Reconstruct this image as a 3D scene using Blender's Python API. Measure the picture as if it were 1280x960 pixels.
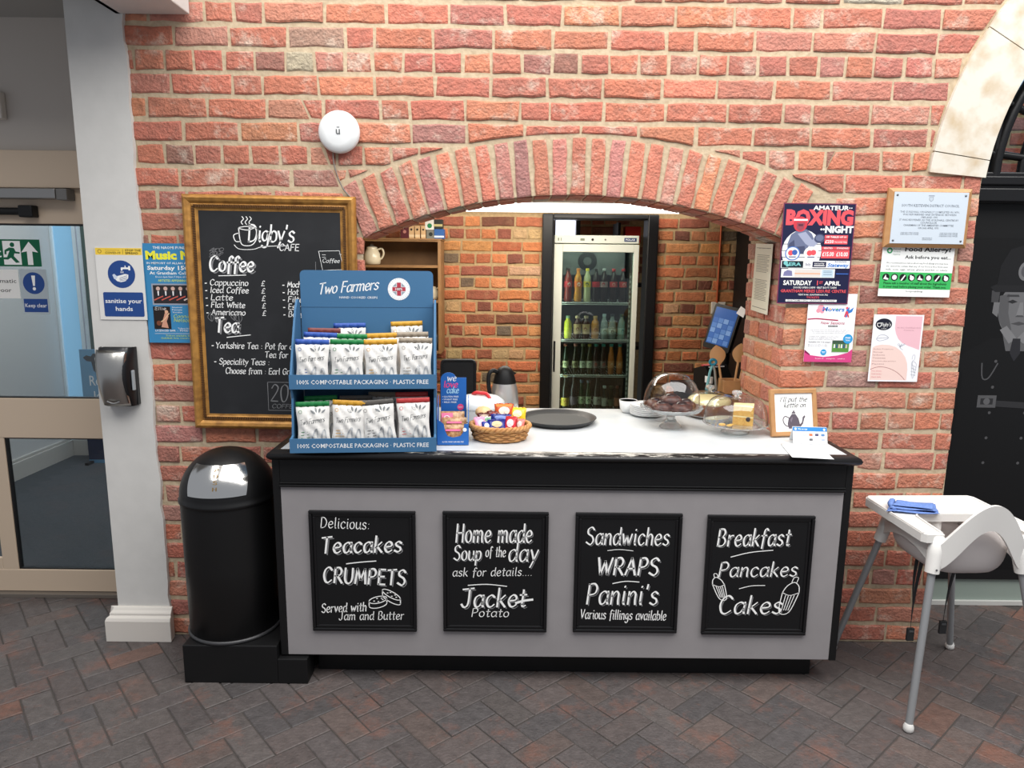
import bpy, bmesh, math, random
from mathutils import Vector, Matrix
R = math.radians
rnd = random.Random(7)
SC = bpy.context.scene
COL = SC.collection
for o in list(bpy.data.objects): bpy.data.objects.remove(o)

# ------------------------------------------------------------------ camera, world, light, exposure
F_PX, PITCH, ROLL, CAM_H, CAM_D = 887.0, R(9.9), R(0.586), 1.702, 3.0
cam_d = bpy.data.cameras.new('camera'); cam = bpy.data.objects.new('camera', cam_d); COL.objects.link(cam)
cam_d.sensor_fit = 'HORIZONTAL'; cam_d.sensor_width = 36.0; cam_d.lens = 36.0 * F_PX / 1280.0
cam_d.clip_start = 0.05
fw = Vector((0, math.cos(PITCH), -math.sin(PITCH))); dn = Vector((0, -math.sin(PITCH), -math.cos(PITCH))); rt = Vector((1, 0, 0))
cr = rt * math.cos(ROLL) - dn * math.sin(ROLL); cd = rt * math.sin(ROLL) + dn * math.cos(ROLL)
mw = Matrix.Identity(4)
for i in range(3):
    mw[i][0] = cr[i]; mw[i][1] = -cd[i]; mw[i][2] = -fw[i]
mw[0][3], mw[1][3], mw[2][3] = 0, -CAM_D, CAM_H
cam.matrix_world = mw
SC.camera = cam
SC.view_settings.view_transform = 'Standard'; SC.view_settings.look = 'None'
SC.view_settings.gamma = 1.0; SC.view_settings.use_curve_mapping = False
SC.view_settings.exposure = 0.1
W = bpy.data.worlds.new('world'); SC.world = W; W.use_nodes = True
bg = W.node_tree.nodes['Background']; bg.inputs[0].default_value = (0.86, 0.91, 1.0, 1); bg.inputs[1].default_value = 0.40

def area_light(name, loc, target, sx, sy, power, col=(1, 1, 1)):
    l = bpy.data.lights.new(name, 'AREA'); l.shape = 'RECTANGLE'; l.size = sx; l.size_y = sy; l.energy = power; l.color = col
    o = bpy.data.objects.new(name, l); COL.objects.link(o); o.location = loc
    o.rotation_euler = (Vector(target) - Vector(loc)).to_track_quat('-Z', 'Y').to_euler()
    return o
# the glazed roof of the hall the camera stands in
area_light('roof_glazing_light', (0.9, -2.0, 4.5), (0.9, -1.0, 0.0), 7.5, 3.2, 425, (1.0, 0.98, 0.95))
# daylight in the corridor behind the glass door, lamp tube of the serving room
area_light('corridor_daylight', (-2.6, 2.2, 2.6), (-2.9, 2.0, 0.0), 1.2, 1.4, 34, (0.93, 0.97, 1.0))
area_light('serving_room_light', (0.0, 1.2, 2.06), (-0.05, 1.35, 0.0), 1.5, 0.5, 32, (1.0, 0.92, 0.8))

# ------------------------------------------------------------------ helpers
def lin(c):
    c = c / 255.0
    return c / 12.92 if c <= 0.04045 else ((c + 0.055) / 1.055) ** 2.4
def rgb(c): return (lin(c[0]), lin(c[1]), lin(c[2]), 1.0)
_mats = {}
def mat(name, c=(128, 128, 128), rough=0.6, metal=0.0, bump=0.0, scale=40.0, var=0.0, emit=0.0, spec=0.5, c2=None, thr=None):
    if name in _mats: return _mats[name]
    m = bpy.data.materials.new(name); m.use_nodes = True; nt = m.node_tree; b = nt.nodes['Principled BSDF']
    b.inputs['Base Color'].default_value = rgb(c); b.inputs['Roughness'].default_value = rough; b.inputs['Metallic'].default_value = metal
    b.inputs['Specular IOR Level'].default_value = spec
    if emit: b.inputs['Emission Color'].default_value = rgb(c); b.inputs['Emission Strength'].default_value = emit
    if bump or var or c2:
        tc = nt.nodes.new('ShaderNodeTexCoord'); nz = nt.nodes.new('ShaderNodeTexNoise'); nz.inputs['Scale'].default_value = scale; nz.inputs['Detail'].default_value = 5
        nt.links.new(tc.outputs['Object'], nz.inputs['Vector'])
        if var or c2:
            rp = nt.nodes.new('ShaderNodeValToRGB')
            lo, hi = (0.3, 0.7) if thr is None else thr
            rp.color_ramp.elements[0].position = lo; rp.color_ramp.elements[1].position = hi
            a = rgb(c); e = rgb(c2) if c2 else a
            k0, k1 = (1 - var, 1 + var) if not c2 else (1, 1)
            rp.color_ramp.elements[0].color = (a[0]*k0, a[1]*k0, a[2]*k0, 1); rp.color_ramp.elements[1].color = (e[0]*k1, e[1]*k1, e[2]*k1, 1)
            nt.links.new(nz.outputs['Fac'], rp.inputs['Fac']); nt.links.new(rp.outputs['Color'], b.inputs['Base Color'])
        if bump:
            bp = nt.nodes.new('ShaderNodeBump'); bp.inputs['Strength'].default_value = bump; bp.inputs['Distance'].default_value = 0.004
            nt.links.new(nz.outputs['Fac'], bp.inputs['Height']); nt.links.new(bp.outputs['Normal'], b.inputs['Normal'])
    _mats[name] = m
    return m
def flat(c, rough=0.65):
    return mat('print_%d_%d_%d_%d' % (c[0], c[1], c[2], int(rough*100)), c, rough, spec=0.3)
def glass(name, tint=(255, 255, 255), refl=1.0, rough=0.02):
    if name in _mats: return _mats[name]
    m = bpy.data.materials.new(name); m.use_nodes = True; nt = m.node_tree; nt.nodes.remove(nt.nodes['Principled BSDF'])
    tr = nt.nodes.new('ShaderNodeBsdfTransparent'); tr.inputs[0].default_value = rgb(tint)
    gl = nt.nodes.new('ShaderNodeBsdfGlossy'); gl.inputs['Roughness'].default_value = rough
    fr = nt.nodes.new('ShaderNodeLayerWeight'); pw_ = nt.nodes.new('ShaderNodeMath'); pw_.operation = 'POWER'; pw_.inputs[1].default_value = 4.0
    mu = nt.nodes.new('ShaderNodeMath'); mu.operation = 'MULTIPLY_ADD'; mu.inputs[1].default_value = 0.8*refl; mu.inputs[2].default_value = 0.06*refl; mu.use_clamp = True
    mx = nt.nodes.new('ShaderNodeMixShader')
    nt.links.new(fr.outputs['Facing'], pw_.inputs[0]); nt.links.new(pw_.outputs[0], mu.inputs[0]); nt.links.new(mu.outputs[0], mx.inputs[0]); nt.links.new(tr.outputs[0], mx.inputs[1]); nt.links.new(gl.outputs[0], mx.inputs[2])
    nt.links.new(mx.outputs[0], nt.nodes['Material Output'].inputs[0])
    _mats[name] = m
    return m
def brick_mat(name, white=0.5, rough=0.75, bump=0.5, pale=(205, 190, 175), nscale=9.0):
    """colour comes from each brick's own colour attribute, blotched by noise, with lime bloom in patches"""
    if name in _mats: return _mats[name]
    m = bpy.data.materials.new(name); m.use_nodes = True; nt = m.node_tree; b = nt.nodes['Principled BSDF']; L = nt.links.new
    at_ = nt.nodes.new('ShaderNodeAttribute'); at_.attribute_name = 'Col'
    tc = nt.nodes.new('ShaderNodeTexCoord')
    n1 = nt.nodes.new('ShaderNodeTexNoise'); n1.inputs['Scale'].default_value = 26; n1.inputs['Detail'].default_value = 8; n1.inputs['Roughness'].default_value = 0.7
    n2 = nt.nodes.new('ShaderNodeTexNoise'); n2.inputs['Scale'].default_value = nscale; n2.inputs['Detail'].default_value = 9; n2.inputs['Roughness'].default_value = 0.72
    n3 = nt.nodes.new('ShaderNodeTexNoise'); n3.inputs['Scale'].default_value = 90; n3.inputs['Detail'].default_value = 6
    for n in (n1, n2, n3): L(tc.outputs['Object'], n.inputs['Vector'])
    mr = nt.nodes.new('ShaderNodeMapRange'); mr.inputs[1].default_value = 0.3; mr.inputs[2].default_value = 0.7; mr.inputs[3].default_value = 0.72; mr.inputs[4].default_value = 1.28
    L(n1.outputs['Fac'], mr.inputs[0])
    mu = nt.nodes.new('ShaderNodeMix'); mu.data_type = 'RGBA'; mu.blend_type = 'MULTIPLY'; mu.inputs[0].default_value = 1
    L(at_.outputs['Color'], mu.inputs[6]); L(mr.outputs[0], mu.inputs[7])
    wr = nt.nodes.new('ShaderNodeMapRange'); wr.inputs[1].default_value = 0.53; wr.inputs[2].default_value = 0.70; wr.inputs[3].default_value = 0.10 if white > 0.6 and rough > 0.6 else 0.0; wr.inputs[4].default_value = white
    L(n2.outputs['Fac'], wr.inputs[0])
    n4 = nt.nodes.new('ShaderNodeTexNoise'); n4.inputs['Scale'].default_value = 48; n4.inputs['Detail'].default_value = 7; n4.inputs['Roughness'].default_value = 0.75
    mp4 = nt.nodes.new('ShaderNodeMapping'); mp4.inputs['Scale'].default_value = (0.6, 0.6, 1.3); L(tc.outputs['Object'], mp4.inputs['Vector']); L(mp4.outputs[0], n4.inputs['Vector'])
    pr = nt.nodes.new('ShaderNodeMapRange'); pr.inputs[1].default_value = 0.30; pr.inputs[2].default_value = 0.40; pr.inputs[3].default_value = 0.45; pr.inputs[4].default_value = 1.0
    L(n4.outputs['Fac'], pr.inputs[0])
    mu2 = nt.nodes.new('ShaderNodeMix'); mu2.data_type = 'RGBA'; mu2.blend_type = 'MULTIPLY'; mu2.inputs[0].default_value = 1; L(mu.outputs[2], mu2.inputs[6]); L(pr.outputs[0], mu2.inputs[7]); mu = mu2
    mx = nt.nodes.new('ShaderNodeMix'); mx.data_type = 'RGBA'; mx.inputs[7].default_value = rgb(pale)
    L(wr.outputs[0], mx.inputs[0]); L(mu.outputs[2], mx.inputs[6]); L(mx.outputs[2], b.inputs['Base Color'])
    ad = nt.nodes.new('ShaderNodeMath'); ad.operation = 'ADD'; L(n1.outputs['Fac'], ad.inputs[0]); L(n3.outputs['Fac'], ad.inputs[1])
    bp = nt.nodes.new('ShaderNodeBump'); bp.inputs['Strength'].default_value = bump; bp.inputs['Distance'].default_value = 0.012
    L(ad.outputs[0], bp.inputs['Height']); L(bp.outputs['Normal'], b.inputs['Normal'])
    b.inputs['Roughness'].default_value = rough
    _mats[name] = m
    return m

class MB:
    """collects shapes, then links them as ONE mesh object"""
    def __init__(s): s.v = []; s.f = []; s.mi = []; s.c = []; s.sm = []; s.mats = []
    def mid(s, m):
        if m is None: return 0
        if m not in s.mats: s.mats.append(m)
        return s.mats.index(m)
    def add(s, vs, fs, m=None, col=None, M=None, smooth=False):
        n = len(s.v); k = s.mid(m)
        for p in vs:
            p = Vector(p)
            s.v.append(tuple(M @ p) if M is not None else tuple(p))
        for f in fs:
            s.f.append([n + i for i in f]); s.mi.append(k); s.c.append(col); s.sm.append(smooth)
    def box(s, a, b, m=None, col=None, M=None):
        x0, y0, z0 = a; x1, y1, z1 = b
        vs = [(x0,y0,z0),(x1,y0,z0),(x1,y1,z0),(x0,y1,z0),(x0,y0,z1),(x1,y0,z1),(x1,y1,z1),(x0,y1,z1)]
        s.add(vs, [(0,3,2,1),(4,5,6,7),(0,1,5,4),(1,2,6,5),(2,3,7,6),(3,0,4,7)], m, col, M)
    def prism(s, pts, mp, d0, d1, m=None, col=None, M=None, smooth=False):
        """polygon pts (u,v) extruded along w from d0 to d1; mp maps (u,v,w) to xyz"""
        n = len(pts)
        vs = [mp(u, v, d0) for u, v in pts] + [mp(u, v, d1) for u, v in pts]
        fs = [list(range(n)), list(range(2*n-1, n-1, -1))]
        s.add(vs, fs, m, col, M)
        s.add(vs, [(i, i+n, (i+1) % n + n, (i+1) % n) for i in range(n)], m, col, M, smooth)
    def tube(s, path, r, n=10, m=None, M=None, closed=False, cap=True, smooth=True):
        P = [Vector(p) for p in path]; k = len(P)
        rs = r if isinstance(r, (list, tuple)) else [r]*k
        vs = []; up = None
        for i in range(k):
            if closed: t = (P[(i+1) % k] - P[i-1])
            else: t = P[min(i+1, k-1)] - P[max(i-1, 0)]
            t.normalize()
            if up is None:
                up = t.orthogonal().normalized()
            up = (up - t*up.dot(t))
            if up.length < 1e-6: up = t.orthogonal()
            up.normalize(); sd = t.cross(up)
            for j in range(n):
                a = 2*math.pi*j/n
                vs.append(P[i] + (up*math.cos(a) + sd*math.sin(a))*rs[i])
        fs = []
        for i in range(k if closed else k-1):
            for j in range(n):
                i2 = (i+1) % k
                fs.append((i*n+j, i*n+(j+1) % n, i2*n+(j+1) % n, i2*n+j))
        s.add(vs, fs, m, None, M, smooth)
        if cap and not closed:
            s.add(vs[:n], [list(range(n-1, -1, -1))], m, None, M); s.add(vs[-n:], [list(range(n))], m, None, M)
    def lathe(s, prof, n=28, m=None, M=None, smooth=True, c=(0, 0, 0), sx=1.0, sy=1.0, wob=None):
        vs = []
        for r, z in prof:
            for j in range(n):
                a = 2*math.pi*j/n; q = r*(1 + (wob(a, z) if wob else 0))
                vs.append((c[0]+q*math.cos(a)*sx, c[1]+q*math.sin(a)*sy, c[2]+z))
        fs = []
        for i in range(len(prof)-1):
            for j in range(n): fs.append((i*n+j, i*n+(j+1) % n, (i+1)*n+(j+1) % n, (i+1)*n+j))
        s.add(vs, fs, m, None, M, smooth)
        k = len(prof)-1
        if prof[0][0] > 1e-5: s.add(vs[:n], [list(range(n-1, -1, -1))], m, None, M)
        if prof[k][0] > 1e-5: s.add(vs[k*n:], [list(range(n))], m, None, M)
    def surf(s, fn, nu, nv, m=None, M=None, smooth=True, flip=False, wrap=False):
        vs = [fn(i/nu, j/nv) for j in range(nv+1) for i in range(nu+1)]
        fs = []
        for j in range(nv):
            for i in range(nu):
                q = (j*(nu+1)+i, j*(nu+1)+i+1, (j+1)*(nu+1)+i+1, (j+1)*(nu+1)+i)
                fs.append(q[::-1] if flip else q)
        s.add(vs, fs, m, None, M, smooth)
    def ellipsoid(s, c, r, n=14, k=9, m=None, M=None):
        prof = [(max(1e-6, math.cos(-math.pi/2+math.pi*i/k)), math.sin(-math.pi/2+math.pi*i/k)*r[2]) for i in range(k+1)]
        s.lathe(prof, n, m, M, True, c, r[0], r[1])
    def build(s, name, m=None, parent=None, loc=None, bevel=0.0, bseg=2, solid=0.0, sub=0, rot=None):
        me = bpy.data.meshes.new(name); me.from_pydata(s.v, [], s.f)
        ms = s.mats if s.mats else []
        if m is not None and not ms: ms = [m]
        elif m is not None: ms = [x if x is not None else m for x in ms]
        for x in ms: me.materials.append(x)
        for p, k, q in zip(me.polygons, s.mi, s.sm): p.material_index = k; p.use_smooth = q
        if any(c is not None for c in s.c):
            ca = me.color_attributes.new('Col', 'FLOAT_COLOR', 'CORNER')
            for p, c in zip(me.polygons, s.c):
                c = c or (0.5, 0.5, 0.5, 1)
                for li in p.loop_indices: ca.data[li].color = c
        me.update()
        o = bpy.data.objects.new(name, me); COL.objects.link(o)
        if parent is not None: o.parent = parent
        if loc is not None: o.location = loc
        if rot is not None: o.rotation_euler = rot
        if sub:
            d = o.modifiers.new('sub', 'SUBSURF'); d.levels = sub; d.render_levels = sub
        if solid:
            d = o.modifiers.new('solid', 'SOLIDIFY'); d.thickness = solid; d.offset = 0
        if bevel:
            d = o.modifiers.new('bevel', 'BEVEL'); d.width = bevel; d.segments = bseg; d.limit_method = 'ANGLE'; d.angle_limit = R(40)
        return o

def tag(o, label, cat, group=None):
    o['label'] = label; o['category'] = cat
    if group: o['group'] = group
    return o
def thing(name, label, cat, loc=(0, 0, 0), rz=0.0, group=None):
    o = bpy.data.objects.new(name, None); COL.objects.link(o); o.empty_display_size = 0.05
    o.location = loc; o.rotation_euler = (0, 0, rz)
    return tag(o, label, cat, group)
def struct(o):
    o['kind'] = 'structure'; return o
def dup(root, loc=None, rot=None, label=None, group=None, scale=None):
    r = root.copy(); COL.objects.link(r)
    if loc is not None: r.location = loc
    if rot is not None: r.rotation_euler = rot
    if scale is not None: r.scale = scale
    if label: r['label'] = label
    if group: r['group'] = group
    for ch in list(root.children):
        c = ch.copy(); COL.objects.link(c); c.parent = r
        for g in list(ch.children):
            d = g.copy(); COL.objects.link(d); d.parent = c
    return r
def FR(u, v, w): return (u, -w, v)            # a plane facing the hall: u right, v up, w out of it
def UP(u, v, w): return (u, v, w)
def circ(cx, cy, r, n=24, ry=None, a0=0.0, a1=2*math.pi):
    ry = r if ry is None else ry
    full = abs(a1-a0-2*math.pi) < 1e-6
    return [(cx+r*math.cos(a0+(a1-a0)*i/(n if full else n-1)), cy+ry*math.sin(a0+(a1-a0)*i/(n if full else n-1))) for i in range(n)]
def rrect(x0, y0, x1, y1, r, n=5):
    p = []
    for cx, cy, a in ((x1-r, y1-r, 0), (x0+r, y1-r, 90), (x0+r, y0+r, 180), (x1-r, y0+r, 270)):
        for i in range(n+1):
            t = R(a+90*i/n); p.append((cx+r*math.cos(t), cy+r*math.sin(t)))
    return p
def catmull(pts, n=5):
    if len(pts) < 3: return list(pts)
    out = []
    P = [pts[0]] + list(pts) + [pts[-1]]
    for i in range(1, len(P)-2):
        p0, p1, p2, p3 = P[i-1], P[i], P[i+1], P[i+2]
        for k in range(n):
            t = k/n
            out.append(tuple(0.5*((2*p1[d]) + (-p0[d]+p2[d])*t + (2*p0[d]-5*p1[d]+4*p2[d]-p3[d])*t*t + (-p0[d]+3*p1[d]-3*p2[d]+p3[d])*t*t*t) for d in range(len(p1))))
    out.append(tuple(pts[-1]))
    return out

# printed lettering: outlines of the built-in font, cached per string
_txt = {}
def text_mesh(s, bold=0.0, shear=0.0, space=1.0):
    key = (s, bold, shear, space)
    if key not in _txt:
        cu = bpy.data.curves.new('t', 'FONT'); cu.body = s; cu.size = 1.0; cu.resolution_u = 1 if len(s) > 14 else 2
        cu.offset = bold; cu.shear = shear; cu.space_character = space; cu.fill_mode = 'FRONT'
        ob = bpy.data.objects.new('t', cu)
        me = bpy.data.meshes.new_from_object(ob)
        vs = [(v.co.x, v.co.y) for v in me.vertices]; fs = [tuple(p.vertices) for p in me.polygons]
        bpy.data.objects.remove(ob); bpy.data.curves.remove(cu); bpy.data.meshes.remove(me)
        _txt[key] = (vs, fs)
    return _txt[key]
def put_text(mb, s, u, v, size, m, w, mp=FR, align='c', bold=0.0, shear=0.0, width=None, space=1.0, rot=0.0, M=None):
    """size is the height of a capital letter; width, if given, stretches the line to it"""
    vs, fs = text_mesh(s, bold, shear, space)
    if not vs: return
    x0 = min(p[0] for p in vs); x1 = max(p[0] for p in vs)
    k = size/0.70; kx = k
    if width: kx = width/(x1-x0)
    off = {'c': -(x0+x1)/2, 'l': -x0, 'r': -x1}[align]
    c, q = math.cos(rot), math.sin(rot)
    out = []
    for x, y in vs:
        a = (x+off)*kx; b = y*k
        out.append(mp(u+a*c-b*q, v+a*q+b*c, w))
    mb.add(out, fs, m, None, M)

# handwriting: one pen stroke per line of points ('!' = straight segments)
GL = {
'a':'5.3|4.7 5 2.9 6.1 .9 4.9 .4 2.4 1.4 .1 3.2 .5 4.6 2.8|!4.9 6.1 4.6 1.4 5.2 .1','b':'5|!.6 9.5 .6 .3|.6 3.5 2.2 6 4.4 5 4.5 1.5 2.6 0 .7 .6',
'c':'4.6|4.4 5 2.8 6.1 .9 4.8 .4 2.4 1.6 .2 3.2 .1 4.6 1.3','d':'5.3|4.7 5 2.9 6.1 .9 4.9 .4 2.4 1.4 .1 3.2 .5 4.6 2.8|!4.8 9.5 4.7 1.2 5.4 0',
'e':'4.8|.7 3 4 3.5 4.2 5.2 2.6 6.1 .9 4.8 .4 2.4 1.6 .2 3.2 .1 4.7 1.2','f':'3.8|4.2 8.6 3 9.5 1.8 8.2 1.6 4 1.4 -1.5|!.2 5.5 3.6 5.8',
'g':'5.2|4.5 5 2.8 6 .9 4.8 .5 2.4 1.8 .6 3.6 1.6 4.6 5.6 4.6 1 4 -2.4 2 -3.2 .4 -2.2','h':'5|!.6 9.6 .5 0|.6 3.5 2.4 6 4.2 5 4.3 2 4.4 0',
'i':'2|!1 6 .9 1 1.5 0|!.9 8.1 1.2 8.6','j':'3|!2 6 1.9 -1.5|1.9 -1.5 1.2 -3 -.3 -2.5|!1.9 8.2 2.2 8.5','k':'4.8|!.6 9.6 .5 0|!4.2 6 .7 2.6|!1.6 3.4 4.6 0','l':'2|!1 9.6 .9 1 1.6 0',
'm':'8|!.6 6 .5 0|.6 3.5 2 6 3.6 5.2 3.7 0|3.7 3.5 5.2 6 6.9 5.2 7 2 7.4 0','n':'5|!.6 6 .5 0|.6 3.6 2.4 6 4.1 5.2 4.2 2 4.5 0',
'o':'5|2.6 6 .7 4.8 .5 1.6 2.2 0 4.2 1 4.6 4 3.4 5.8 2.3 6','p':'5|!.7 6 .5 -3.2|.6 4 2.4 6 4.4 5 4.4 1.8 2.6 0 .7 1','r':'3.8|!.7 6 .6 0|.7 3.4 2 5.6 3.8 5.8',
's':'4.4|4 5.2 2.4 6.1 .8 5 1.4 3.6 3.4 2.6 3.8 1 2.2 0 .3 .8','t':'3.6|!1.8 8.6 1.6 1.2|1.6 1.2 2.2 0 3.6 .6|!.2 6 3.6 6.2','u':'5|.5 6 .5 1.6 1.8 0 3.4 .8 4.4 3|!4.4 6 4.4 1.2 5 0',
'v':'4.6|!.3 6 2.2 0 4.4 6','w':'7|!.3 6 1.6 0 3.4 5 5 0 6.8 6','x':'4.6|!.4 6 4.3 0|!4.2 6 .3 0','y':'4.8|!.4 6 2.4 .8|!4.6 6 2.4 .5 .6 -3.2','z':'4.6|!.5 6 4.2 6 .4 0 4.4 .1',
'A':'6.5|!.3 0 3.2 9.5 6.2 0|!1.4 3.4 5.2 3.6','B':'6|!.7 9.4 .6 0|.6 9.4 3.6 9.4 4.8 7.4 3.4 5.3 .7 4.9|.7 4.9 4 4.8 5.6 2.6 4 .3 .6 0','C':'6.2|5.8 8 3.8 9.6 1.4 8 .5 4.4 1.6 .8 3.6 -.1 6 1.6',
'D':'6.6|!.8 9.4 .7 0|.4 9.4 3.8 9 6 5.6 5 1.6 2.6 .1 .6 0','E':'5.4|!5 9.4 .8 9.4 .7 0 5.2 0|!.8 4.9 4.4 5','F':'5.2|!5 9.4 .8 9.4 .6 0|!.8 5 4.2 5.1',
'G':'6.6|5.9 8 3.8 9.6 1.4 8 .5 4.4 1.6 .8 3.8 0 5.9 1.6 6 4.4|!3.6 4.4 6.2 4.4','H':'6.4|!.8 9.4 .6 0|!5.6 9.4 5.5 0|!.7 4.8 5.6 5','I':'2.2|!1.1 9.4 1 0','J':'5.4|!.2 9.1 6 9.7|3.8 9.5 3.8 3 3 .4 1.4 0 .2 1.4',
'K':'6|!.8 9.4 .6 0|!5.4 9.4 .8 4.4|!1.8 5.2 5.8 0','L':'5|!.8 9.4 .7 0 5 .1','M':'8|!.4 0 1.4 9.4 4 2.4 6.6 9.4 7.6 0','N':'6.6|!.7 0 .8 9.4 5.7 0 5.8 9.4','O':'6.8|3.4 9.6 1 8 .5 4.4 2 .4 4.6 .3 6.3 3.6 5.8 7.8 3.2 9.6',
'P':'5.6|!.8 9.4 .6 0|.6 9.2 3.6 9.6 5.2 7.6 4.2 5 .8 4.2','R':'6|!.8 9.4 .6 0|.6 9.2 3.6 9.6 5.2 7.6 4.2 5 .8 4.2|!2.4 4.5 5.8 0','S':'5.6|5.2 8.2 3.4 9.6 1 8.4 1.2 6 4.2 4.4 5.2 2 3.4 -.1 .4 1.2',
'T':'6|!.2 9.1 6 9.7|!3.1 9.4 2.9 0','U':'6.4|.7 9.4 .6 3 2 .1 4.4 .2 5.7 3 5.8 9.4','V':'6|!.3 9.4 2.8 0 5.8 9.4','W':'9|!.3 9.4 2.4 0 4.6 7.6 6.6 0 8.8 9.4','Y':'6|!.4 9.4 3 4.6|!5.8 9.4 3 4.6 2.6 0',
'£':'5|4.4 8.2 3 9.4 1.8 7.6 1.8 3 .6 .2 2.4 .4 4.8 .2|!.6 4.4 3.6 4.5','2':'5|.6 7.4 2.2 9.5 4.4 8 3.6 5 .5 .2|!.5 .2 4.8 .1','0':'5.4|2.7 9.5 .9 8 .6 4.4 1.8 .2 3.8 .4 4.9 4 4.4 8.2 2.5 9.5',
':':'2|!.8 4.6 1.2 4.9|!.8 .6 1.2 .9','.':'1.8|!.6 .1 1 .4',"'":'1.8|!1 9.4 .7 7.4','-':'3.5|!.4 3.6 3 3.8',' ':'3.2'}
_gl = {}
def glyph(ch):
    if ch not in _gl:
        q = GL.get(ch, '3').split('|'); st = []
        for t in q[1:]:
            hard = t[0] == '!'; n = [float(x) for x in t.lstrip('!').split()]
            p = list(zip(n[0::2], n[1::2]))
            if hard: st += [[p[i], p[i+1]] for i in range(len(p)-1)]
            else: st.append(catmull(p, 4))
        _gl[ch] = (float(q[0]), st)
    return _gl[ch]
def hand_lines(s, u, v, size, align='c', width=None, slant=0.12, rise=0.0, gap=1.0):
    """strokes of handwriting; size is the cap height"""
    k = size/9.5; x = 0.0; out = []
    for ch in s:
        w, st = glyph(ch)
        for p in st: out.append([((x+a+slant*b), b) for a, b in p])
        x += w + gap
    x -= gap
    kx = k if not width else width/max(x, 0.1)
    off = {'c': -x/2, 'l': 0.0, 'r': -x}[align]
    return [[(u+(a+off)*kx, v+b*k+(a+off)*kx*rise) for a, b in p] for p in out]
def ribbon(mb, lines, wd, m, w, mp=FR, nib=R(35), lo=0.45, M=None):
    """flat pen strokes, thick and thin like a chisel nib"""
    for p in lines:
        q = [p[0]]
        for a in p[1:]:
            if (a[0]-q[-1][0])**2 + (a[1]-q[-1][1])**2 > 1e-12: q.append(a)
        if len(q) < 2: continue
        vs = []
        for i in range(len(q)):
            a = q[max(i-1, 0)]; b = q[min(i+1, len(q)-1)]
            dx, dy = b[0]-a[0], b[1]-a[1]; l = math.hypot(dx, dy) or 1e-9; dx /= l; dy /= l
            h = 0.5*wd*(lo+(1-lo)*abs(math.sin(math.atan2(dy, dx)-nib)))
            ex = h*0.6 if i == len(q)-1 else (-h*0.6 if i == 0 else 0)
            cx, cy = q[i][0]+dx*ex, q[i][1]+dy*ex
            vs.append(mp(cx-dy*h, cy+dx*h, w)); vs.append(mp(cx+dy*h, cy-dx*h, w))
        mb.add(vs, [(2*i+1, 2*i+3, 2*i+2, 2*i) for i in range(len(q)-1)], m, None, M)
def hand(mb, s, u, v, size, m, w, wd=None, mp=FR, M=None, lo=0.45, **kw):
    ribbon(mb, hand_lines(s, u, v, size, **kw), wd or size*0.13, m, w, mp, R(35), lo, M)

class Sheet:
    """a printed sheet or board: shapes are placed by fractions (0..1 across, 0..1 down) and kept in one mesh"""
    def __init__(s, w, h, base, thick=0.0012, rough=0.5, back=None):
        s.w, s.h = w, h; s.mb = MB(); s.t = thick; s.L = thick
        s.mb.box((-w/2, -thick, -h/2), (w/2, 0, h/2), back or flat(base, rough)); s.rough = rough
    def uv(s, u, v): return (-s.w/2+u*s.w, s.h/2-v*s.h)
    def lay(s): s.L += 0.00003; return s.L
    def poly(s, pts, c):
        L = s.lay(); q = [s.uv(*p) for p in pts]
        s.mb.add([FR(a, b, L) for a, b in q], [list(range(len(q)))], flat(c, s.rough))
    def rect(s, u0, v0, u1, v1, c): s.poly([(u0, v1), (u1, v1), (u1, v0), (u0, v0)], c)
    def disc(s, u, v, r, c, ry=None, n=28):
        ax = r; ay = (ry if ry is not None else r*s.w/s.h)
        s.poly([(u+ax*math.cos(t*2*math.pi/n), v-ay*math.sin(t*2*math.pi/n)) for t in range(n)], c)
    def text(s, u, v, size, t, c, align='c', bold=0.0, width=None, shear=0.0, rot=0.0):
        a, b = s.uv(u, v)
        put_text(s.mb, t, a, b, size*s.h, flat(c, s.rough), s.lay(), FR, align, bold, shear, width*s.w if width else None, 1.0, rot)
    def hand(s, u, v, size, t, c, wd=None, **kw):
        a, b = s.uv(u, v)
        if 'width' in kw and kw['width']: kw['width'] *= s.w
        hand(s.mb, t, a, b, size*s.h, flat(c, s.rough), s.lay(), (wd*s.h if wd else None), **kw)
    def stroke(s, pts, wd, c, smooth=True):
        q = [s.uv(*p) for p in pts]
        ribbon(s.mb, [catmull(q, 4) if smooth else q], wd*s.h, flat(c, s.rough), s.lay(), FR, 0, 1.0)
    def lines(s, u, v0, dv, n, size, c, words, align='l', width=None):
        for i in range(n): s.text(u, v0+dv*i, size, words[i % len(words)], c, align, 0, width)
    def put(s, name, label, cat, loc, tilt=0.0, rz=0.0, group=None, rx=0.0):
        o = s.mb.build(name, None, None, loc, rot=(rx, tilt, rz))
        return tag(o, label, cat, group)

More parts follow.
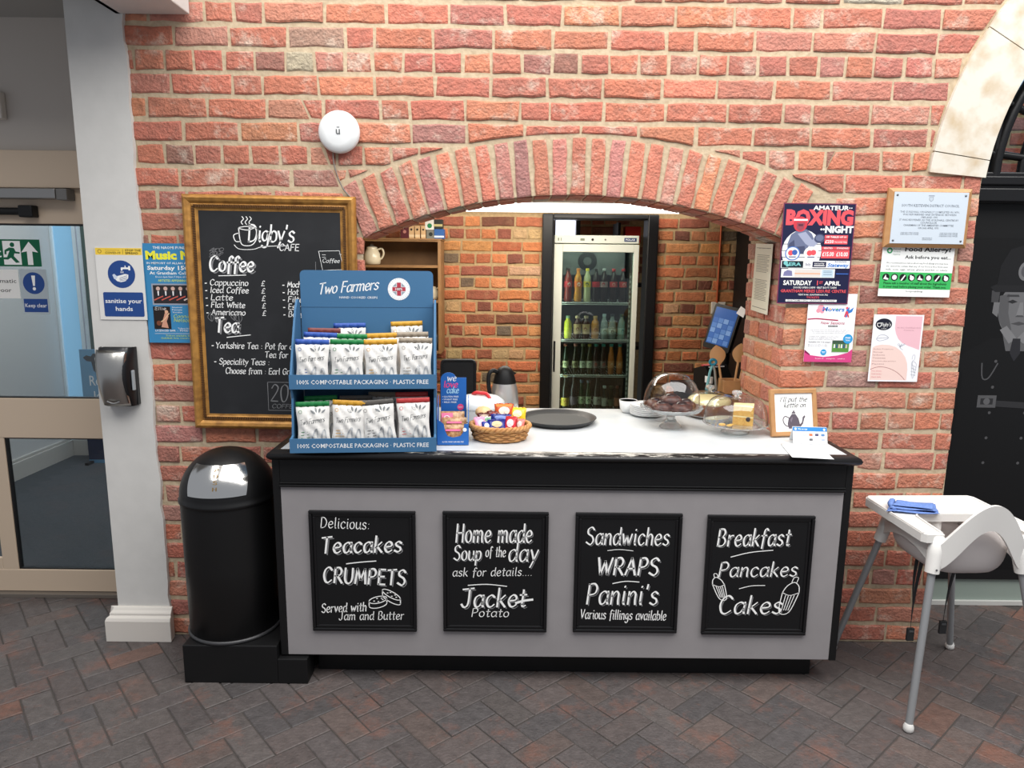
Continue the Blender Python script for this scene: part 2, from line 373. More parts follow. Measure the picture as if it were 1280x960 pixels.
# ------------------------------------------------------------------ structure: brick walls
COURSE = 0.0899
ACX, ASP, ARI, ARO = 0.262, 1.796, 2.263, 2.49      # serving arch: centre x, springing height, radii
ACZ = 1.97 - ARI
OPL, OPR = -0.622, 1.148
DCX, DCZ, DRI, DRO = 3.015, 1.955, 1.105, 1.335      # stone door arch
SPR_Z = 2.069
def cjit(base, r):
    d = r.uniform(0.88, 1.12)
    return (max(0, base[0]*d*r.uniform(0.93, 1.07)), max(0, base[1]*d*r.uniform(0.9, 1.1)), max(0, base[2]*d*r.uniform(0.9, 1.1)), 1)
RED = [lin(c) for c in (188, 92, 68)]
PAL_FRONT = [((184, 98, 72), 10), ((176, 91, 70), 9), ((190, 106, 76), 6), ((170, 92, 76), 5), ((184, 112, 90), 5), ((170, 108, 96), 2), ((150, 112, 100), 0.8), ((196, 116, 82), 2.5), ((144, 84, 70), 1.4), ((158, 148, 130), 0.5), ((108, 98, 92), 0.35)]
PAL_BACK = [((184, 112, 72), 9), ((168, 98, 64), 8), ((192, 128, 82), 5), ((142, 84, 62), 5), ((116, 70, 54), 2.5), ((174, 142, 106), 4), ((108, 92, 74), 1.2)]
def pick(pal, r, j=None):
    t = r.uniform(0, sum(w for _, w in pal))
    for c, w in pal:
        t -= w
        if t <= 0: break
    if j:
        k = r.uniform(1-j, 1+j); return tuple(lin(x)*k for x in c)+(1,)
    return cjit([lin(x) for x in c], r)
def clip(poly, nx, ny, d):
    out = []
    for i in range(len(poly)):
        a, b = poly[i], poly[(i+1) % len(poly)]
        da = nx*a[0]+ny*a[1]-d; db = nx*b[0]+ny*b[1]-d
        if da >= 0: out.append(a)
        if (da < 0) != (db < 0):
            t = da/(da-db); out.append((a[0]+(b[0]-a[0])*t, a[1]+(b[1]-a[1])*t))
    return out
def area(p): return 0.5*abs(sum(p[i][0]*p[(i+1) % len(p)][1]-p[(i+1) % len(p)][0]*p[i][1] for i in range(len(p))))
def brick_prism(mb, poly, mp, proud, deep, m, col, r):
    """one weathered brick: uneven outline, rounded arris, face pushed out a touch"""
    n = len(poly)
    cx = sum(p[0] for p in poly)/n; cy = sum(p[1] for p in poly)/n
    pts = []
    for i in range(n):                                # split edges so that they can wander
        a, b = poly[i], poly[(i+1) % n]; l = math.hypot(b[0]-a[0], b[1]-a[1]); k = max(1, int(l/0.05))
        for j in range(k):
            t = j/k; pts.append((a[0]+(b[0]-a[0])*t+r.uniform(-.0035, .0035), a[1]+(b[1]-a[1])*t+r.uniform(-.0035, .0035)))
    pts = [((x-cx)*0.9999+cx, (y-cy)*0.9999+cy) for x, y in pts]
    n = len(pts); ch = 0.0042
    def inset(d): 
        o = []
        for x, y in pts:
            l = math.hypot(x-cx, y-cy) or 1; hx = (x-cx); hy = (y-cy)
            o.append((x-d*(1 if hx > 0 else -1)*min(1, abs(hx)/0.02), y-d*(1 if hy > 0 else -1)*min(1, abs(hy)/0.02)))
        return o
    pr = proud + r.uniform(-.003, .003)
    q = inset(0.0065)
    vs = [mp(x, y, -deep) for x, y in pts] + [mp(x, y, pr-ch) for x, y in pts] + [mp(x, y, pr+r.uniform(-.0008, .0008)) for x, y in q]
    fs = [[i, (i+1) % n, (i+1) % n+n, i+n] for i in range(n)]
    mb.add(vs, fs, m, col)
    mb.add(vs, [[i+n, (i+1) % n+n, (i+1) % n+2*n, i+2*n] for i in range(n)], m, col, None, True)
    mb.add(vs, [[2*n+i for i in range(n)]], m, col)
def brick_panel(mb, mp, u0, u1, v0, v1, m, pal, seed, keep=None, proud=0.0065, deep=0.02, L=0.2345, hj=0.0195, vj=0.0135, course=COURSE, head=(3,), k0=0):
    r = random.Random(seed)
    k = int(math.floor(v0/course))
    while k*course < v1:
        kk = k+k0; z0 = k*course; hd = (kk % 4) in head
        ln = L*0.5 if hd else L
        x = u0 - ln*(0.5 if kk % 2 else 0.0) - r.uniform(0, 0.04)
        while x < u1:
            w = ln*r.uniform(0.93, 1.06)
            if not hd and r.random() < 0.10: w = L*0.5
            a = [(x+vj/2, z0+hj/2), (x+w-vj/2, z0+hj/2+r.uniform(-.002, .002)), (x+w-vj/2, z0+course-hj/2), (x+vj/2, z0+course-hj/2+r.uniform(-.002, .002))]
            for c in ((1, 0, u0), (-1, 0, -u1), (0, 1, v0), (0, -1, -v1)):
                if len(a) > 2: a = clip(a, *c)
            polys = [a] if len(a) > 2 else []
            if keep: polys = [p for q in polys for p in keep(q)]
            for p in polys:
                if area(p) > 0.0008: brick_prism(mb, p, mp, proud, deep, m, pick(pal, r), r)
            x += w
        k += 1
def front_keep(p):
    cx = sum(a[0] for a in p)/len(p); cy = sum(a[1] for a in p)/len(p)
    # serving arch
    if OPL-0.35 < cx < OPR+0.35 and cy < 2.3:
        dx, dy = cx-ACX, cy-ACZ; d = math.hypot(dx, dy)
        al = math.atan2(dx, dy); alr = math.atan2(OPR-ACX, ASP-ACZ)
        if cy < ASP-0.0 and OPL < cx < OPR and d < ARI: return _side(p)
        # corners by springing: keep what lies outside the ring and outside the skewbacks
        far = max(math.hypot(a[0]-ACX, a[1]-ACZ) for a in p)
        if abs(al) <= alr:
            q = clip(p, dx/d, dy/d, (ACX*dx+ACZ*dy)/d+ARO+0.012)
            return [q] if len(q) > 2 else []
        sgn = 1 if al > 0 else -1
        nx, ny = math.cos(alr)*sgn, -math.sin(alr)
        q = clip(p, nx, ny, nx*ACX+ny*ACZ+0.008)
        out = []
        if len(q) > 2:
            if cy < ASP+0.03:
                q = clip(q, sgn, 0, sgn*(OPR if sgn > 0 else OPL))
            if len(q) > 2: out.append(q)
        # the piece of the same brick above the ring
        t = clip(p, -nx, -ny, -(nx*ACX+ny*ACZ))
        if len(t) > 2:
            ux, uy = math.sin(alr)*sgn, math.cos(alr)
            t = clip(t, ux, uy, ux*ACX+uy*ACZ+ARO+0.012)
            if len(t) > 2: out.append(t)
        return out
    if cx > 1.5:
        if cy < SPR_Z:
            q = clip(p, -1, 0, -1.905); return [q] if len(q) > 2 else []
        dx, dy = cx-DCX, cy-DCZ; d = math.hypot(dx, dy)
        q = clip(p, dx/d, dy/d, (DCX*dx+DCZ*dy)/d+DRO+0.008)
        return [q] if len(q) > 2 else []
    return [p]
def _side(p):
    out = []
    for s_, e in ((1, OPR), (-1, OPL)):
        q = clip(p, s_, 0, s_*e)
        if len(q) > 2: out.append(q)
    return out

M_BR = brick_mat('hall_brick', 0.8, 0.7, 0.75, (214, 198, 180), 7.0)
M_BB = brick_mat('serving_room_brick', 0.25, 0.85, 0.6, (190, 160, 120))
M_MO = mat('mortar', (178, 158, 130), 0.95, bump=1.0, scale=45, c2=(200, 182, 154))
M_MB = mat('mortar_serving_room', (158, 134, 98), 0.95, bump=0.9, scale=50, c2=(182, 156, 116))

# mortar slab of the front wall, with both arched openings cut through it
def arc(cx, cz, r, a0, a1, n): return [(cx+r*math.sin(a0+(a1-a0)*i/n), cz+r*math.cos(a0+(a1-a0)*i/n)) for i in range(n+1)]
al = math.asin((OPR-ACX)/ARI)
TOPZ = 3.3
out = [(-1.775, 0.0), (1.905, 0.0), (1.905, DCZ)]
out += [(x, z) for x, z in arc(DCX, DCZ, DRI+0.005, -math.pi/2, 0, 24)][1:]
out += [(DCX, TOPZ), (-1.775, TOPZ)]
hole = [(OPL, 0.94), (OPR, 0.94)] + arc(ACX, ACZ, ARI, al, -al, 24)
mb = MB()
def holed_wall(mb, out, hole, y0, y1, m, hb):
    bm = bmesh.new()
    vo = [bm.verts.new((x, y0, z)) for x, z in out]; vh = [bm.verts.new((x, y0, z)) for x, z in hole]
    ed = [bm.edges.new((vo[i], vo[(i+1) % len(vo)])) for i in range(len(vo))] + [bm.edges.new((vh[i], vh[(i+1) % len(vh)])) for i in range(len(vh))]
    bmesh.ops.triangle_fill(bm, use_beauty=True, edges=ed)
    bm.verts.index_update()
    V = [tuple(v.co) for v in bm.verts]; Fc = [[v.index for v in f.verts] for f in bm.faces]
    n = len(V)
    fr_ = []
    for f in Fc:
        a, b, c = (Vector(V[i]) for i in f)
        fr_.append(f if (b-a).cross(c-a).y < 0 else f[::-1])
    mb.add(V, fr_, m); bk = {i+len(out): hb[i] for i in range(len(hole))}
    mb.add([((bk[i][0], y1, bk[i][1]) if i in bk else (V[i][0], y1, V[i][2])) for i in range(n)], [f[::-1] for f in fr_], m)
    for loop, lb in ((out, out), (hole, hb)):
        k = len(loop)
        mb.add([(x, y0, z) for x, z in loop]+[(x, y1, z) for x, z in lb], [(i, (i+1) % k, (i+1) % k+k, i+k) for i in range(k)], m)
    bm.free()
HB = [(x-0.13 if (x < -0.4 and z < 1.80) else x, z) for x, z in hole]
holed_wall(mb, out, hole, 0.0, 0.27, M_MO, HB)
mb.box((OPR, 0.27, 0.0), (1.60, 0.5, 2.08), M_MO)
brick_panel(mb, FR, -1.56, 3.05, 0.0, 3.25, M_BR, PAL_FRONT, 11, front_keep)
# voussoirs of the brick arch
r_ = random.Random(5); NV = 25
for i in range(NV):
    a0 = -al + 2*al*i/NV; a1 = -al + 2*al*(i+1)/NV; g = 0.0068
    p = [(ACX+ARI*math.sin(a0)+g, ACZ+ARI*math.cos(a0)), (ACX+ARI*math.sin(a1)-g, ACZ+ARI*math.cos(a1)),
         (ACX+(ARO-.008)*math.sin(a1)-g*2.0, ACZ+(ARO-.008)*math.cos(a1)), (ACX+(ARO-.008)*math.sin(a0)+g*2.0, ACZ+(ARO-.008)*math.cos(a0))]
    brick_prism(mb, p, FR, 0.010, 0.02, M_BR, pick([((192, 104, 82), 8), ((200, 116, 84), 5), ((170, 104, 94), 3), ((188, 118, 104), 4), ((150, 100, 92), 1.2)], r_), r_)
    # the underside of the arch is brick too
    for j in range(2):
        y0 = 0.012+j*0.122
        x0, z0 = ACX+ARI*math.sin(a0), ACZ+ARI*math.cos(a0); x1, z1 = ACX+ARI*math.sin(a1), ACZ+ARI*math.cos(a1)
        ex, ez = (x1-x0)*0.07, (z1-z0)*0.07; nx, nz = -math.sin((a0+a1)/2)*0.006, -math.cos((a0+a1)/2)*0.006
        mb.add([(x0+ex, y0, z0+ez), (x1-ex, y0, z1-ez), (x1-ex, y0+.11, z1-ez), (x0+ex, y0+.11, z0+ez), (x0+ex+nx, y0, z0+ez+nz), (x1-ex+nx, y0, z1-ez+nz), (x1-ex+nx, y0+.11, z1-ez+nz), (x0+ex+nx, y0+.11, z0+ez+nz)],
               [(4, 7, 6, 5), (0, 4, 5, 1), (1, 5, 6, 2), (2, 6, 7, 3), (3, 7, 4, 0)], M_BR, pick(PAL_FRONT, r_))
# jamb bricks of the serving opening
brick_panel(mb, lambda u, v, w: (OPR-w, u, v), 0.0, 0.5, 0.94, 1.84, M_BR, PAL_FRONT, 21, None, 0.010, 0.015)
struct(mb.build('wall_front'))

# stone arch over the right-hand doorway
mb = MB(); M_ST = mat('limestone', (208, 202, 190), 0.85, bump=0.7, scale=9, c2=(182, 160, 128), thr=(0.46, 0.72))
cuts = [-90, -84.6, -63, -38, -14, 0]
def stone(a0, a1):
    a0, a1 = R(a0)+0.0016, R(a1)-0.0016
    o = arc(DCX, DCZ, DRO, a0, a1, 8); i = arc(DCX, DCZ, DRI, a1, a0, 8)
    if a0 < R(-89): o[0] = (DCX-DRO, SPR_Z+0.002); i[-1] = (DCX-DRI, SPR_Z+0.002); o[1:] = o[3:]; i = i[:-1][:6]+[i[-1]]
    return o+i
a_spr = -90+math.degrees(math.asin((SPR_Z-DCZ)/DRO))
cuts = [a_spr, -81.5, -60, -36, -12, 0]
for j in range(5): mb.prism(stone(cuts[j], cuts[j+1]), FR, -0.24, 0.016, M_ST)
struct(mb.build('trim_1', bevel=0.004))

# ---------------------------------------------------------------- floor: herringbone pavers
mb = MB(); M_FL = brick_mat('paver', 0.6, 0.55, 0.4, (126, 82, 66), 5.0); M_FJ = mat('floor_joint', (66, 61, 58), 0.9, bump=0.3, scale=60)
mb.box((-4.2, -3.4, -0.05), (4.6, 0.6, -0.004), M_FJ)
rf = random.Random(3); PW = 0.105; s2 = math.sqrt(0.5)
PAL_FLOOR = [((80, 74, 73), 10), ((84, 78, 76), 9), ((84, 76, 74), 5), ((88, 77, 73), 3), ((100, 78, 70), 1.0), ((75, 71, 71), 5)]
def fl(x, y):
    c, q = math.cos(R(41)), math.sin(R(41))
    return (x*c-y*q+0.05, x*q+y*c-1.3)
for i in range(-46, 47):
    for j in range(-46, 47):
        t = (i-j) % 4
        if t == 0: cells = (i*PW, j*PW, (i+2)*PW, (j+1)*PW)
        elif t == 3: cells = (i*PW, j*PW, (i+1)*PW, (j+2)*PW)
        else: continue
        x0, y0, x1, y1 = cells; cx, cy = fl((x0+x1)/2, (y0+y1)/2)
        if not (-3.6 < cx < 4.2 and -2.9 < cy < 0.42): continue
        g = 0.0024; h = rf.uniform(-.0012, .0012)
        b = [fl(x0+g, y0+g), fl(x1-g, y0+g), fl(x1-g, y1-g), fl(x0+g, y1-g)]
        g2 = g+0.003
        tp = [fl(x0+g2, y0+g2), fl(x1-g2, y0+g2), fl(x1-g2, y1-g2), fl(x0+g2, y1-g2)]
        col = pick(PAL_FLOOR, rf, 0.10)
        vs = [(x, y, -0.01) for x, y in b]+[(x, y, h-0.0025) for x, y in b]+[(x, y, h) for x, y in tp]
        mb.add(vs, [(k, (k+1) % 4, (k+1) % 4+4, k+4) for k in range(4)]+[(k+4, (k+1) % 4+4, (k+1) % 4+8, k+8) for k in range(4)]+[(8, 9, 10, 11)], M_FL, col)
struct(mb.build('floor'))

# ---------------------------------------------------------------- white pillar, skirting, beam above it
M_WH = mat('white_plaster', (206, 204, 200), 0.7, bump=0.25, scale=14, var=0.03)
M_SK = mat('white_gloss_paint', (214, 208, 200), 0.35, bump=0.1, scale=20)
mb = MB(); r_ = random.Random(2)
pl = [(-1.766, 0.0), (-1.766, 2.72)] + [(-1.537+r_.uniform(-.006, .006), 2.72-i*0.06) for i in range(0, 46)] + [(-1.537, 0)]
mb.prism(pl[::-1], FR, -0.10, 0.022, M_WH); mb.box((-1.766, 0.1, 0), (-1.62, 0.5, 2.72), M_WH)
struct(mb.build('wall_pillar', bevel=0.006))
mb = MB()
prof = [(0.0, 0.0), (0.052, 0.0), (0.052, 0.098), (0.046, 0.112), (0.034, 0.118), (0.034, 0.128), (0.028, 0.134), (0.022, 0.138), (0.014, 0.15), (0.0, 0.15)]
n = len(prof)
vs = [(-1.80-0*d if d == 0 else -1.766-d*0.75, -0.02-d, z) for d, z in prof]+[(-1.520+d*0.15, -0.02-d, z) for d, z in prof]
mb.add(vs, [(i, i+n, (i+1) % n+n, (i+1) % n) for i in range(n)]+[list(range(n)), list(range(2*n-1, n-1, -1))], M_SK)
struct(mb.build('baseboard_pillar', bevel=0.003))
mb = MB(); mb.box((-1.565, -2.2, 2.635), (-1.275, -0.02, 3.1), M_WH); mb.box((-1.565, -2.2, 2.635), (-1.54, -0.02, 3.1), M_WH)
struct(mb.build('ceiling_beam', bevel=0.004))

# ---------------------------------------------------------------- serving room
mb = MB(); BY = 2.0
def back_keep(p):
    o = []
    cx = sum(a[0] for a in p)/len(p)
    for s_, e in ((-1, 0.235), (1, 0.96)):
        q = clip(p, s_, 0, s_*e)
        if len(q) > 2: o.append(q)
    return o
mb.box((-1.6, BY, 0), (0.235, BY+0.12, 2.16), M_MB); mb.box((0.96, BY, 0), (1.6, BY+0.12, 2.16), M_MB); mb.box((0.235, BY, 2.0), (0.96, BY+0.12, 2.16), M_MB)
brick_panel(mb, lambda u, v, w: (u, BY-w, v), -1.55, 1.54, 0.62, 2.02, M_BB, PAL_BACK, 31, back_keep, 0.009, 0.02, 0.222, 0.021, 0.014, 0.0835, (0, 2))
struct(mb.build('wall_back'))
mb = MB(); mb.box((-1.62, 0.27, 0), (-1.55, BY, 2.16), M_MB); struct(mb.build('wall_left'))
M_BK = mat('black_gloss_paint', (17, 17, 19), 0.35, spec=0.4)
M_BLK = mat('black_satin', (17, 17, 18), 0.5, spec=0.3)
mb = MB(); mb.box((1.545, 0.5, 0), (1.62, BY, 2.16), M_BLK)
for y in (0.62, 1.1, 1.58): mb.box((1.528, y, 0.3), (1.546, y+0.38, 1.98), M_BLK)
struct(mb.build('wall_right', bevel=0.004))
mb = MB(); mb.box((-1.62, 0.27, 2.088), (1.62, 3.5, 2.15), mat('tan_ceiling', (170, 138, 106), 0.8)); struct(mb.build('ceiling'))
mb = MB(); mb.box((-1.62, 0.5, -0.05), (1.62, 3.5, -0.003), mat('serving_floor', (70, 66, 62), 0.6)); struct(mb.build('floor_serving_room'))
t = thing('ceiling_light', 'long white glowing batten light above the serving room back wall', 'light', (0.32, 1.87, 2.087))
mb = MB(); mb.box((-0.95, -0.06, -0.012), (0.95, 0.06, 0.0)); mb.build('housing', mat('light_housing', (235, 235, 232), 0.5), t)
mb = MB(); mb.surf(lambda u, v: (-0.94+1.88*u, -0.055*math.cos(math.pi*v), -0.012-0.056*math.sin(math.pi*v)**0.6), 1, 14)
for s_ in (-1, 1): mb.add([(s_*0.94, -0.055*math.cos(math.pi*i/14), -0.022-0.060*math.sin(math.pi*i/14)**0.6) for i in range(15)], [list(range(15))])
mb.build('diffuser', mat('lamp_diffuser', (255, 252, 246), 0.5, emit=3.2), t)

# doorway behind the serving room: black frame, store room behind
t = MB(); t.box((0.197, 1.955, 0), (0.272, 2.13, 2.018), M_BK); t.box((0.918, 1.955, 0), (0.992, 2.13, 2.018), M_BK); t.box((0.272, 1.955, 1.982), (0.918, 2.13, 2.018), M_BK)
struct(t.build('door_2', bevel=0.008))
mb = MB(); mb.box((-0.4, 3.3, 0), (1.6, 3.4, 2.1), M_MB)
brick_panel(mb, lambda u, v, w: (u, 3.3-w, v), -0.3, 1.5, 1.6, 2.1, M_BB, PAL_BACK, 41, None, 0.009, 0.02, 0.222, 0.021, 0.014, 0.0835, (0, 2))
struct(mb.build('wall_store_room'))
mb = MB(); mb.box((0.24, 3.22, 1.5), (0.53, 3.27, 2.08), mat('daylight_pane', (236, 242, 255), 0.5, emit=1.6)); 
mb.box((0.535, 3.2, 1.5), (0.57, 3.28, 2.09), M_BK); mb.box((0.34, 3.21, 1.5), (0.36, 3.28, 2.09), mat('window_bar', (170, 176, 188), 0.5))
struct(mb.build('window_1'))

# ---------------------------------------------------------------- entrance on the left: lobby, sliding glass door
M_AL = mat('cream_aluminium', (200, 180, 158), 0.45, spec=0.4)
DY = 0.385
M_LW = mat('lobby_wall_paint', (192, 184, 176), 0.8)
mb = MB(); mb.box((-4.2, DY+0.02, 2.16), (-1.70, DY+0.12, 2.76), M_LW); struct(mb.build('wall_over_door'))
mb = MB(); mb.box((-4.2, -0.5, 2.75), (-1.57, 0.6, 2.82), mat('lobby_ceiling', (168, 166, 162), 0.85)); struct(mb.build('ceiling_lobby'))
GD = glass('door_glass', (236, 240, 242), 1.3)
M_GK = mat('black_gasket', (16, 16, 18), 0.5)
t = thing('door_1', 'x', 'x'); del t['label']; del t['category']; struct(t); t.location = (0, DY, 0)
mb = MB(); mb.box((-4.2, -0.05, 2.005), (-1.7, 0.06, 2.17), M_AL); mb.build('header', None, t, bevel=0.004)
mb = MB()
for a, b in (((-4.2, -0.02, 0.822), (-1.7, 0.025, 1.02)), ((-4.2, -0.02, 0.022), (-1.7, 0.025, 0.138)), ((-2.56, -0.018, 0.13), (-2.482, 0.023, 0.83)), ((-4.2, -0.02, 1.846), (-1.7, 0.025, 2.006)), ((-4.2, -0.018, 0.13), (-2.56, 0.0, 0.2))): mb.box(a, b, M_AL)
mb.build('door_rail', None, t, bevel=0.003)
mb = MB(); mb.box((-4.2, -0.05, 0.0), (-1.7, 0.08, 0.02), mat('threshold_metal', (120, 112, 104), 0.4, 0.3)); mb.build('threshold', None, t, bevel=0.002)
mb = MB(); mb.box((-4.2, -0.002, 1.02), (-1.7, 0.004, 1.846), GD); mb.build('glass_pane', None, t)
mb = MB(); mb.box((-2.482, -0.002, 0.138), (-1.7, 0.004, 0.822), GD); mb.build('glass_pane', None, t)
mb = MB()
for a, b in (((-4.2, -0.012, 1.838), (-1.7, 0.01, 1.850)), ((-4.2, -0.012, 1.016), (-1.7, 0.01, 1.026)), ((-2.486, -0.012, 0.138), (-2.474, 0.01, 0.822)), ((-2.48, -0.012, 0.816), (-1.7, 0.01, 0.824)), ((-2.48, -0.012, 0.136), (-1.7, 0.01, 0.144))): mb.box(a, b, M_GK)
mb.build('gasket', None, t)
# sliding gear and closer hardware over the glass
mb = MB(); mb.box((-4.0, -0.09, 1.955), (-2.07, -0.02, 2.0), mat('brushed_metal', (150, 148, 146), 0.35, 0.8)); mb.box((-2.07, -0.085, 1.95), (-2.02, -0.02, 2.0), mat('end_cap_grey', (110, 108, 106), 0.5)); mb.build('sliding_track', None, t, bevel=0.004)
mb = MB(); mb.tube([(-4.0, -0.045, 1.9), (-2.22, -0.045, 1.9)], 0.017, 10, M_BLK); mb.box((-2.26, -0.07, 1.873), (-2.195, -0.02, 1.927), M_BLK); mb.build('safety_sensor_bar', None, t, bevel=0.006)
# corridor behind
mb = MB(); mb.box((-3.9, 0.45, 0), (-3.8, 3.0, 2.9), mat('corridor_wall', (196, 194, 190), 0.7)); struct(mb.build('wall_corridor_left'))
mb = MB(); mb.box((-4.0, 3.0, 0), (-0.8, 3.1, 2.9), mat('corridor_wall', (196, 194, 190), 0.7)); struct(mb.build('wall_corridor_end'))
mb = MB(); mb.box((-1.7, 0.5, 0), (-1.66, 3.0, 2.9), mat('corridor_wall', (196, 194, 190), 0.7)); struct(mb.build('wall_corridor_right'))
mb = MB(); mb.box((-4.0, 0.45, 2.86), (-1.6, 3.1, 2.92), mat('corridor_ceiling', (210, 210, 210), 0.8)); struct(mb.build('ceiling_corridor'))
mb = MB(); mb.box((-4.2, 0.42, -0.05), (-1.66, 3.1, 0.004), mat('corridor_carpet', (62, 66, 70), 0.95, bump=0.6, scale=160, c2=(78, 82, 86))); struct(mb.build('floor_corridor'))
mb = MB(); mb.box((-3.8, 0.45, 0), (-3.775, 3.0, 0.14), M_SK); mb.box((-3.8, 0.45, 0.14), (-3.785, 3.0, 0.165), M_SK); struct(mb.build('baseboard_corridor', bevel=0.004))
mb = MB(); mb.box((-3.775, 2.925, 0), (-3.52, 2.94, 0.14), M_SK); struct(mb.build('baseboard_corridor_end', bevel=0.004))
# glazed daylight bay at the corridor's end, green door post beside it
mb = MB(); mb.box((-3.78, 2.94, 0.25), (-3.605, 2.97, 2.5), mat('blue_daylight', (132, 184, 216), 0.6, emit=0.5))
mb.box((-3.605, 2.90, 0.1), (-3.52, 2.98, 2.6), mat('white_frame_lit', (226, 240, 246), 0.4)); mb.box((-3.568, 2.89, 0.1), (-3.558, 2.9, 2.6), mat('window_bar', (170, 176, 188), 0.5)); mb.box((-3.8, 2.92, 0.1), (-3.775, 2.98, 2.6), mat('white_frame_lit', (226, 240, 246), 0.4))
struct(mb.build('window_2', bevel=0.004))
mb = MB(); mb.box((-3.52, 2.88, 0), (-3.42, 2.99, 2.6), mat('dark_green_paint', (18, 62, 48), 0.4)); mb.box((-3.42, 2.93, 0), (-1.7, 2.98, 2.6), mat('dark_green_paint', (18, 62, 48), 0.4)); struct(mb.build('door_3', bevel=0.006))

# ---------------------------------------------------------------- doorway on the right: iron fanlight, black panels
QY = 0.37
t = thing('door_4', 'x', 'x'); del t['label']; del t['category']; struct(t); t.location = (0, QY, 0)
mb = MB(); mb.box((1.6, 0.0, 0.165), (4.2, 0.04, 1.99), M_BLK); mb.box((1.6, -0.012, 0.14), (4.2, 0.0, 0.2), M_BLK); mb.build('black_panel', None, t, bevel=0.003)
mb = MB(); mb.box((1.6, 0.005, 0.02), (4.2, 0.035, 0.165), mat('grey_green_panel', (138, 150, 142), 0.5)); mb.box((1.6, -0.01, 0.0), (4.2, 0.03, 0.022), mat('threshold_strip', (190, 190, 186), 0.4)); mb.build('kick_panel', None, t)
mb = MB(); mb.box((1.6, -0.06, 1.985), (4.2, 0.05, 2.045), M_BK); mb.box((1.6, -0.04, 2.06), (4.2, 0.03, 2.10), M_BK); mb.box((1.6, -0.02, 1.98), (4.2, 0.03, 2.12), M_BK); mb.build('transom', None, t, bevel=0.006)
mb = MB(); cx, cz = 3.015, 2.10
for rr, th in ((0.82, 0.026), (0.70, 0.017), (0.36, 0.017)):
    mb.tube([(cx-rr*math.cos(a*math.pi/36), 0.0, cz+rr*math.sin(a*math.pi/36)*1.0) for a in range(0, 19)], th, 8, M_BK)
for a in (7, 22, 37, 52, 67, 82):
    mb.tube([(cx-0.12*math.cos(R(a)), 0, cz+0.12*math.sin(R(a))), (cx-1.15*math.cos(R(a)), 0, cz+1.15*math.sin(R(a)))], 0.017, 8, M_BK)
mb.tube([(2.19, 0, 2.08), (2.19, 0, 2.9)], 0.02, 8, M_BK)
mb.build('iron_fanlight', None, t)
mb = MB(); mb.box((1.7, 0.02, 2.1), (4.2, 0.026, 3.3), glass('fanlight_glass', (220, 228, 232), 0.8)); mb.build('fanlight_glass', None, t)
mb = MB(); mb.box((1.7, 1.6, 0), (4.6, 1.7, 2.72), M_MB)
brick_panel(mb, lambda u, v, w: (u, 1.6-w, v), 1.75, 4.5, 1.9, 2.72, M_BB, PAL_FRONT, 51, None, 0.009, 0.02)
struct(mb.build('wall_passage'))
mb = MB(); mb.box((1.7, 2.4, 2.6), (4.6, 2.45, 3.8), mat('pale_sky_window', (176, 208, 236), 0.5, emit=0.8)); struct(mb.build('window_3'))

# ------------------------------------------------------------------ the counter
CZ = 0.975
M_GREY = mat('grey_counter_paint', (146, 142, 143), 0.55, bump=0.06, scale=14, var=0.03)
def worn_paint():
    m = bpy.data.materials.new('worn_black_paint'); m.use_nodes = True; nt = m.node_tree; b = nt.nodes['Principled BSDF']; L = nt.links.new
    b.inputs['Roughness'].default_value = 0.4
    tc = nt.nodes.new('ShaderNodeTexCoord'); mp = nt.nodes.new('ShaderNodeMapping'); mp.inputs['Scale'].default_value = (9, 60, 75); L(tc.outputs['Object'], mp.inputs['Vector'])
    nz = nt.nodes.new('ShaderNodeTexNoise'); nz.inputs['Scale'].default_value = 1; nz.inputs['Detail'].default_value = 8; nz.inputs['Roughness'].default_value = 0.75; L(mp.outputs[0], nz.inputs['Vector'])
    sp = nt.nodes.new('ShaderNodeSeparateXYZ'); L(tc.outputs['Object'], sp.inputs[0])
    # knocks along the customers' edge: strongest on the top arris about the middle of the counter
    zr = nt.nodes.new('ShaderNodeMapRange'); zr.inputs[1].default_value = 0.958; zr.inputs[2].default_value = 0.976; zr.inputs[3].default_value = -0.20; zr.inputs[4].default_value = 0.07; L(sp.outputs['Z'], zr.inputs[0])
    ax = nt.nodes.new('ShaderNodeMath'); ax.operation = 'ABSOLUTE'; L(sp.outputs['X'], ax.inputs[0])
    xr = nt.nodes.new('ShaderNodeMapRange'); xr.inputs[1].default_value = 0.35; xr.inputs[2].default_value = 1.0; xr.inputs[3].default_value = 0.05; xr.inputs[4].default_value = -0.10; L(ax.outputs[0], xr.inputs[0])
    s1 = nt.nodes.new('ShaderNodeMath'); s1.operation = 'ADD'; L(nz.outputs['Fac'], s1.inputs[0]); L(zr.outputs[0], s1.inputs[1])
    s2 = nt.nodes.new('ShaderNodeMath'); s2.operation = 'ADD'; L(s1.outputs[0], s2.inputs[0]); L(xr.outputs[0], s2.inputs[1])
    rp = nt.nodes.new('ShaderNodeValToRGB'); rp.color_ramp.elements[0].position = 0.58; rp.color_ramp.elements[1].position = 0.64
    rp.color_ramp.elements[0].color = rgb((18, 17, 18)); rp.color_ramp.elements[1].color = rgb((190, 186, 178)); L(s2.outputs[0], rp.inputs[0]); L(rp.outputs[0], b.inputs['Base Color'])
    return m
M_WORN = worn_paint()
M_CHB = mat('chalkboard_black', (15, 15, 17), 0.6, spec=0.3)
M_CHK = mat('white_chalk_pen', (248, 248, 246), 0.8); M_CHG = mat('grey_chalk_pen', (128, 128, 130), 0.8)
ct = thing('serving_counter', 'long grey and black cafe counter with four chalkboards and white worktop', 'counter', (0.2, -0.18, 0))
ox, oy = 0.2, -0.18
def cb(mb, x0, y0, z0, x1, y1, z1, m=None): mb.box((x0-ox, y0-oy, z0), (x1-ox, y1-oy, z1), m)
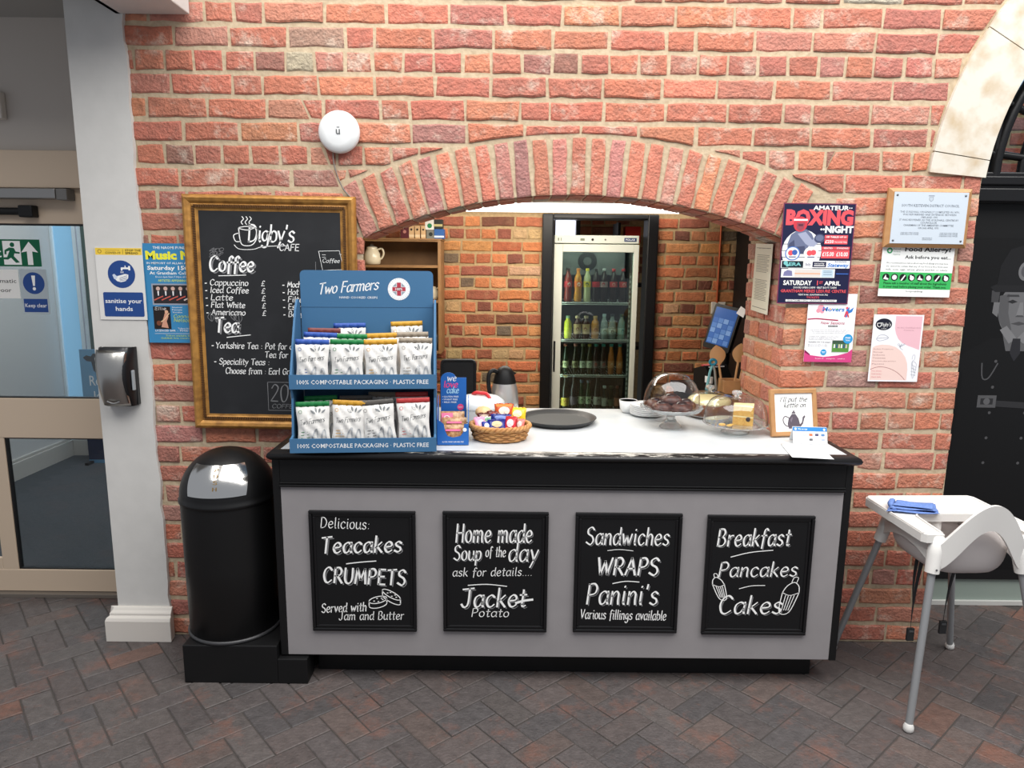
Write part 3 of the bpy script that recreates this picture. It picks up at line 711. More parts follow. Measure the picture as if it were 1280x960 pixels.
mb = MB(); cb(mb, -0.897, -0.35, 0.115, 1.297, -0.318, 0.83); mb.build('front_panel', M_GREY, ct, bevel=0.002)
mb = MB()
for a, b in ((-0.927, -0.897), (1.297, 1.327)):
    mb = MB(); cb(mb, a, -0.352, 0.112, b, -0.012, 0.94, M_BLK); mb.build('side_panel', None, ct, bevel=0.004)
mb = MB(); cb(mb, -0.897, -0.352, 0.842, 1.297, -0.318, 0.94, M_BLK); mb.build('frieze', None, ct, bevel=0.002)
mb = MB()
cb(mb, -0.899, -0.362, 0.826, 1.299, -0.318, 0.836, M_BLK); cb(mb, -0.899, -0.358, 0.838, 1.299, -0.318, 0.845, M_BLK); mb.build('moulding', None, ct, bevel=0.003)
mb = MB(); cb(mb, -0.80, -0.27, 0.0, 1.262, -0.03, 0.118, M_BLK); mb.build('plinth', None, ct, bevel=0.003)
M_TOP = mat('white_worktop', (206, 209, 210), 0.3, bump=0.03, scale=9, c2=(192, 197, 200), thr=(0.4, 0.75))
mb = MB(); T = [(-0.905, -0.365), (1.31, -0.365), (1.31, -0.016), (1.133, -0.016), (1.133, 0.47), (-0.607, 0.47), (-0.607, -0.016), (-0.905, -0.016)]
mb.prism([(x-ox, y-oy) for x, y in T], UP, 0.944, CZ); mb.build('worktop', M_TOP, ct)
mb = MB()
def nosing(pts):
    P = [Vector((x-ox, y-oy, 0)) for x, y in pts]
    prof = [(0.0, 0.938), (0.012, 0.94), (0.024, 0.948), (0.028, 0.957), (0.024, 0.968), (0.012, 0.975), (0.0, 0.9765), (-0.014, 0.9765), (-0.014, 0.938)]
    vs = []
    for i, p in enumerate(P):
        d = []
        for a, b in ((i-1, i), (i, i+1)):
            if 0 <= a and b < len(P):
                e = (P[b]-P[a]).normalized(); d.append(Vector((e.y, -e.x, 0)))
        nrm = sum(d, Vector()); nrm = nrm/(nrm.dot(d[0]))
        vs += [p+nrm*o+Vector((0, 0, z)) for o, z in prof]
    n = len(prof); k = len(P)
    mb.add(vs, [(i*n+j, (i+1)*n+j, (i+1)*n+(j+1) % n, i*n+(j+1) % n) for i in range(k-1) for j in range(n)], M_WORN, None, None, True)
    mb.add(vs, [list(range(n)), list(range(k*n-1, (k-1)*n-1, -1))], M_WORN)
nosing([(-0.905, -0.016), (-0.905, -0.365), (1.31, -0.365), (1.31, -0.016)])
mb.build('worktop_nosing', None, ct)
# four chalkboards let into the front, each with its own lettering
def chalkboard(x0, x1, z0, z1, lab, draw):
    cx, cz, w, h = (x0+x1)/2, (z0+z1)/2, x1-x0, z1-z0
    mb = MB(); mb.box((-w/2+.01, -0.006, -h/2+.01), (w/2-.01, 0.0, h/2-.01), M_CHB)
    b = mb.build('chalkboard', None, ct, (cx-ox, -0.35-oy, cz)); b['label'] = lab
    mb = MB(); e = 0.013
    for a in (((-w/2, -0.014, -h/2), (w/2, 0, -h/2+e)), ((-w/2, -0.014, h/2-e), (w/2, 0, h/2)), ((-w/2, -0.014, -h/2+e), (-w/2+e, 0, h/2-e)), ((w/2-e, -0.014, -h/2+e), (w/2, 0, h/2-e))): mb.box(a[0], a[1], M_BK)
    e2 = e+0.012
    for a in (((-w/2+e, -0.009, -h/2+e), (w/2-e, 0, -h/2+e2)), ((-w/2+e, -0.009, h/2-e2), (w/2-e, 0, h/2-e)), ((-w/2+e, -0.009, -h/2+e2), (-w/2+e2, 0, h/2-e2)), ((w/2-e2, -0.009, -h/2+e2), (w/2-e, 0, h/2-e2))): mb.box(a[0], a[1], M_BK)
    mb.build('frame', None, b, bevel=0.003)
    mb = MB()
    def P(u, v): return (-w/2+u*w, h/2-v*h)
    def wr(t, u, v, sz, width=None, wd=None, sh=True, rise=0.0, align='c', m=M_CHK, gap=1.25, slant=0.12):
        a, c = P(u, v)
        L = hand_lines(t, a, c, sz*h, align, width*w if width else None, slant, rise, gap)
        k = (wd*h if wd else sz*h*0.15)*0.74
        if sh: ribbon(mb, [[(x+k*0.75, y-k*0.8) for x, y in q] for q in L], k*0.55, M_CHG, 0.0066)
        ribbon(mb, L, k, m, 0.0069, FR, R(35), 0.5)
    def ln(pts, wd=0.008, m=M_CHK): ribbon(mb, [catmull([P(*q) for q in pts], 5)], wd*h, m, 0.0072, FR, 0, 0.8)
    draw(wr, ln)
    mb.build('chalk_lettering', None, b)
def d1(wr, ln):
    wr('Delicious:', 0.335, 0.145, 0.085, 0.46, 0.011, False, -0.03)
    wr('Teacakes', 0.48, 0.34, 0.13, 0.76, 0.024, rise=0.03)
    ln([(0.34, 0.435), (0.48, 0.42), (0.62, 0.41)], 0.010)
    wr('CRUMPETS', 0.50, 0.60, 0.125, 0.78, 0.024, rise=-0.03)
    wr('Served with', 0.30, 0.84, 0.075, 0.43, 0.012, False, 0.05)
    wr('Jam and Butter', 0.56, 0.905, 0.07, 0.62, 0.010, False, 0.02)
    for cx, cy, a in ((0.63, 0.735, -0.05), (0.76, 0.69, 0.12)):
        pt = lambda t, k=1.0: (cx+0.085*math.cos(t)*k, cy+0.028*math.sin(t)*k+0.3*a*math.cos(t)*k)
        ln([pt(t*math.pi/8) for t in range(17)], 0.008)
        ln([pt(0), (pt(0)[0], pt(0)[1]+0.04)], 0.008); ln([pt(math.pi), (pt(math.pi)[0], pt(math.pi)[1]+0.04)], 0.008)
        ln([(pt(math.pi*t/8)[0], pt(math.pi*t/8)[1]+0.04) for t in range(9)], 0.008)
        for q in (0.3, 1.6, 2.9, 4.4, 5.5): ln([pt(q, 0.5), (pt(q, 0.5)[0]+0.01, pt(q, 0.5)[1])], 0.009)
def d2(wr, ln):
    wr('Home made', 0.48, 0.25, 0.15, 0.72, 0.019, rise=0.01)
    wr('Soup', 0.23, 0.40, 0.12, 0.26, 0.017); wr('of the', 0.50, 0.37, 0.085, 0.19, 0.011, False); wr('day', 0.76, 0.405, 0.15, 0.28, 0.019)
    wr('ask for details....', 0.47, 0.53, 0.07, 0.76, 0.010, False, 0.02)
    ln([(0.24, 0.61), (0.42, 0.60), (0.61, 0.615)], 0.009)
    wr('Jacket', 0.48, 0.79, 0.155, 0.62, 0.024, rise=0.02); ln([(0.70, 0.755), (0.78, 0.735), (0.86, 0.725)], 0.022)
    wr('Potato', 0.45, 0.875, 0.07, 0.36, 0.011, False)
def d3(wr, ln):
    wr('Sandwiches', 0.49, 0.26, 0.14, 0.78, 0.018); ln([(0.31, 0.31), (0.42, 0.30), (0.55, 0.31)], 0.006)
    wr('WRAPS', 0.50, 0.51, 0.14, 0.58, 0.024)
    ln([(0.37, 0.585), (0.49, 0.565), (0.62, 0.57)], 0.009)
    wr("Panini's", 0.46, 0.76, 0.17, 0.68, 0.022)
    wr('Various fillings available', 0.48, 0.89, 0.08, 0.82, 0.011, False, -0.01)
def d4(wr, ln):
    wr('Breakfast', 0.44, 0.25, 0.14, 0.68, 0.019, rise=0.02)
    ln([(0.24, 0.345), (0.42, 0.305), (0.63, 0.285)], 0.008)
    wr('Pancakes', 0.50, 0.505, 0.12, 0.74, 0.017, rise=0.02); ln([(0.34, 0.61), (0.45, 0.585), (0.58, 0.58)], 0.007)
    wr('Cakes', 0.45, 0.82, 0.15, 0.60, 0.022, rise=0.01)
    for cx, cy, k, a in ((0.15, 0.60, 0.75, 0.02), (0.82, 0.67, 1.05, -0.02)):
        def q(x, y): return (cx+x*k*0.075+a*y*1.2, cy+y*k*0.075)
        ln([q(-1, -.4), q(-.7, -1.1), q(0, -1.5), q(.7, -1.1), q(1, -.4)], 0.007); ln([q(-1, -.4), q(-.6, 1.7), q(.6, 1.7), q(1, -.4)], 0.007)
        ln([q(-.3, -1.5), q(-.2, -2), q(.3, -2), q(.3, -1.5)], 0.006); ln([q(-1, -.4), q(0, -.1), q(1, -.4)], 0.006)
        for x in (-.5, -.15, .2, .55): ln([q(x, -.1), q(x*0.75, 1.5)], 0.006)
chalkboard(-0.79, -0.372, 0.226, 0.732, 'chalkboard lettered teacakes and crumpets with a drawing of two crumpets', d1)
chalkboard(-0.266, 0.149, 0.229, 0.734, 'chalkboard lettered home made soup of the day and jacket potato', d2)
chalkboard(0.254, 0.672, 0.231, 0.734, 'chalkboard lettered sandwiches, wraps and paninis', d3)
chalkboard(0.770, 1.190, 0.227, 0.730, 'chalkboard lettered breakfast, pancakes and cakes with two cupcake drawings', d4)

# ------------------------------------------------------------------ bin on its box
tg = thing('bin_plinth', 'low black wooden box under the bin beside the counter', 'box', (-1.06, -0.19, 0))
mb = MB(); mb.box((-0.255, -0.185, 0.0), (0.125, 0.165, 0.165), M_BLK); mb.build('box_body', None, tg, bevel=0.004)
mb = MB(); mb.box((0.125, -0.185, 0.0), (0.245, -0.09, 0.108), M_BLK); mb.build('toe_board', None, tg, bevel=0.003)
BR = 0.187
bn = thing('litter_bin', 'tall black dome-topped litter bin with a shiny metal push flap', 'bin', (-1.165, -0.192, 0.165))
M_BIN = mat('black_powder_coat', (14, 14, 15), 0.42, spec=0.4)
M_CHR = mat('scuffed_chrome', (214, 212, 208), 0.16, 1.0, bump=0.08, scale=5)
mb = MB(); mb.lathe([(BR-.012, 0.0), (BR-.006, 0.004), (BR-.003, 0.3), (BR-.001, 0.565)], 44, M_BIN); mb.build('bin_body', None, bn)
mb = MB(); mb.lathe([(BR-.004, 0.0), (BR+.002, 0.003), (BR+.002, 0.012), (BR-.004, 0.015)], 44, mat('dark_rim', (52, 52, 54), 0.4)); mb.build('base_rim', None, bn)
mb = MB(); mb.lathe([(BR-.002, 0.562), (BR+.004, 0.566), (BR+.004, 0.578), (BR, 0.584)]+[(BR*math.cos(R(a)), 0.585+BR*math.sin(R(a))) for a in range(4, 88, 6)]+[(0.0001, 0.585+BR)], 44, M_BIN); dm = mb.build('dome_lid', None, bn)
def onsph(az, el, k=1.0):
    r = BR*k; return (r*math.cos(el)*math.sin(az), -r*math.cos(el)*math.cos(az), 0.585+r*math.sin(el))
def flapmap(u, v, k):
    e = R(10+40*v); return onsph(R(6)+R(36)*(u*2-1)*(1+0.35*v), e, k)
mb = MB(); mb.surf(lambda u, v: flapmap(u, v, 1.022), 16, 12, M_CHR)
mb.surf(lambda u, v: flapmap(u, v, 0.99), 16, 12, M_CHR, flip=True)
for k in (0, 1):
    mb.surf(lambda u, v: flapmap(u, k, 0.99+0.032*v), 16, 1, M_CHR, flip=bool(k)); mb.surf(lambda u, v: flapmap(k, u, 0.99+0.032*v), 12, 1, M_CHR, flip=not k)
fp = mb.build('push_flap', None, bn); fp['label'] = 'shiny metal push flap'
mb = MB()
for i, ch in enumerate('PUSH'):
    L = hand_lines(ch, -0.03, 0, 0.10, slant=0)
    def mp(u, v, w, i=i): return flapmap(0.53+u, 0.78-0.19*i+v, w)
    ribbon(mb, L, 0.017, mat('worn_brass_letter', (138, 112, 72), 0.4, 0.6), 1.028, mp, 0, 1.0)
mb.build('push_lettering', None, fp)
mb = MB(); mb.tube([(-BR-.004+0.006*math.sin(t/8*2*math.pi), -0.03, 0.55+0.012*math.cos(t/8*2*math.pi)) for t in range(8)], 0.0022, 6, M_CHR, closed=True); mb.build('side_ring', None, bn)

# ------------------------------------------------------------------ framed menu blackboard on the wall
M_GOLD = mat('antique_gold', (188, 136, 66), 0.42, 0.3, bump=0.5, scale=30, c2=(142, 98, 46), thr=(0.35, 0.7)); M_GOLD2 = mat('dark_gold_bead', (92, 60, 28), 0.5, 0.3)
bw, bh = 0.706, 0.974
bb = thing('menu_blackboard', 'large menu blackboard in an ornate gold frame on the brick wall', 'blackboard', (-1.0, -0.0195, 1.464), 0); bb.rotation_euler = (0, R(0.4), 0)
mb = MB(); mb.box((-bw/2+.04, -0.014, -bh/2+.04), (bw/2-.04, 0, bh/2-.04), mat('blackboard_slate', (27, 28, 31), 0.55, bump=0.05, scale=8, c2=(42, 43, 46), thr=(0.5, 0.9))); mb.build('slate', None, bb)
mb = MB(); prof = [(0.0, 0.0), (0.0, 0.016), (0.006, 0.026), (0.014, 0.030), (0.026, 0.026), (0.036, 0.018), (0.040, 0.020), (0.052, 0.018), (0.056, 0.0155), (0.064, 0.0145), (0.064, 0.0)]
def mitred(mb, w, h, prof, m):
    n = len(prof); vs = []
    for sx, sz in ((-1, -1), (1, -1), (1, 1), (-1, 1)): vs += [(sx*(w/2-d), -z, sz*(h/2-d)) for d, z in prof]
    for i in range(4):
        j = (i+1) % 4
        mb.add(vs, [(i*n+k, j*n+k, j*n+k+1, i*n+k+1) for k in range(n-1)], m)
mitred(mb, bw, bh, prof, M_GOLD); fr = mb.build('frame', None, bb)
mb = MB()
def beadrow(x0, z0, x1, z1, n):
    for i in range(n):
        t = (i+.5)/n; cx, cz = x0+(x1-x0)*t, z0+(z1-z0)*t; dx, dz = (x1-x0)/n*0.36, (z1-z0)/n*0.36
        ln_ = math.hypot(dx, dz); nx, nz = -dz/ln_*0.0055, dx/ln_*0.0055
        q = [(cx-dx-nx, cz-dz-nz), (cx+dx-nx*1, cz+dz-nz), (cx+dx+nx+dx*.5, cz+dz+nz+dz*.5), (cx-dx+nx+dx*.5, cz-dz+nz+dz*.5)]
        mb.prism(q, FR, 0.012, 0.0235, M_GOLD2)
a, b = bw/2-.046, bh/2-.046
beadrow(-a, b, a, b, 64); beadrow(a, -b, -a, -b, 64); beadrow(-a, -b, -a, b, 90); beadrow(a, b, a, -b, 90)
mb.build('bead_moulding', None, fr)
mb = MB(); mW = 0.0146
def bt(t, u, v, sz, width=None, wd=None, m=M_CHK, align='l', rise=0.0, sh=False, gap=0.8):
    x, z = -bw/2+u*bw, bh/2-v*bh; L = hand_lines(t, x, z, sz*bh, align, width*bw if width else None, 0.12, rise, gap)
    k = (wd or sz*0.13)*bh
    if sh: ribbon(mb, [[(p+k*0.8, q-k*0.7) for p, q in s_] for s_ in L], k*0.8, M_CHG, mW)
    ribbon(mb, L, k, m, mW+0.0003, FR, R(35), 0.5)
def bl(pts, wd=0.004, m=M_CHK, sm=True):
    q = [(-bw/2+u*bw, bh/2-v*bh) for u, v in pts]; ribbon(mb, [catmull(q, 5) if sm else q], wd*bh, m, mW+0.0003, FR, 0, 0.8)
bt("Digby's", 0.37, 0.19, 0.07, 0.27, 0.0085, gap=0.4); bt('CAFE', 0.55, 0.225, 0.027, 0.115, 0.004)
bl([(0.32, 0.135), (0.325, 0.18), (0.34, 0.205), (0.39, 0.205), (0.42, 0.18), (0.425, 0.135), (0.37, 0.143), (0.32, 0.135), (0.37, 0.128), (0.425, 0.135)]); bl([(0.325, 0.155), (0.29, 0.165), (0.30, 0.19), (0.33, 0.19)])
bl([(0.29, 0.205), (0.32, 0.222), (0.40, 0.222), (0.46, 0.21), (0.60, 0.205)], 0.003)
for x in (0.345, 0.368, 0.39): bl([(x, 0.12), (x-0.008, 0.11), (x+0.006, 0.098), (x-0.002, 0.088)], 0.0035)
bt('Coffee', 0.135, 0.315, 0.062, 0.26, 0.010, sh=True); bl([(0.19, 0.335), (0.27, 0.333), (0.35, 0.33)], 0.004)
for i in range(11):
    cx, cy = 0.155+0.018*(i % 4)+0.012*rnd.random(), 0.225+0.013*(i//4)+0.006*rnd.random(); a = rnd.random()*3
    bl([(cx+0.014*math.cos(t*math.pi/4+a), cy+0.007*math.sin(t*math.pi/4)) for t in range(9)], 0.002, M_CHG)
for i, (t, w) in enumerate((('Cappuccino', .225), ('Iced Coffee', .225), ('Latte', .13), ('Flat White', .20), ('Americano', .20))):
    v = 0.375+i*0.0315; bt('-', 0.105, v, 0.02, 0.012, 0.005); bt(t, 0.135, v, 0.024, w, 0.0038); bt('£', 0.435, v, 0.022, 0.022, 0.003)
for i, t in enumerate(('Mocha', 'Hot Chocolate', 'Filter Coffee', 'Espresso', 'Babyccino')):
    v = 0.378+i*0.0315; bt('-', 0.56, v, 0.02, 0.012, 0.005); bt(t, 0.59, v, 0.024, 0.02*len(t), 0.0038)
bt('Tea', 0.15, 0.575, 0.062, 0.14, 0.010, sh=True); bl([(0.22, 0.597), (0.30, 0.59), (0.36, 0.585)], 0.004)
for cx, cy, a in ((0.135, 0.51, 1.0), (0.165, 0.515, 0.5), (0.27, 0.505, 0.9), (0.30, 0.512, 1.3)):
    bl([(cx, cy+.02), (cx-0.022*a, cy+.002), (cx-0.004, cy-0.018), (cx+0.012*a, cy), (cx, cy+.02), (cx-.004, cy-.012)], 0.002, M_CHG)
for t, u, v, w in (('Yorkshire Tea : Pot for one', 0.15, 0.645, 0.50), ('Tea for two', 0.44, 0.682, 0.22), ('Speciality Teas :', 0.165, 0.715, 0.30), ('Choose from : Earl Grey', 0.20, 0.755, 0.42)):
    bt(t, u, v, 0.026, w, 0.0038)
bt('-', 0.125, 0.642, 0.02, 0.012, 0.005); bt('-', 0.135, 0.712, 0.02, 0.012, 0.005)
bt('200', 0.46, 0.875, 0.075, 0.17, 0.006, M_CHG); bt('COFFEE', 0.47, 0.905, 0.018, 0.15, 0.003, M_CHG); bl([(0.45, 0.79), (0.64, 0.79), (0.64, 0.915), (0.45, 0.915), (0.45, 0.79)], 0.003, M_CHG, False)
bl([(0.78, 0.225), (0.90, 0.222), (0.925, 0.30), (0.80, 0.305), (0.78, 0.225)], 0.0022, M_CHK, False); bt('Coffee', 0.80, 0.272, 0.016, 0.10, 0.0022); bl([(0.80, 0.24), (0.82, 0.24)], 0.002); bl([(0.80, 0.25), (0.82, 0.25)], 0.002)
bl([(0.90, 0.235), (0.95, 0.245), (0.955, 0.255)], 0.002); bl([(0.76, 0.27), (0.76, 0.31)], 0.002, M_CHG); bl([(0.80, 0.31), (0.84, 0.315), (0.88, 0.306), (0.92, 0.313)], 0.004, M_CHG)
mb.build('chalk_lettering', None, bb)

# ------------------------------------------------------------------ wifi disc and its cable
wd_ = thing('wireless_access_point', 'round white wireless disc high on the brick wall above the blackboard', 'access point', (-0.702, -0.016, 2.20))
mb = MB(); TURN = Matrix.Rotation(R(90), 4, 'X')
mb.lathe([(0.072, 0.0), (0.082, 0.006), (0.083, 0.016), (0.076, 0.028), (0.05, 0.033), (0.0001, 0.035)], 40, mat('white_plastic', (226, 228, 228), 0.35), TURN); mb.build('disc_body', None, wd_)
mb = MB(); put_text(mb, 'u', 0, -0.011, 0.028, mat('grey_logo', (90, 92, 94), 0.5), 0.0357, FR, 'c', 0.02); mb.add([FR(-.005, .014, .0357), FR(.007, .014, .0357), FR(.007, .017, .0357), FR(-.005, .017, .0357)], [(0, 1, 2, 3)], mat('grey_logo', (90, 92, 94), 0.5)); mb.build('logo', None, wd_)
mb = MB(); mb.tube(catmull([(-0.732, -0.019, 2.135), (-0.728, -0.019, 2.07), (-0.700, -0.020, 1.99), (-0.662, -0.03, 1.945)], 6), 0.0032, 6, mat('grey_cable', (120, 112, 104), 0.5)); tag(mb.build('cable', None), 'thin grey cable running from the white disc down to the blackboard', 'cable')
mb = MB(); mb.tube(catmull([(-0.672, 0.11, 1.80), (-0.678, 0.11, 1.70), (-0.665, 0.12, 1.60), (-0.632, 0.13, 1.565), (-0.638, 0.13, 1.585), (-0.655, 0.12, 1.64), (-0.664, 0.11, 1.70)], 6), 0.004, 6, mat('pale_cable', (196, 192, 184), 0.5)); tag(mb.build('cable', None), 'pale looped cable hanging at the left end of the brick arch', 'cable')

# ------------------------------------------------------------------ posters and notices on the brickwork
NAVY = (26, 28, 62); CORAL = (222, 84, 92); WHITE = (238, 238, 236); BLACK = (22, 22, 24)
s = Sheet(0.296, 0.408, NAVY)
for v in (0.5, 0.57, 0.64): pass
s.disc(0.295, 0.475, 0.275, WHITE, 0.215)
for v in (0.40, 0.465, 0.53): s.rect(0.0, v, 0.62, v+0.006, NAVY)
s.rect(0, 0.0, 0.012, 1, (120, 50, 80)); s.rect(0.988, 0, 1, 1, (120, 50, 80)); s.rect(0, 0, 1, 0.008, (120, 50, 80)); s.rect(0, .992, 1, 1, (120, 50, 80))
s.text(0.68, 0.065, 0.042, 'AMATEUR··', WHITE, 'c', 0.03, 0.54)
s.text(0.51, 0.205, 0.135, 'BOXING', CORAL, 'c', 0.06, 0.93)
s.text(0.76, 0.285, 0.062, '··NIGHT', WHITE, 'c', 0.05, 0.46)
# the boxer: gloves up, headguard
skin, sk2, sk3 = (104, 112, 140), (70, 76, 104), (156, 162, 186)
s.poly([(0.10, 0.50), (0.09, 0.40), (0.13, 0.31), (0.22, 0.265), (0.34, 0.255), (0.42, 0.30), (0.46, 0.36), (0.38, 0.43), (0.40, 0.50)], skin)
s.poly([(0.22, 0.30), (0.33, 0.28), (0.43, 0.36), (0.52, 0.30), (0.56, 0.36), (0.44, 0.44), (0.34, 0.40)], sk3); s.poly([(0.10, 0.50), (0.11, 0.40), (0.18, 0.36), (0.21, 0.50)], sk2); s.poly([(0.21, 0.43), (0.33, 0.42), (0.36, 0.50), (0.22, 0.50)], sk2)
s.disc(0.53, 0.345, 0.075, sk2, 0.045); s.disc(0.53, 0.34, 0.055, skin, 0.03)
s.disc(0.25, 0.205, 0.095, (200, 60, 72), 0.075); s.rect(0.155, 0.155, 0.345, 0.172, WHITE); s.poly([(0.20, 0.19), (0.31, 0.19), (0.30, 0.25), (0.25, 0.272), (0.20, 0.25)], (150, 70, 84)); s.poly([(0.22, 0.205), (0.29, 0.205), (0.285, 0.225), (0.225, 0.225)], (90, 44, 60))
for u, c in ((0.17, (80, 120, 190)), (0.43, (230, 230, 230))):
    s.disc(u, 0.495, 0.105, c, 0.07); s.disc(u, 0.495, 0.09, WHITE, 0.06); s.disc(u-0.025, 0.49, 0.038, CORAL); s.disc(u+0.03, 0.485, 0.038, (60, 96, 170) if u < .3 else CORAL); s.rect(u-.05, 0.525, u+.05, 0.535, (60, 60, 110))
for a in ((0.60, 0.31, 0.92, 0.345), (0.60, 0.35, 0.92, 0.40), (0.57, 0.425, 0.96, 0.452), (0.57, 0.457, 0.96, 0.54)): s.rect(*a, CORAL)
s.text(0.76, 0.338, 0.018, 'VIP TABLES OF 10', WHITE, 'c', 0.02, 0.28); s.text(0.67, 0.388, 0.028, '£250', WHITE, 'c', 0.02, 0.12); s.text(0.83, 0.385, 0.014, 'INCLUDES MEAL', WHITE, 'c', 0.01, 0.17)
s.text(0.66, 0.447, 0.016, 'SEATED', WHITE, 'c', 0.01, 0.12); s.text(0.86, 0.447, 0.016, 'STANDING', WHITE, 'c', 0.01, 0.16)
s.text(0.665, 0.518, 0.04, '£15.00', WHITE, 'c', 0.02, 0.16); s.text(0.86, 0.518, 0.04, '£10.00', WHITE, 'c', 0.02, 0.16)
s.rect(0.02, 0.565, 0.98, 0.64, WHITE); s.rect(0.03, 0.57, 0.33, 0.637, (20, 34, 44)); s.text(0.215, 0.618, 0.034, 'ERA', (120, 190, 190), 'c', 0.03, 0.17); s.disc(0.085, 0.59, 0.03, (120, 190, 190)); s.disc(0.11, 0.613, 0.02, (120, 190, 190))
s.text(0.40, 0.615, 0.028, 'bdy', (60, 60, 110), 'c', 0.01, 0.07); s.rect(0.46, 0.575, 0.65, 0.63, NAVY); s.text(0.555, 0.60, 0.016, 'security', WHITE, 'c', 0.01, 0.14); s.rect(0.48, 0.61, 0.63, 0.618, WHITE)
s.text(0.82, 0.625, 0.036, 'Stateway', (50, 120, 200), 'c', 0.03, 0.30, 0.2); s.text(0.85, 0.582, 0.014, 'BOXING', (50, 60, 120), 'c', 0.01, 0.16)
s.rect(0.03, 0.648, 0.78, 0.735, (226, 226, 226)); s.poly([(0.06, 0.72), (0.07, 0.68), (0.12, 0.66), (0.18, 0.67), (0.19, 0.72)], (120, 120, 160)); s.rect(0.22, 0.655, 0.58, 0.73, (214, 206, 200)); s.rect(0.22, 0.69, 0.58, 0.70, (222, 160, 120)); s.rect(0.6, 0.655, 0.76, 0.73, (190, 210, 222))
for v in (0.665, 0.68, 0.7): s.rect(0.62, v, 0.74, v+0.006, (120, 140, 160))
s.rect(0.80, 0.69, 0.97, 0.70, (60, 100, 180))
s.text(0.27, 0.81, 0.045, 'SATURDAY', WHITE, 'c', 0.03, 0.40); s.text(0.55, 0.81, 0.045, '1', CORAL, 'c', 0.03); s.text(0.60, 0.795, 0.024, 'ST', CORAL, 'c', 0.02); s.text(0.76, 0.81, 0.04, 'APRIL', WHITE, 'c', 0.03, 0.23)
s.text(0.52, 0.845, 0.02, 'DOORS OPEN 6.30PM · FIRST BOUT 7.30PM', WHITE, 'c', 0.01, 0.60)
s.text(0.50, 0.885, 0.03, 'GRANTHAM MERES LEISURE CENTRE', CORAL, 'c', 0.02, 0.92)
s.text(0.5, 0.915, 0.016, 'TRENT ROAD, GRANTHAM NG31 7XQ', WHITE, 'c', 0.01, 0.42); s.text(0.5, 0.945, 0.02, 'TICKETS', CORAL, 'c', 0.01, 0.18)
s.rect(0.12, 0.957, 0.84, 0.978, WHITE); s.text(0.48, 0.975, 0.016, 'GRANTHAMBOXING · GRANTHAM · STATEWAY', NAVY, 'c', 0.01, 0.68)
s.put('boxing_poster', 'navy and red amateur boxing night poster on the brick wall', 'poster', (1.249, -0.0205, 1.739), 0.0)

s = Sheet(0.202, 0.288, (240, 240, 242))
s.rect(0, 0.0, 1, 0.008, (225, 225, 228)); s.disc(0.27, 0.21, 0.07, (240, 168, 180)); s.disc(0.22, 0.25, 0.045, (236, 150, 166)); s.disc(0.3, 0.26, 0.04, (236, 150, 166))
s.text(0.53, 0.255, 0.06, 'Movers', (52, 120, 196), 'c', 0.03, 0.46, 0.1)
for i, c in enumerate(((226, 60, 110), (250, 170, 50), (90, 190, 90))): s.disc(0.34+0.13*i, 0.225, 0.016, c)
s.poly([(0.80, 0.22), (0.86, 0.19), (0.86, 0.24), (0.95, 0.19), (0.92, 0.26), (0.84, 0.29), (0.82, 0.34), (0.79, 0.34), (0.80, 0.27)], (52, 120, 196)); s.disc(0.81, 0.205, 0.025, (226, 90, 110)); s.poly([(0.76, 0.33), (0.79, 0.25), (0.83, 0.25), (0.87, 0.34), (0.84, 0.34), (0.81, 0.29), (0.79, 0.34)], (210, 70, 90))
s.stroke([(0.02, 0.375), (0.2, 0.365), (0.4, 0.375), (0.64, 0.385)], 0.018, (170, 40, 80))
s.text(0.54, 0.445, 0.042, 'New Sessions', (176, 50, 86), 'c', 0.01, 0.50, 0.25); s.rect(0.45, 0.46, 0.65, 0.482, (60, 60, 66)); s.text(0.55, 0.478, 0.014, 'MARCH 2023', WHITE, 'c', 0, 0.17)
for i in range(3): s.text(0.5, 0.535+0.022*i, 0.012, 'Fun energetic music and movement classes for little ones', (110, 110, 116), 'c', 0, 0.82-0.06*i)
for i in range(3): s.text(0.07, 0.63+0.022*i, 0.012, 'Tuesdays at the Guildhall Centre from 10am', (90, 90, 96), 'l', 0, 0.62-0.05*i)
s.text(0.07, 0.715, 0.018, 'Suitable for 0-5 years', BLACK, 'l', 0.01, 0.46)
for i in range(2): s.text(0.07, 0.75+0.022*i, 0.012, 'Book your place today', (100, 100, 106), 'l', 0, 0.40)
s.rect(0.56, 0.67, 0.93, 0.86, (206, 206, 206)); s.rect(0.57, 0.68, 0.92, 0.85, (86, 140, 62)); s.rect(0.57, 0.68, 0.92, 0.73, (60, 84, 66))
for i in range(6): s.poly([(0.60+0.05*i, 0.79), (0.605+0.05*i, 0.735), (0.63+0.05*i, 0.735), (0.635+0.05*i, 0.79)], [(226, 226, 230), (60, 70, 130), (210, 190, 180)][i % 3])
s.disc(0.885, 0.655, 0.10, (46, 152, 210)); s.text(0.885, 0.65, 0.024, 'FREE', WHITE, 'c', 0.02, 0.11); s.text(0.885, 0.685, 0.02, 'TRIAL', WHITE, 'c', 0.01, 0.11)
s.disc(0.40, 0.855, 0.062, (46, 152, 210)); s.rect(0.36, 0.845, 0.44, 0.852, WHITE); s.rect(0.37, 0.86, 0.43, 0.866, WHITE)
s.poly([(0.0, 1.0), (0.0, 0.84), (0.12, 0.90), (0.4, 0.925), (0.7, 0.90), (0.9, 0.86), (1.0, 0.80), (1.0, 1.0)], (208, 70, 130)); s.poly([(0.0, 0.86), (0.0, 0.82), (0.12, 0.885), (0.12, 0.905)], (130, 30, 80))
s.text(0.55, 0.955, 0.016, 'facebook    instagram    email us', WHITE, 'c', 0, 0.62)
s.put('movers_flyer', 'white and pink kids movers class flyer below the boxing poster', 'flyer', (1.336, -0.0165, 1.434), R(0.3))

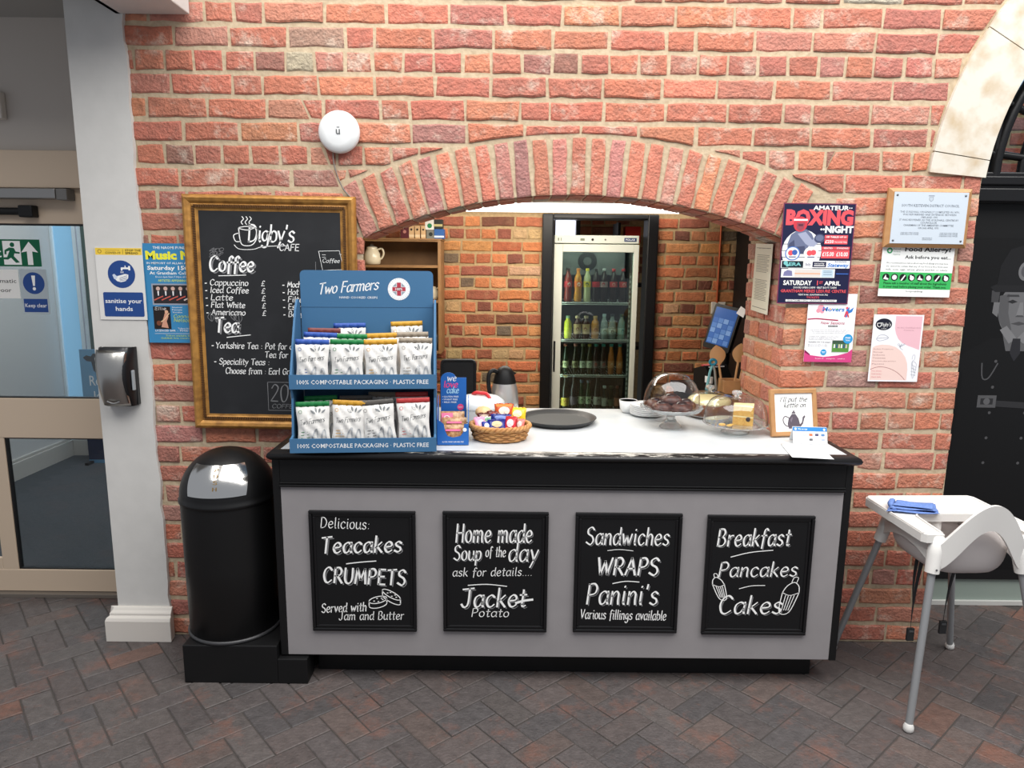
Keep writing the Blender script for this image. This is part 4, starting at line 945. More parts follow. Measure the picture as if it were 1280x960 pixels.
s = Sheet(0.298, 0.215, (240, 242, 240))     # the plaque overlaps its top edge
s.disc(0.10, 0.13, 0.04, (40, 150, 90)); s.disc(0.10, 0.13, 0.02, WHITE)
for i in range(3): s.text(0.15, 0.11+0.05*i, 0.028, ('Food', 'Standards', 'Agency')[i], (110, 150, 130), 'l', 0, 0.10)
s.text(0.63, 0.135, 0.085, 'Food Allergy?', BLACK, 'c', 0.03, 0.64); s.text(0.64, 0.275, 0.062, 'Ask before you eat...', (44, 44, 48), 'c', 0.025, 0.64)
for i, t in enumerate(('We recommend you tell us about any food allergy you may have', 'we cannot be certain that any of our food is free from nuts', 'milk, soya, eggs, wheat, gluten and fish or celery')): s.text(0.50, 0.375+0.062*i, 0.032, t, (70, 74, 74), 'c', 0.005, 0.86)
s.rect(0, 0.535, 1, 0.855, (58, 176, 92))
for i in range(8):
    u = 0.085+0.119*i; s.disc(u, 0.635, 0.050, BLACK)
    k = i % 4
    if k == 0: s.poly([(u-.035, .67), (u-.005, .585), (u+.005, .64), (u+.038, .66), (u+.03, .685)], WHITE)
    elif k == 1: s.disc(u, 0.635, 0.034, (226, 226, 226))
    elif k == 2: s.poly([(u-.03, .69), (u+.02, .585), (u+.034, .60), (u-.012, .70)], WHITE)
    else: s.disc(u+.006, 0.645, 0.03, WHITE); s.disc(u-.012, 0.605, 0.014, WHITE)
s.text(0.5, 0.765, 0.045, 'Please ask a member of staff about the ingredients', (20, 60, 34), 'c', 0.012, 0.88); s.text(0.5, 0.83, 0.045, 'in your meal before placing your order. Thank you.', (20, 60, 34), 'c', 0.012, 0.88)
s.text(0.5, 0.91, 0.034, 'food.gov.uk/allergy', (60, 64, 64), 'c', 0, 0.24)
s.put('allergy_notice', 'white and green food allergy notice below the wooden plaque', 'notice', (1.672, -0.0165, 1.676), R(0.6))

s = Sheet(0.21, 0.284, (236, 236, 240))
s.poly([(0.44, 0.02)]+[(0.44+0.0*0, 0.1), (0.44, 0.2), (0.47, 0.28), (0.53, 0.36), (0.62, 0.42), (0.74, 0.46), (0.86, 0.49), (0.97, 0.52)]+[(0.97, 0.02)], (228, 182, 192))
s.poly([(0.03, 0.98), (0.03, 0.49), (0.10, 0.46), (0.22, 0.445), (0.36, 0.45), (0.5, 0.48), (0.62, 0.545), (0.71, 0.63), (0.76, 0.72), (0.78, 0.82), (0.78, 0.98)], (232, 204, 196))
s.stroke([(0.03, 0.82), (0.13, 0.79), (0.25, 0.78), (0.4, 0.80), (0.55, 0.85), (0.66, 0.91), (0.74, 0.97)], 0.007, (150, 84, 84))
s.disc(0.21, 0.145, 0.165, (24, 26, 42), 0.088); s.hand(0.15, 0.17, 0.05, "Digby's", WHITE, None, align='l', width=0.20); s.stroke([(0.08, 0.13), (0.09, 0.17), (0.14, 0.18), (0.16, 0.13), (0.08, 0.13)], 0.009, WHITE); s.text(0.22, 0.215, 0.014, 'CAFE', WHITE, 'c', 0, 0.1)
s.text(0.72, 0.20, 0.02, 'At the Guildhall Arts', (186, 140, 152), 'c', 0, 0.48); s.text(0.72, 0.235, 0.018, 'Centre', (186, 140, 152), 'c', 0, 0.2)
for i, (t, w) in enumerate((('Jacket Potatoes', 0.40), ('Soup', 0.20), ('Sandwiches', 0.24), ('Toasties', 0.26), ('Homemade cakes and more', 0.48), ('Panini', 0.24))): s.text(0.05, 0.52+0.045*i, 0.018, t, (170, 134, 134), 'l', 0, w)
for i in range(3): s.text(0.06, 0.85+0.045*i, 0.016, ('Hot drinks', 'Cold drinks', 'Open daily')[i], (214, 120, 132), 'l', 0, 0.2)
grey = (150, 156, 170)
s.stroke([(0.09, 0.36), (0.14, 0.31), (0.24, 0.30), (0.33, 0.34), (0.27, 0.37), (0.15, 0.39), (0.09, 0.36), (0.2, 0.345), (0.33, 0.34)], 0.005, grey)
for a in (0, 1, 2): s.stroke([(0.58, 0.475), (0.53+0.07*a, 0.44), (0.56+0.05*a, 0.43), (0.58, 0.475), (0.60, 0.50), (0.64, 0.52)], 0.004, grey)
s.stroke([(0.85, 0.66), (0.86, 0.60), (0.90, 0.60), (0.90, 0.66), (0.85, 0.72), (0.90, 0.95), (0.95, 0.74), (0.86, 0.70), (0.92, 0.86)], 0.004, grey)
for i in range(4): s.stroke([(0.85, 0.74+0.05*i), (0.95, 0.78+0.04*i)], 0.004, grey)
s.put('cafe_menu_poster', 'small pink and white cafe poster with a dark oval badge', 'poster', (1.620, -0.0165, 1.351), R(0.2))

# the long notice stuck inside the arch opening, facing the other jamb
s = Sheet(0.222, 0.308, (226, 222, 204))
s.text(0.5, 0.07, 0.012, 'ALLERGENS NOTICE', (70, 70, 66), 'c', 0, 0.6)
for i in range(12): s.rect(0.14, 0.16+0.022*i, 0.86-0.1*(i % 3 == 2), 0.167+0.022*i, (120, 118, 108))
for i in range(13): s.rect(0.14+0.03*(i % 2), 0.52+0.024*i, 0.84-0.08*(i % 4 == 1), 0.528+0.024*i, (128, 126, 116))
s.rect(0.08, 0.06, 0.92, 0.066, (90, 88, 80)); s.rect(0.08, 0.93, 0.92, 0.938, (90, 88, 80))
s.put('notice', 'cream typed notice on the inner side of the serving opening', 'notice', (OPR-0.0205, 0.255, 1.632), R(2.0), R(-90))

# brass-grey council plaque on a wooden board
pq = thing('council_plaque', 'silver council plaque on a light wooden board above the allergy notice', 'plaque', (1.686, -0.0205, 1.887)); pq.rotation_euler = (0, R(0.3), 0)
M_OAK = mat('pale_oak', (186, 140, 92), 0.45, bump=0.15, scale=22, c2=(170, 122, 78), thr=(0.3, 0.75))
mb = MB(); pw, ph = 0.338, 0.236
mb.add([(-pw/2, 0, -ph/2), (pw/2, 0, -ph/2), (pw/2, 0, ph/2), (-pw/2, 0, ph/2), (-pw/2, -.012, -ph/2), (pw/2, -.012, -ph/2), (pw/2, -.012, ph/2), (-pw/2, -.012, ph/2), (-pw/2+.014, -.022, -ph/2+.014), (pw/2-.014, -.022, -ph/2+.014), (pw/2-.014, -.022, ph/2-.014), (-pw/2+.014, -.022, ph/2-.014)],
       [(0, 3, 2, 1), (8, 9, 10, 11)]+[(i, (i+1) % 4, (i+1) % 4+4, i+4) for i in range(4)]+[(i+4, (i+1) % 4+4, (i+1) % 4+8, i+8) for i in range(4)])
mb.build('board', M_OAK, pq)
s = Sheet(0.300, 0.204, (196, 206, 216), 0.002, 0.32)
dk = (84, 92, 104)
s.poly([(0.47, 0.09), (0.53, 0.09), (0.53, 0.15), (0.50, 0.19), (0.47, 0.15)], (150, 158, 168)); s.poly([(0.478, 0.10), (0.522, 0.10), (0.522, 0.145), (0.50, 0.175), (0.478, 0.145)], (184, 194, 204)); s.rect(0.46, 0.06, 0.54, 0.08, (140, 148, 160))
s.text(0.5, 0.285, 0.05, 'SOUTH KESTEVEN DISTRICT COUNCIL', dk, 'c', 0.01, 0.78)
for i, (t, w) in enumerate((('THE GUILDHALL ORIGINALLY COMPLETED IN 1870,', .80), ('WAS REFURBISHED AND EXTENDED BETWEEN', .72), ('1989 AND 1991', .22), ('IT WAS REOPENED AS THE GUILDHALL CENTRE BY', .80), ('COUNCILLOR', .22), ('CHAIRMAN OF THE AMENITIES COMMITTEE', .68), ('ON 26th APRIL 1991', .28))):
    s.text(0.5, 0.40+0.052*i, 0.036, t, dk, 'c', 0.004, w)
for u, n in ((0.13, 2), (0.66, 3)):
    for i in range(n): s.text(u, 0.80+0.03*i, 0.02, 'CHIEF EXECUTIVE OFFICER', dk, 'l', 0, 0.25)
s.text(0.5, 0.90, 0.02, 'ARCHITECT', dk, 'c', 0, 0.14); s.text(0.5, 0.93, 0.02, 'GRANTHAM', dk, 'c', 0, 0.13)
o = s.mb.build('metal_plate', None, pq, (0, -0.0222, 0))
for sx in (-1, 1):
    for sz in (-1, 1):
        mb = MB(); mb.lathe([(0.0045, 0), (0.0038, 0.002), (0.0001, 0.0028)], 10, mat('screw_grey', (110, 112, 116), 0.3, 0.8), TURN); mb.build('screw', None, o, (sx*0.138, -0.0020, sz*0.090))

# music night poster, half behind the gold frame; sanitiser sign and dispenser on the pillar
BLUE = (58, 132, 180); YEL = (236, 232, 60)
s = Sheet(0.297, 0.412, BLUE)
s.text(0.15, 0.055, 0.026, 'THE NAOMI FUND PRESENTS', WHITE, 'l', 0.012, 0.72)
s.text(0.04, 0.155, 0.078, 'Music Night', YEL, 'l', 0.05, 0.92)
s.text(0.05, 0.205, 0.02, 'IN MEMORY OF ALLAN AND NAOMI', WHITE, 'l', 0.01, 0.80); s.text(0.05, 0.262, 0.04, 'Saturday 15th April', WHITE, 'l', 0.03, 0.86); s.text(0.08, 0.308, 0.03, 'At Grantham College Theatre', WHITE, 'l', 0.02, 0.86)
s.text(0.16, 0.34, 0.017, 'Doors 6pm Start 7.30pm till late - refreshments', WHITE, 'l', 0.005, 0.7); s.text(0.19, 0.38, 0.022, 'ARTISTES APPEARING ON THE NIGHT', (206, 226, 90), 'l', 0.012, 0.72)
s.rect(0.09, 0.40, 0.67, 0.615, (150, 156, 170)); s.rect(0.11, 0.415, 0.65, 0.60, (44, 40, 42))
for i in range(5):
    u = 0.18+0.105*i; s.disc(u, 0.45, 0.028, (206, 172, 160)); s.poly([(u-.04, .55), (u-.035, .48), (u+.035, .48), (u+.04, .55)], (34, 34, 40)); s.poly([(u-.008, .52), (u-.012, .475), (u+.012, .475), (u+.008, .52)], (230, 226, 226)); s.stroke([(u-.06, .565), (u+.0, .545), (u+.07, .525)], 0.012, (196, 92, 80) if i < 4 else (226, 210, 206))
s.rect(0.09, 0.63, 0.33, 0.86, (36, 28, 26)); s.hand(0.11, 0.665, 0.03, 'Ellie', (236, 230, 226), None, align='l', width=0.16)
s.poly([(0.19, 0.84), (0.22, 0.76), (0.25, 0.70), (0.28, 0.68), (0.30, 0.73), (0.27, 0.78), (0.29, 0.85)], (206, 150, 126)); s.disc(0.275, 0.685, 0.025, (220, 170, 140)); s.stroke([(0.16, 0.80), (0.24, 0.76), (0.31, 0.70)], 0.01, (230, 190, 150)); s.disc(0.16, 0.80, 0.035, (120, 70, 50))
for i in range(3): s.text(0.36, 0.645+0.025*i, 0.014, ('Sensational', 'Female', 'Vocalist')[i], WHITE, 'l', 0, 0.14)
s.hand(0.37, 0.745, 0.034, 'Connie', (206, 226, 90), None, align='l', width=0.24); s.hand(0.37, 0.785, 0.034, 'Nelson', (206, 226, 90), None, align='l', width=0.24); s.hand(0.66, 0.775, 0.03, 'Tony Carr', (206, 226, 90), None, align='l', width=0.26)
s.text(0.42, 0.86, 0.016, 'Tickets for the evening £10', WHITE, 'l', 0, 0.42); s.text(0.10, 0.885, 0.02, 'LICENCED BAR  -  FOOD CHARGES APPLY', WHITE, 'l', 0.01, 0.80); s.rect(0.09, 0.905, 0.95, 0.908, WHITE)
s.text(0.24, 0.935, 0.016, 'Tickets available from the venue', (206, 226, 90), 'l', 0, 0.6); s.text(0.17, 0.96, 0.016, 'Guildhall Arts Centre box office', (206, 226, 90), 'l', 0, 0.6)
s.put('music_night_poster', 'bright blue music night poster tucked beside the gold-framed blackboard', 'poster', (-1.386, -0.0165, 1.55), R(-0.2))

s = Sheet(0.196, 0.297, (220, 218, 214), 0.002)
s.rect(0.01, 0.005, 0.99, 0.10, (236, 200, 72)); s.disc(0.10, 0.052, 0.042, (150, 120, 40)); s.disc(0.10, 0.052, 0.028, (236, 200, 72)); s.text(0.22, 0.045, 0.024, 'Coronavirus', (186, 152, 60), 'l', 0.005, 0.30); s.text(0.22, 0.085, 0.028, 'COVID-19', (50, 44, 30), 'l', 0.015, 0.32)
s.rect(0.585, 0.02, 0.592, 0.09, (60, 50, 30)); s.text(0.64, 0.05, 0.028, 'STOP THE', (40, 36, 30), 'l', 0.02, 0.33); s.text(0.64, 0.088, 0.028, 'SPREAD', (40, 36, 30), 'l', 0.02, 0.27)
DB = (36, 70, 134)
s.disc(0.525, 0.365, 0.29, DB)
s.poly([(0.36, 0.42), (0.44, 0.39), (0.60, 0.36), (0.67, 0.37), (0.66, 0.42), (0.60, 0.46), (0.50, 0.475), (0.42, 0.46)], WHITE); s.poly([(0.33, 0.375), (0.37, 0.36), (0.44, 0.40), (0.40, 0.44), (0.36, 0.43)], (200, 210, 226))
for i in range(4): s.stroke([(0.48, 0.415+0.014*i), (0.64, 0.385+0.018*i)], 0.005, DB)
s.poly([(0.53, 0.27), (0.68, 0.27), (0.68, 0.25), (0.72, 0.25), (0.72, 0.31), (0.68, 0.31), (0.68, 0.295), (0.56, 0.295), (0.55, 0.315), (0.52, 0.315), (0.52, 0.28)], WHITE); s.rect(0.605, 0.245, 0.625, 0.275, WHITE)
for i in range(4): s.rect(0.51+0.018*i, 0.325, 0.518+0.018*i, 0.35, WHITE)
s.poly([(0.115, 0.955), (0.10, 0.94), (0.10, 0.63), (0.12, 0.615), (0.93, 0.615), (0.95, 0.63), (0.95, 0.94), (0.93, 0.955)], DB)
s.text(0.525, 0.765, 0.06, 'sanitise your', WHITE, 'c', 0.01, 0.78); s.text(0.525, 0.875, 0.06, 'hands', WHITE, 'c', 0.01, 0.36)
s.put('hand_sanitising_sign', 'white and blue sanitise your hands sign on the white pillar', 'sign', (-1.629, -0.0235, 1.588))

sd = thing('soap_dispenser', 'chrome and black hand sanitiser dispenser on the white pillar', 'dispenser', (-1.656, -0.0225, 1.203))
mb = MB()
mb.surf(lambda u, v: ((u-.5)*0.146*(1-0.10*(1-v)), -(0.012+0.095*(math.sin(math.pi*(0.08+0.84*v))**0.5)*(1-abs(2*u-1)**6)**0.4*(0.75+0.25*v)), -0.125+0.25*v), 14, 14, mat('black_shell', (24, 24, 26), 0.3))
mb.box((-0.068, -0.02, -0.122), (0.068, 0.0, 0.122), mat('black_shell', (24, 24, 26), 0.3)); mb.build('rear_housing', None, sd)
mb = MB(); M_CH2 = mat('brushed_chrome', (180, 178, 174), 0.3, 1.0)
fu = lambda u, v: (-0.004+(u-.5)*0.128*(1-0.13*(1-v)), -(0.016+0.104*(math.sin(math.pi*(0.10+0.80*v))**0.42)*(0.74+0.26*v)*(1-0.32*abs(2*u-1)**3)), -0.120+0.236*v)
mb.surf(fu, 14, 16, M_CH2); o = mb.build('front_cover', None, sd, solid=0.004); o['label'] = 'shiny metal front cover'
mb = MB(); mb.tube(catmull([(-0.028, -0.083, -0.098), (0, -0.086, -0.106), (0.024, -0.083, -0.098)], 6), 0.004, 6, mat('grey_metal', (130, 130, 130), 0.4, 0.6)); mb.build('push_lip', None, sd)
mb = MB(); mb.box((0.066, -0.058, -0.055), (0.0745, -0.040, 0.03), mat('clear_window', (150, 156, 160), 0.2)); mb.build('level_window', None, sd, bevel=0.003)

# signs on the door glass
def glass_sign(s, name, lab, x, z): return s.put(name, lab, 'sign', (x, DY-0.0035, z))
GRN = (0, 92, 60)
s = Sheet(0.36, 0.125, GRN)
s.rect(0.02, 0.06, 0.98, 0.94, GRN)
s.rect(0.515, 0.06, 0.745, 0.94, WHITE); s.disc(0.64, 0.20, 0.03, GRN)
s.poly([(0.60, 0.30), (0.66, 0.32), (0.68, 0.45), (0.73, 0.47), (0.73, 0.53), (0.66, 0.52), (0.65, 0.62), (0.72, 0.85), (0.67, 0.87), (0.61, 0.68), (0.57, 0.75), (0.50, 0.74), (0.50, 0.67), (0.56, 0.66), (0.60, 0.42), (0.56, 0.45), (0.555, 0.56), (0.53, 0.55), (0.535, 0.40)], GRN)
s.poly([(0.86, 0.08), (0.97, 0.48), (0.895, 0.44), (0.895, 0.94), (0.825, 0.94), (0.825, 0.44), (0.75, 0.48)], WHITE)
s.text(0.26, 0.66, 0.36, 'Fire exit', WHITE, 'c', 0.01, 0.46)
glass_sign(s, 'fire_exit_sign', 'green and white running man exit sign on the door glass', -2.398, 1.712)
s = Sheet(0.128, 0.21, (170, 180, 186)); s.disc(0.5, 0.31, 0.40, DB); s.poly([(0.43, 0.14), (0.57, 0.14), (0.535, 0.37), (0.465, 0.37)], WHITE); s.disc(0.5, 0.435, 0.06, WHITE); s.rect(0.06, 0.66, 0.94, 0.96, DB); s.text(0.5, 0.85, 0.085, 'Keep clear', WHITE, 'c', 0.005, 0.80)
glass_sign(s, 'keep_clear_sign', 'blue keep clear sign with an exclamation mark on the door glass', -2.264, 1.532)
s = Sheet(0.25, 0.135, (228, 226, 222)); s.text(0.95, 0.46, 0.14, 'Automatic', BLACK, 'r', 0.005, 0.62); s.text(0.84, 0.78, 0.14, 'Door', BLACK, 'r', 0.005, 0.30)
glass_sign(s, 'automatic_door_sign', 'white automatic door sign at the left edge on the door glass', -2.458, 1.567)

# poster frame on the corridor wall, switch, standing ice cream board, small wall box
fp_ = thing('poster_frame', 'white-framed dark poster on the corridor wall behind the glass door', 'picture frame', (-3.798, 1.66, 1.32), R(90))
mb = MB(); mitred(mb, 0.62, 0.9, [(0, 0), (0, 0.02), (0.045, 0.02), (0.045, 0.008)], M_SK); mb.build('frame', None, fp_)
s = Sheet(0.54, 0.82, (52, 56, 62)); s.text(0.60, 0.40, 0.09, 'THEATRES', WHITE, 'c', 0.01, 0.8); s.rect(0.1, 0.55, 0.9, 0.85, (96, 96, 100)); s.rect(0.1, 0.66, 0.9, 0.70, (52, 56, 62)); s.mb.build('print', None, fp_, (0, -0.004, 0))
ls = thing('light_switch', 'small white light switch on the corridor wall', 'switch', (-3.799, 2.62, 1.35), R(90)); mb = MB(); mb.box((-.05, -.012, -.05), (.05, 0, .05), M_SK); mb.build('plate', None, ls, bevel=.004); mb = MB(); mb.box((-.012, -.018, -.02), (.012, -.01, .02), M_SK); mb.build('rocker', None, ls, bevel=.002)
ab = thing('ice_cream_board', 'tall blue ice cream board with a cow head behind the door glass', 'sign board', (-3.28, 2.72, 0.005)); 
SB = (96, 150, 184)
s = Sheet(0.46, 0.95, SB, 0.02)
s.poly([(0.06, 0.07), (0.12, 0.05), (0.20, 0.06), (0.24, 0.035), (0.36, 0.035), (0.40, 0.06), (0.48, 0.05), (0.54, 0.07), (0.48, 0.10), (0.40, 0.105), (0.37, 0.185), (0.30, 0.21), (0.23, 0.185), (0.20, 0.105), (0.12, 0.10)], BLACK); s.poly([(0.26, 0.07), (0.34, 0.07), (0.32, 0.14), (0.28, 0.14)], WHITE)
s.text(0.56, 0.16, 0.055, 'Farm', NAVY, 'l', 0.02, 0.34); s.text(0.14, 0.31, 0.085, 'Real Dairy', WHITE, 'l', 0.01, 0.80); s.text(0.2, 0.44, 0.08, 'Ice Cream', WHITE, 'l', 0.01, 0.7); s.poly([(0.2, 0.62), (0.25, 0.52), (0.9, 0.52), (0.95, 0.62)], (190, 204, 214)); s.poly([(0.24, 0.62), (0.28, 0.54), (0.87, 0.54), (0.91, 0.62)], SB)
s.rect(0.0, 0.70, 1.0, 0.97, (30, 44, 74)); s.text(0.5, 0.78, 0.05, 'FARM FRESH', WHITE, 'c', 0.01, 0.7)
s.mb.build('board', None, ab, (0, 0, 0.475)); 
for x in (-.22, .19):
    mb = MB(); mb.box((x, -.10, 0), (x+.03, .12, .02)); mb.build('foot', M_BLK, ab)
wb = thing('wall_box', 'small white box on the grey wall above the door header', 'sensor', (-2.37, DY+0.019, 2.37)); mb = MB(); mb.box((-.05, -.04, -.06), (.05, 0, .06), M_SK); mb.build('box_body', None, wb, bevel=.006); mb = MB(); mb.box((-.03, -.044, -.02), (.03, -.038, .03), mat('grey_lens', (130, 132, 134), 0.3)); mb.build('lens', None, wb)

# life-size black and white print of a policeman in the right doorway
pp = thing('policeman_print', 'life-size black and white print of a policeman on the black doorway panel', 'print', (2.39, QY-0.0125, 0.2))
s = Sheet(0.72, 1.62, (10, 10, 11), 0.002, 0.5)
def q(x, z): return ((x+0.36)/0.72, (1.82-z)/1.62)    # metres about the figure's middle, height above floor
def pl_(pts, c): s.poly([q(x, z) for x, z in pts], c)
pl_([(-0.35, 0.25), (-0.34, 0.75), (-0.30, 1.15), (-0.24, 1.29), (-0.12, 1.36), (0.12, 1.36), (0.24, 1.29), (0.30, 1.15), (0.35, 0.25)], (15, 15, 16))
pl_([(-0.30, 0.9), (-0.27, 1.2), (-0.235, 1.2), (-0.25, 0.7)], (10, 10, 11))
pl_([(-0.045, 1.30), (-0.075, 1.40), (0.075, 1.40), (0.045, 1.30)], (90, 90, 92))
face = [(0.105*math.sin(t*2*math.pi/26), 1.50+0.125*math.cos(t*2*math.pi/26)*(1.08 if math.cos(t*2*math.pi/26) < 0 else 1.0)) for t in range(26)]
pl_(face[::-1], (104, 104, 106)); pl_([(-0.105, 1.56), (-0.098, 1.45), (-0.06, 1.385), (-0.03, 1.40), (-0.055, 1.48), (-0.06, 1.57)], (84, 84, 86))
for sx in (-1, 1):
    pl_([(sx*0.115-.014, 1.53), (sx*0.115-.016, 1.48), (sx*0.115+.01, 1.46), (sx*0.115+.014, 1.53)][::1], (110, 110, 112)); pl_([(sx*0.125-.02, 1.585), (sx*0.122-.02, 1.53), (sx*0.12+.012, 1.53), (sx*0.122+.016, 1.585)], (66, 66, 68))
    pl_([(sx*0.042-.024, 1.533), (sx*0.042, 1.524), (sx*0.042+.024, 1.533), (sx*0.042, 1.543)], (40, 40, 42)); pl_([(sx*0.042-.03, 1.556), (sx*0.042+.03, 1.556), (sx*0.042+.026, 1.566), (sx*0.042-.026, 1.566)], (58, 58, 60))
pl_([(-.018, 1.465), (.018, 1.465), (.008, 1.53), (-.006, 1.53)], (120, 120, 122)); pl_([(-.02, 1.462), (.02, 1.462), (.014, 1.47), (-.014, 1.47)], (72, 72, 74)); pl_([(-.038, 1.43), (0, 1.422), (.038, 1.43), (0, 1.44)], (70, 70, 72))
pl_([(-0.155, 1.60), (-0.13, 1.578), (0.13, 1.578), (0.155, 1.60), (0.125, 1.615), (-0.125, 1.615)], (30, 30, 32))
pl_([(-0.125, 1.61), (0.125, 1.61), (0.118, 1.70), (0.08, 1.775), (0.0, 1.80), (-0.08, 1.775), (-0.118, 1.70)], (24, 24, 26))
s.disc(q(0, 1.675)[0], q(0, 1.675)[1], 0.045, (110, 110, 112), 0.027); s.disc(q(0, 1.675)[0], q(0, 1.675)[1], 0.028, (80, 80, 84), 0.017); pl_([(-.012, 1.715), (.012, 1.715), (.008, 1.735), (-.008, 1.735)], (92, 92, 94))
pl_([(-0.085, 1.40), (-0.035, 1.335), (0.0, 1.36), (-0.055, 1.42)], (120, 120, 122)); pl_([(0.085, 1.40), (0.055, 1.42), (0.0, 1.36), (0.035, 1.335)], (120, 120, 122)); pl_([(-.018, 1.36), (.018, 1.36), (.025, 1.29), (0, 1.25), (-.025, 1.29)], (40, 40, 44))
for i in range(5):
    for sx in (-1, 1): s.disc(q(sx*0.085, 1.25-0.125*i)[0], q(sx*0.085, 1.25-0.125*i)[1], 0.010, (78, 78, 80))
for a in ([(-0.15, 1.24), (-0.14, 1.17), (-0.11, 1.17), (-0.075, 1.24)], [(0.15, 1.24), (0.14, 1.17), (0.11, 1.17), (0.075, 1.24)]): s.stroke([q(*p) for p in a], 0.004, (78, 78, 80))
pl_([(-0.15, 1.085), (-0.06, 1.085), (-0.06, 1.025), (-0.15, 1.025)][::-1], (84, 84, 86)); pl_([(-0.135, 1.07), (-0.075, 1.07), (-0.075, 1.04), (-0.135, 1.04)][::-1], (44, 44, 46)); s.disc(q(-0.105, 1.055)[0], q(-0.105, 1.055)[1], 0.022, (92, 92, 94))
pl_([(-0.06, 1.06), (0.30, 1.04), (0.30, 1.01), (-0.06, 1.03)][::-1], (46, 46, 48))
s.mb.build('print_sheet', None, pp, (0, 0, 0.81))

# ------------------------------------------------------------------ crisp display on the counter
M_CARD = mat('blue_card', (66, 110, 148), 0.6, spec=0.3); M_CARDE = mat('dark_blue_card', (54, 88, 120), 0.6, spec=0.3)
M_WP = mat('white_print', (236, 238, 240), 0.6)
ds = thing('crisp_display', 'blue two-tier cardboard crisp display stand on the left of the counter', 'display stand', (-0.560, -0.388, CZ+0.0025), R(4.8))
DW = 0.545; hw = DW/2
side = [(0.0, 0.0), (0.0, 0.055), (0.03, 0.06), (0.05, 0.20), (0.036, 0.238), (0.036, 0.29), (0.10, 0.42), (0.16, 0.53), (0.185, 0.555), (0.20, 0.565), (0.215, 0.565), (0.24, 0.54), (0.24, 0.0)]
for s_ in (-1, 1):
    mb = MB(); mb.prism([(y, z) for y, z in side], lambda u, v, w, s_=s_: (s_*(hw-0.004)+w, u, v), -0.004, 0.004, M_CARD); mb.build('side_panel', None, ds)
mb = MB(); mb.prism(rrect(-hw+.012, 0.0, hw-.012, 0.678, 0.018), lambda u, v, w: (u, 0.236-w, v), 0.0, 0.005, M_CARD); mb.box((-hw+.012, 0.2302, 0.533), (hw-.012, 0.232, 0.5345), M_CARDE); mb.build('header_panel', None, ds)
mb = MB(); mb.box((-hw+.004, 0.002, 0.003), (hw-.004, 0.236, 0.009), M_CARDE); mb.build('shelf', None, ds); mb = MB(); mb.box((-hw+.004, 0.038, 0.236), (hw-.004, 0.236, 0.242), M_CARDE); mb.build('shelf', None, ds)
for k, (y, z) in enumerate(((0.0, 0.0), (0.034, 0.238))):
    mb = MB(); mb.box((-hw-.002, y-.004, z), (hw+.002, y, z+0.055), M_CARD); mb.box((-hw+.006, y, z+.002), (hw-.006, y+.003, z+.053), M_CARDE)
    lip = mb.build('front_lip', None, ds)
    mb = MB(); put_text(mb, '100% COMPOSTABLE PACKAGING · PLASTIC FREE', 0.0, z+0.019, 0.0165, M_WP, -y+0.0045, FR, 'c', 0.008, 0, DW*0.90); mb.build('lettering', None, lip)
mb = MB(); L = []
hand(mb, 'Two Farmers', -0.075, 0.594, 0.042, M_WP, -0.2305, 0.0058, align='c', width=0.235, slant=0.25, rise=0.09, gap=0.5)
put_text(mb, 'HAND COOKED CRISPS', -0.035, 0.568, 0.0085, M_WP, -0.2305, FR, 'c', 0.005, 0, 0.150)
mb.add([FR(x, z, -0.2305) for x, z in circ(0.125, 0.606, 0.044, 32)], [list(range(32))], M_WP)
for a in range(0, 360, 12): 
    if a % 90 not in (0,): put_text(mb, 'I', 0.125+0.037*math.cos(R(a)), 0.606+0.037*math.sin(R(a)), 0.006, mat('seal_grey', (150, 160, 170), .6), -0.2303, FR, 'c', 0, 0, None, 1, R(a-90))
M_SR = mat('seal_red', (176, 52, 70), .6); M_SB = mat('seal_grey', (150, 160, 170), .6)
for a, b, c, d in ((-.026, -.008, .026, .008), (-.008, -.026, .008, .026)): mb.add([FR(0.125+x, 0.606+z, -0.2302) for x, z in ((a, b), (c, b), (c, d), (a, d))], [(0, 1, 2, 3)], M_SR)
for sx in (-1, 1):
    for sz in (-1, 1): mb.add([FR(0.125+sx*x, 0.606+sz*z, -0.2302) for x, z in ((.010, .010), (.025, .010), (.010, .025))], [(0, 1, 2)], M_SB)
put_text(mb, '100%', 0.125, 0.601, 0.010, M_WP, -0.2300, FR, 'c', 0.01)
mb.build('header_print', None, ds)

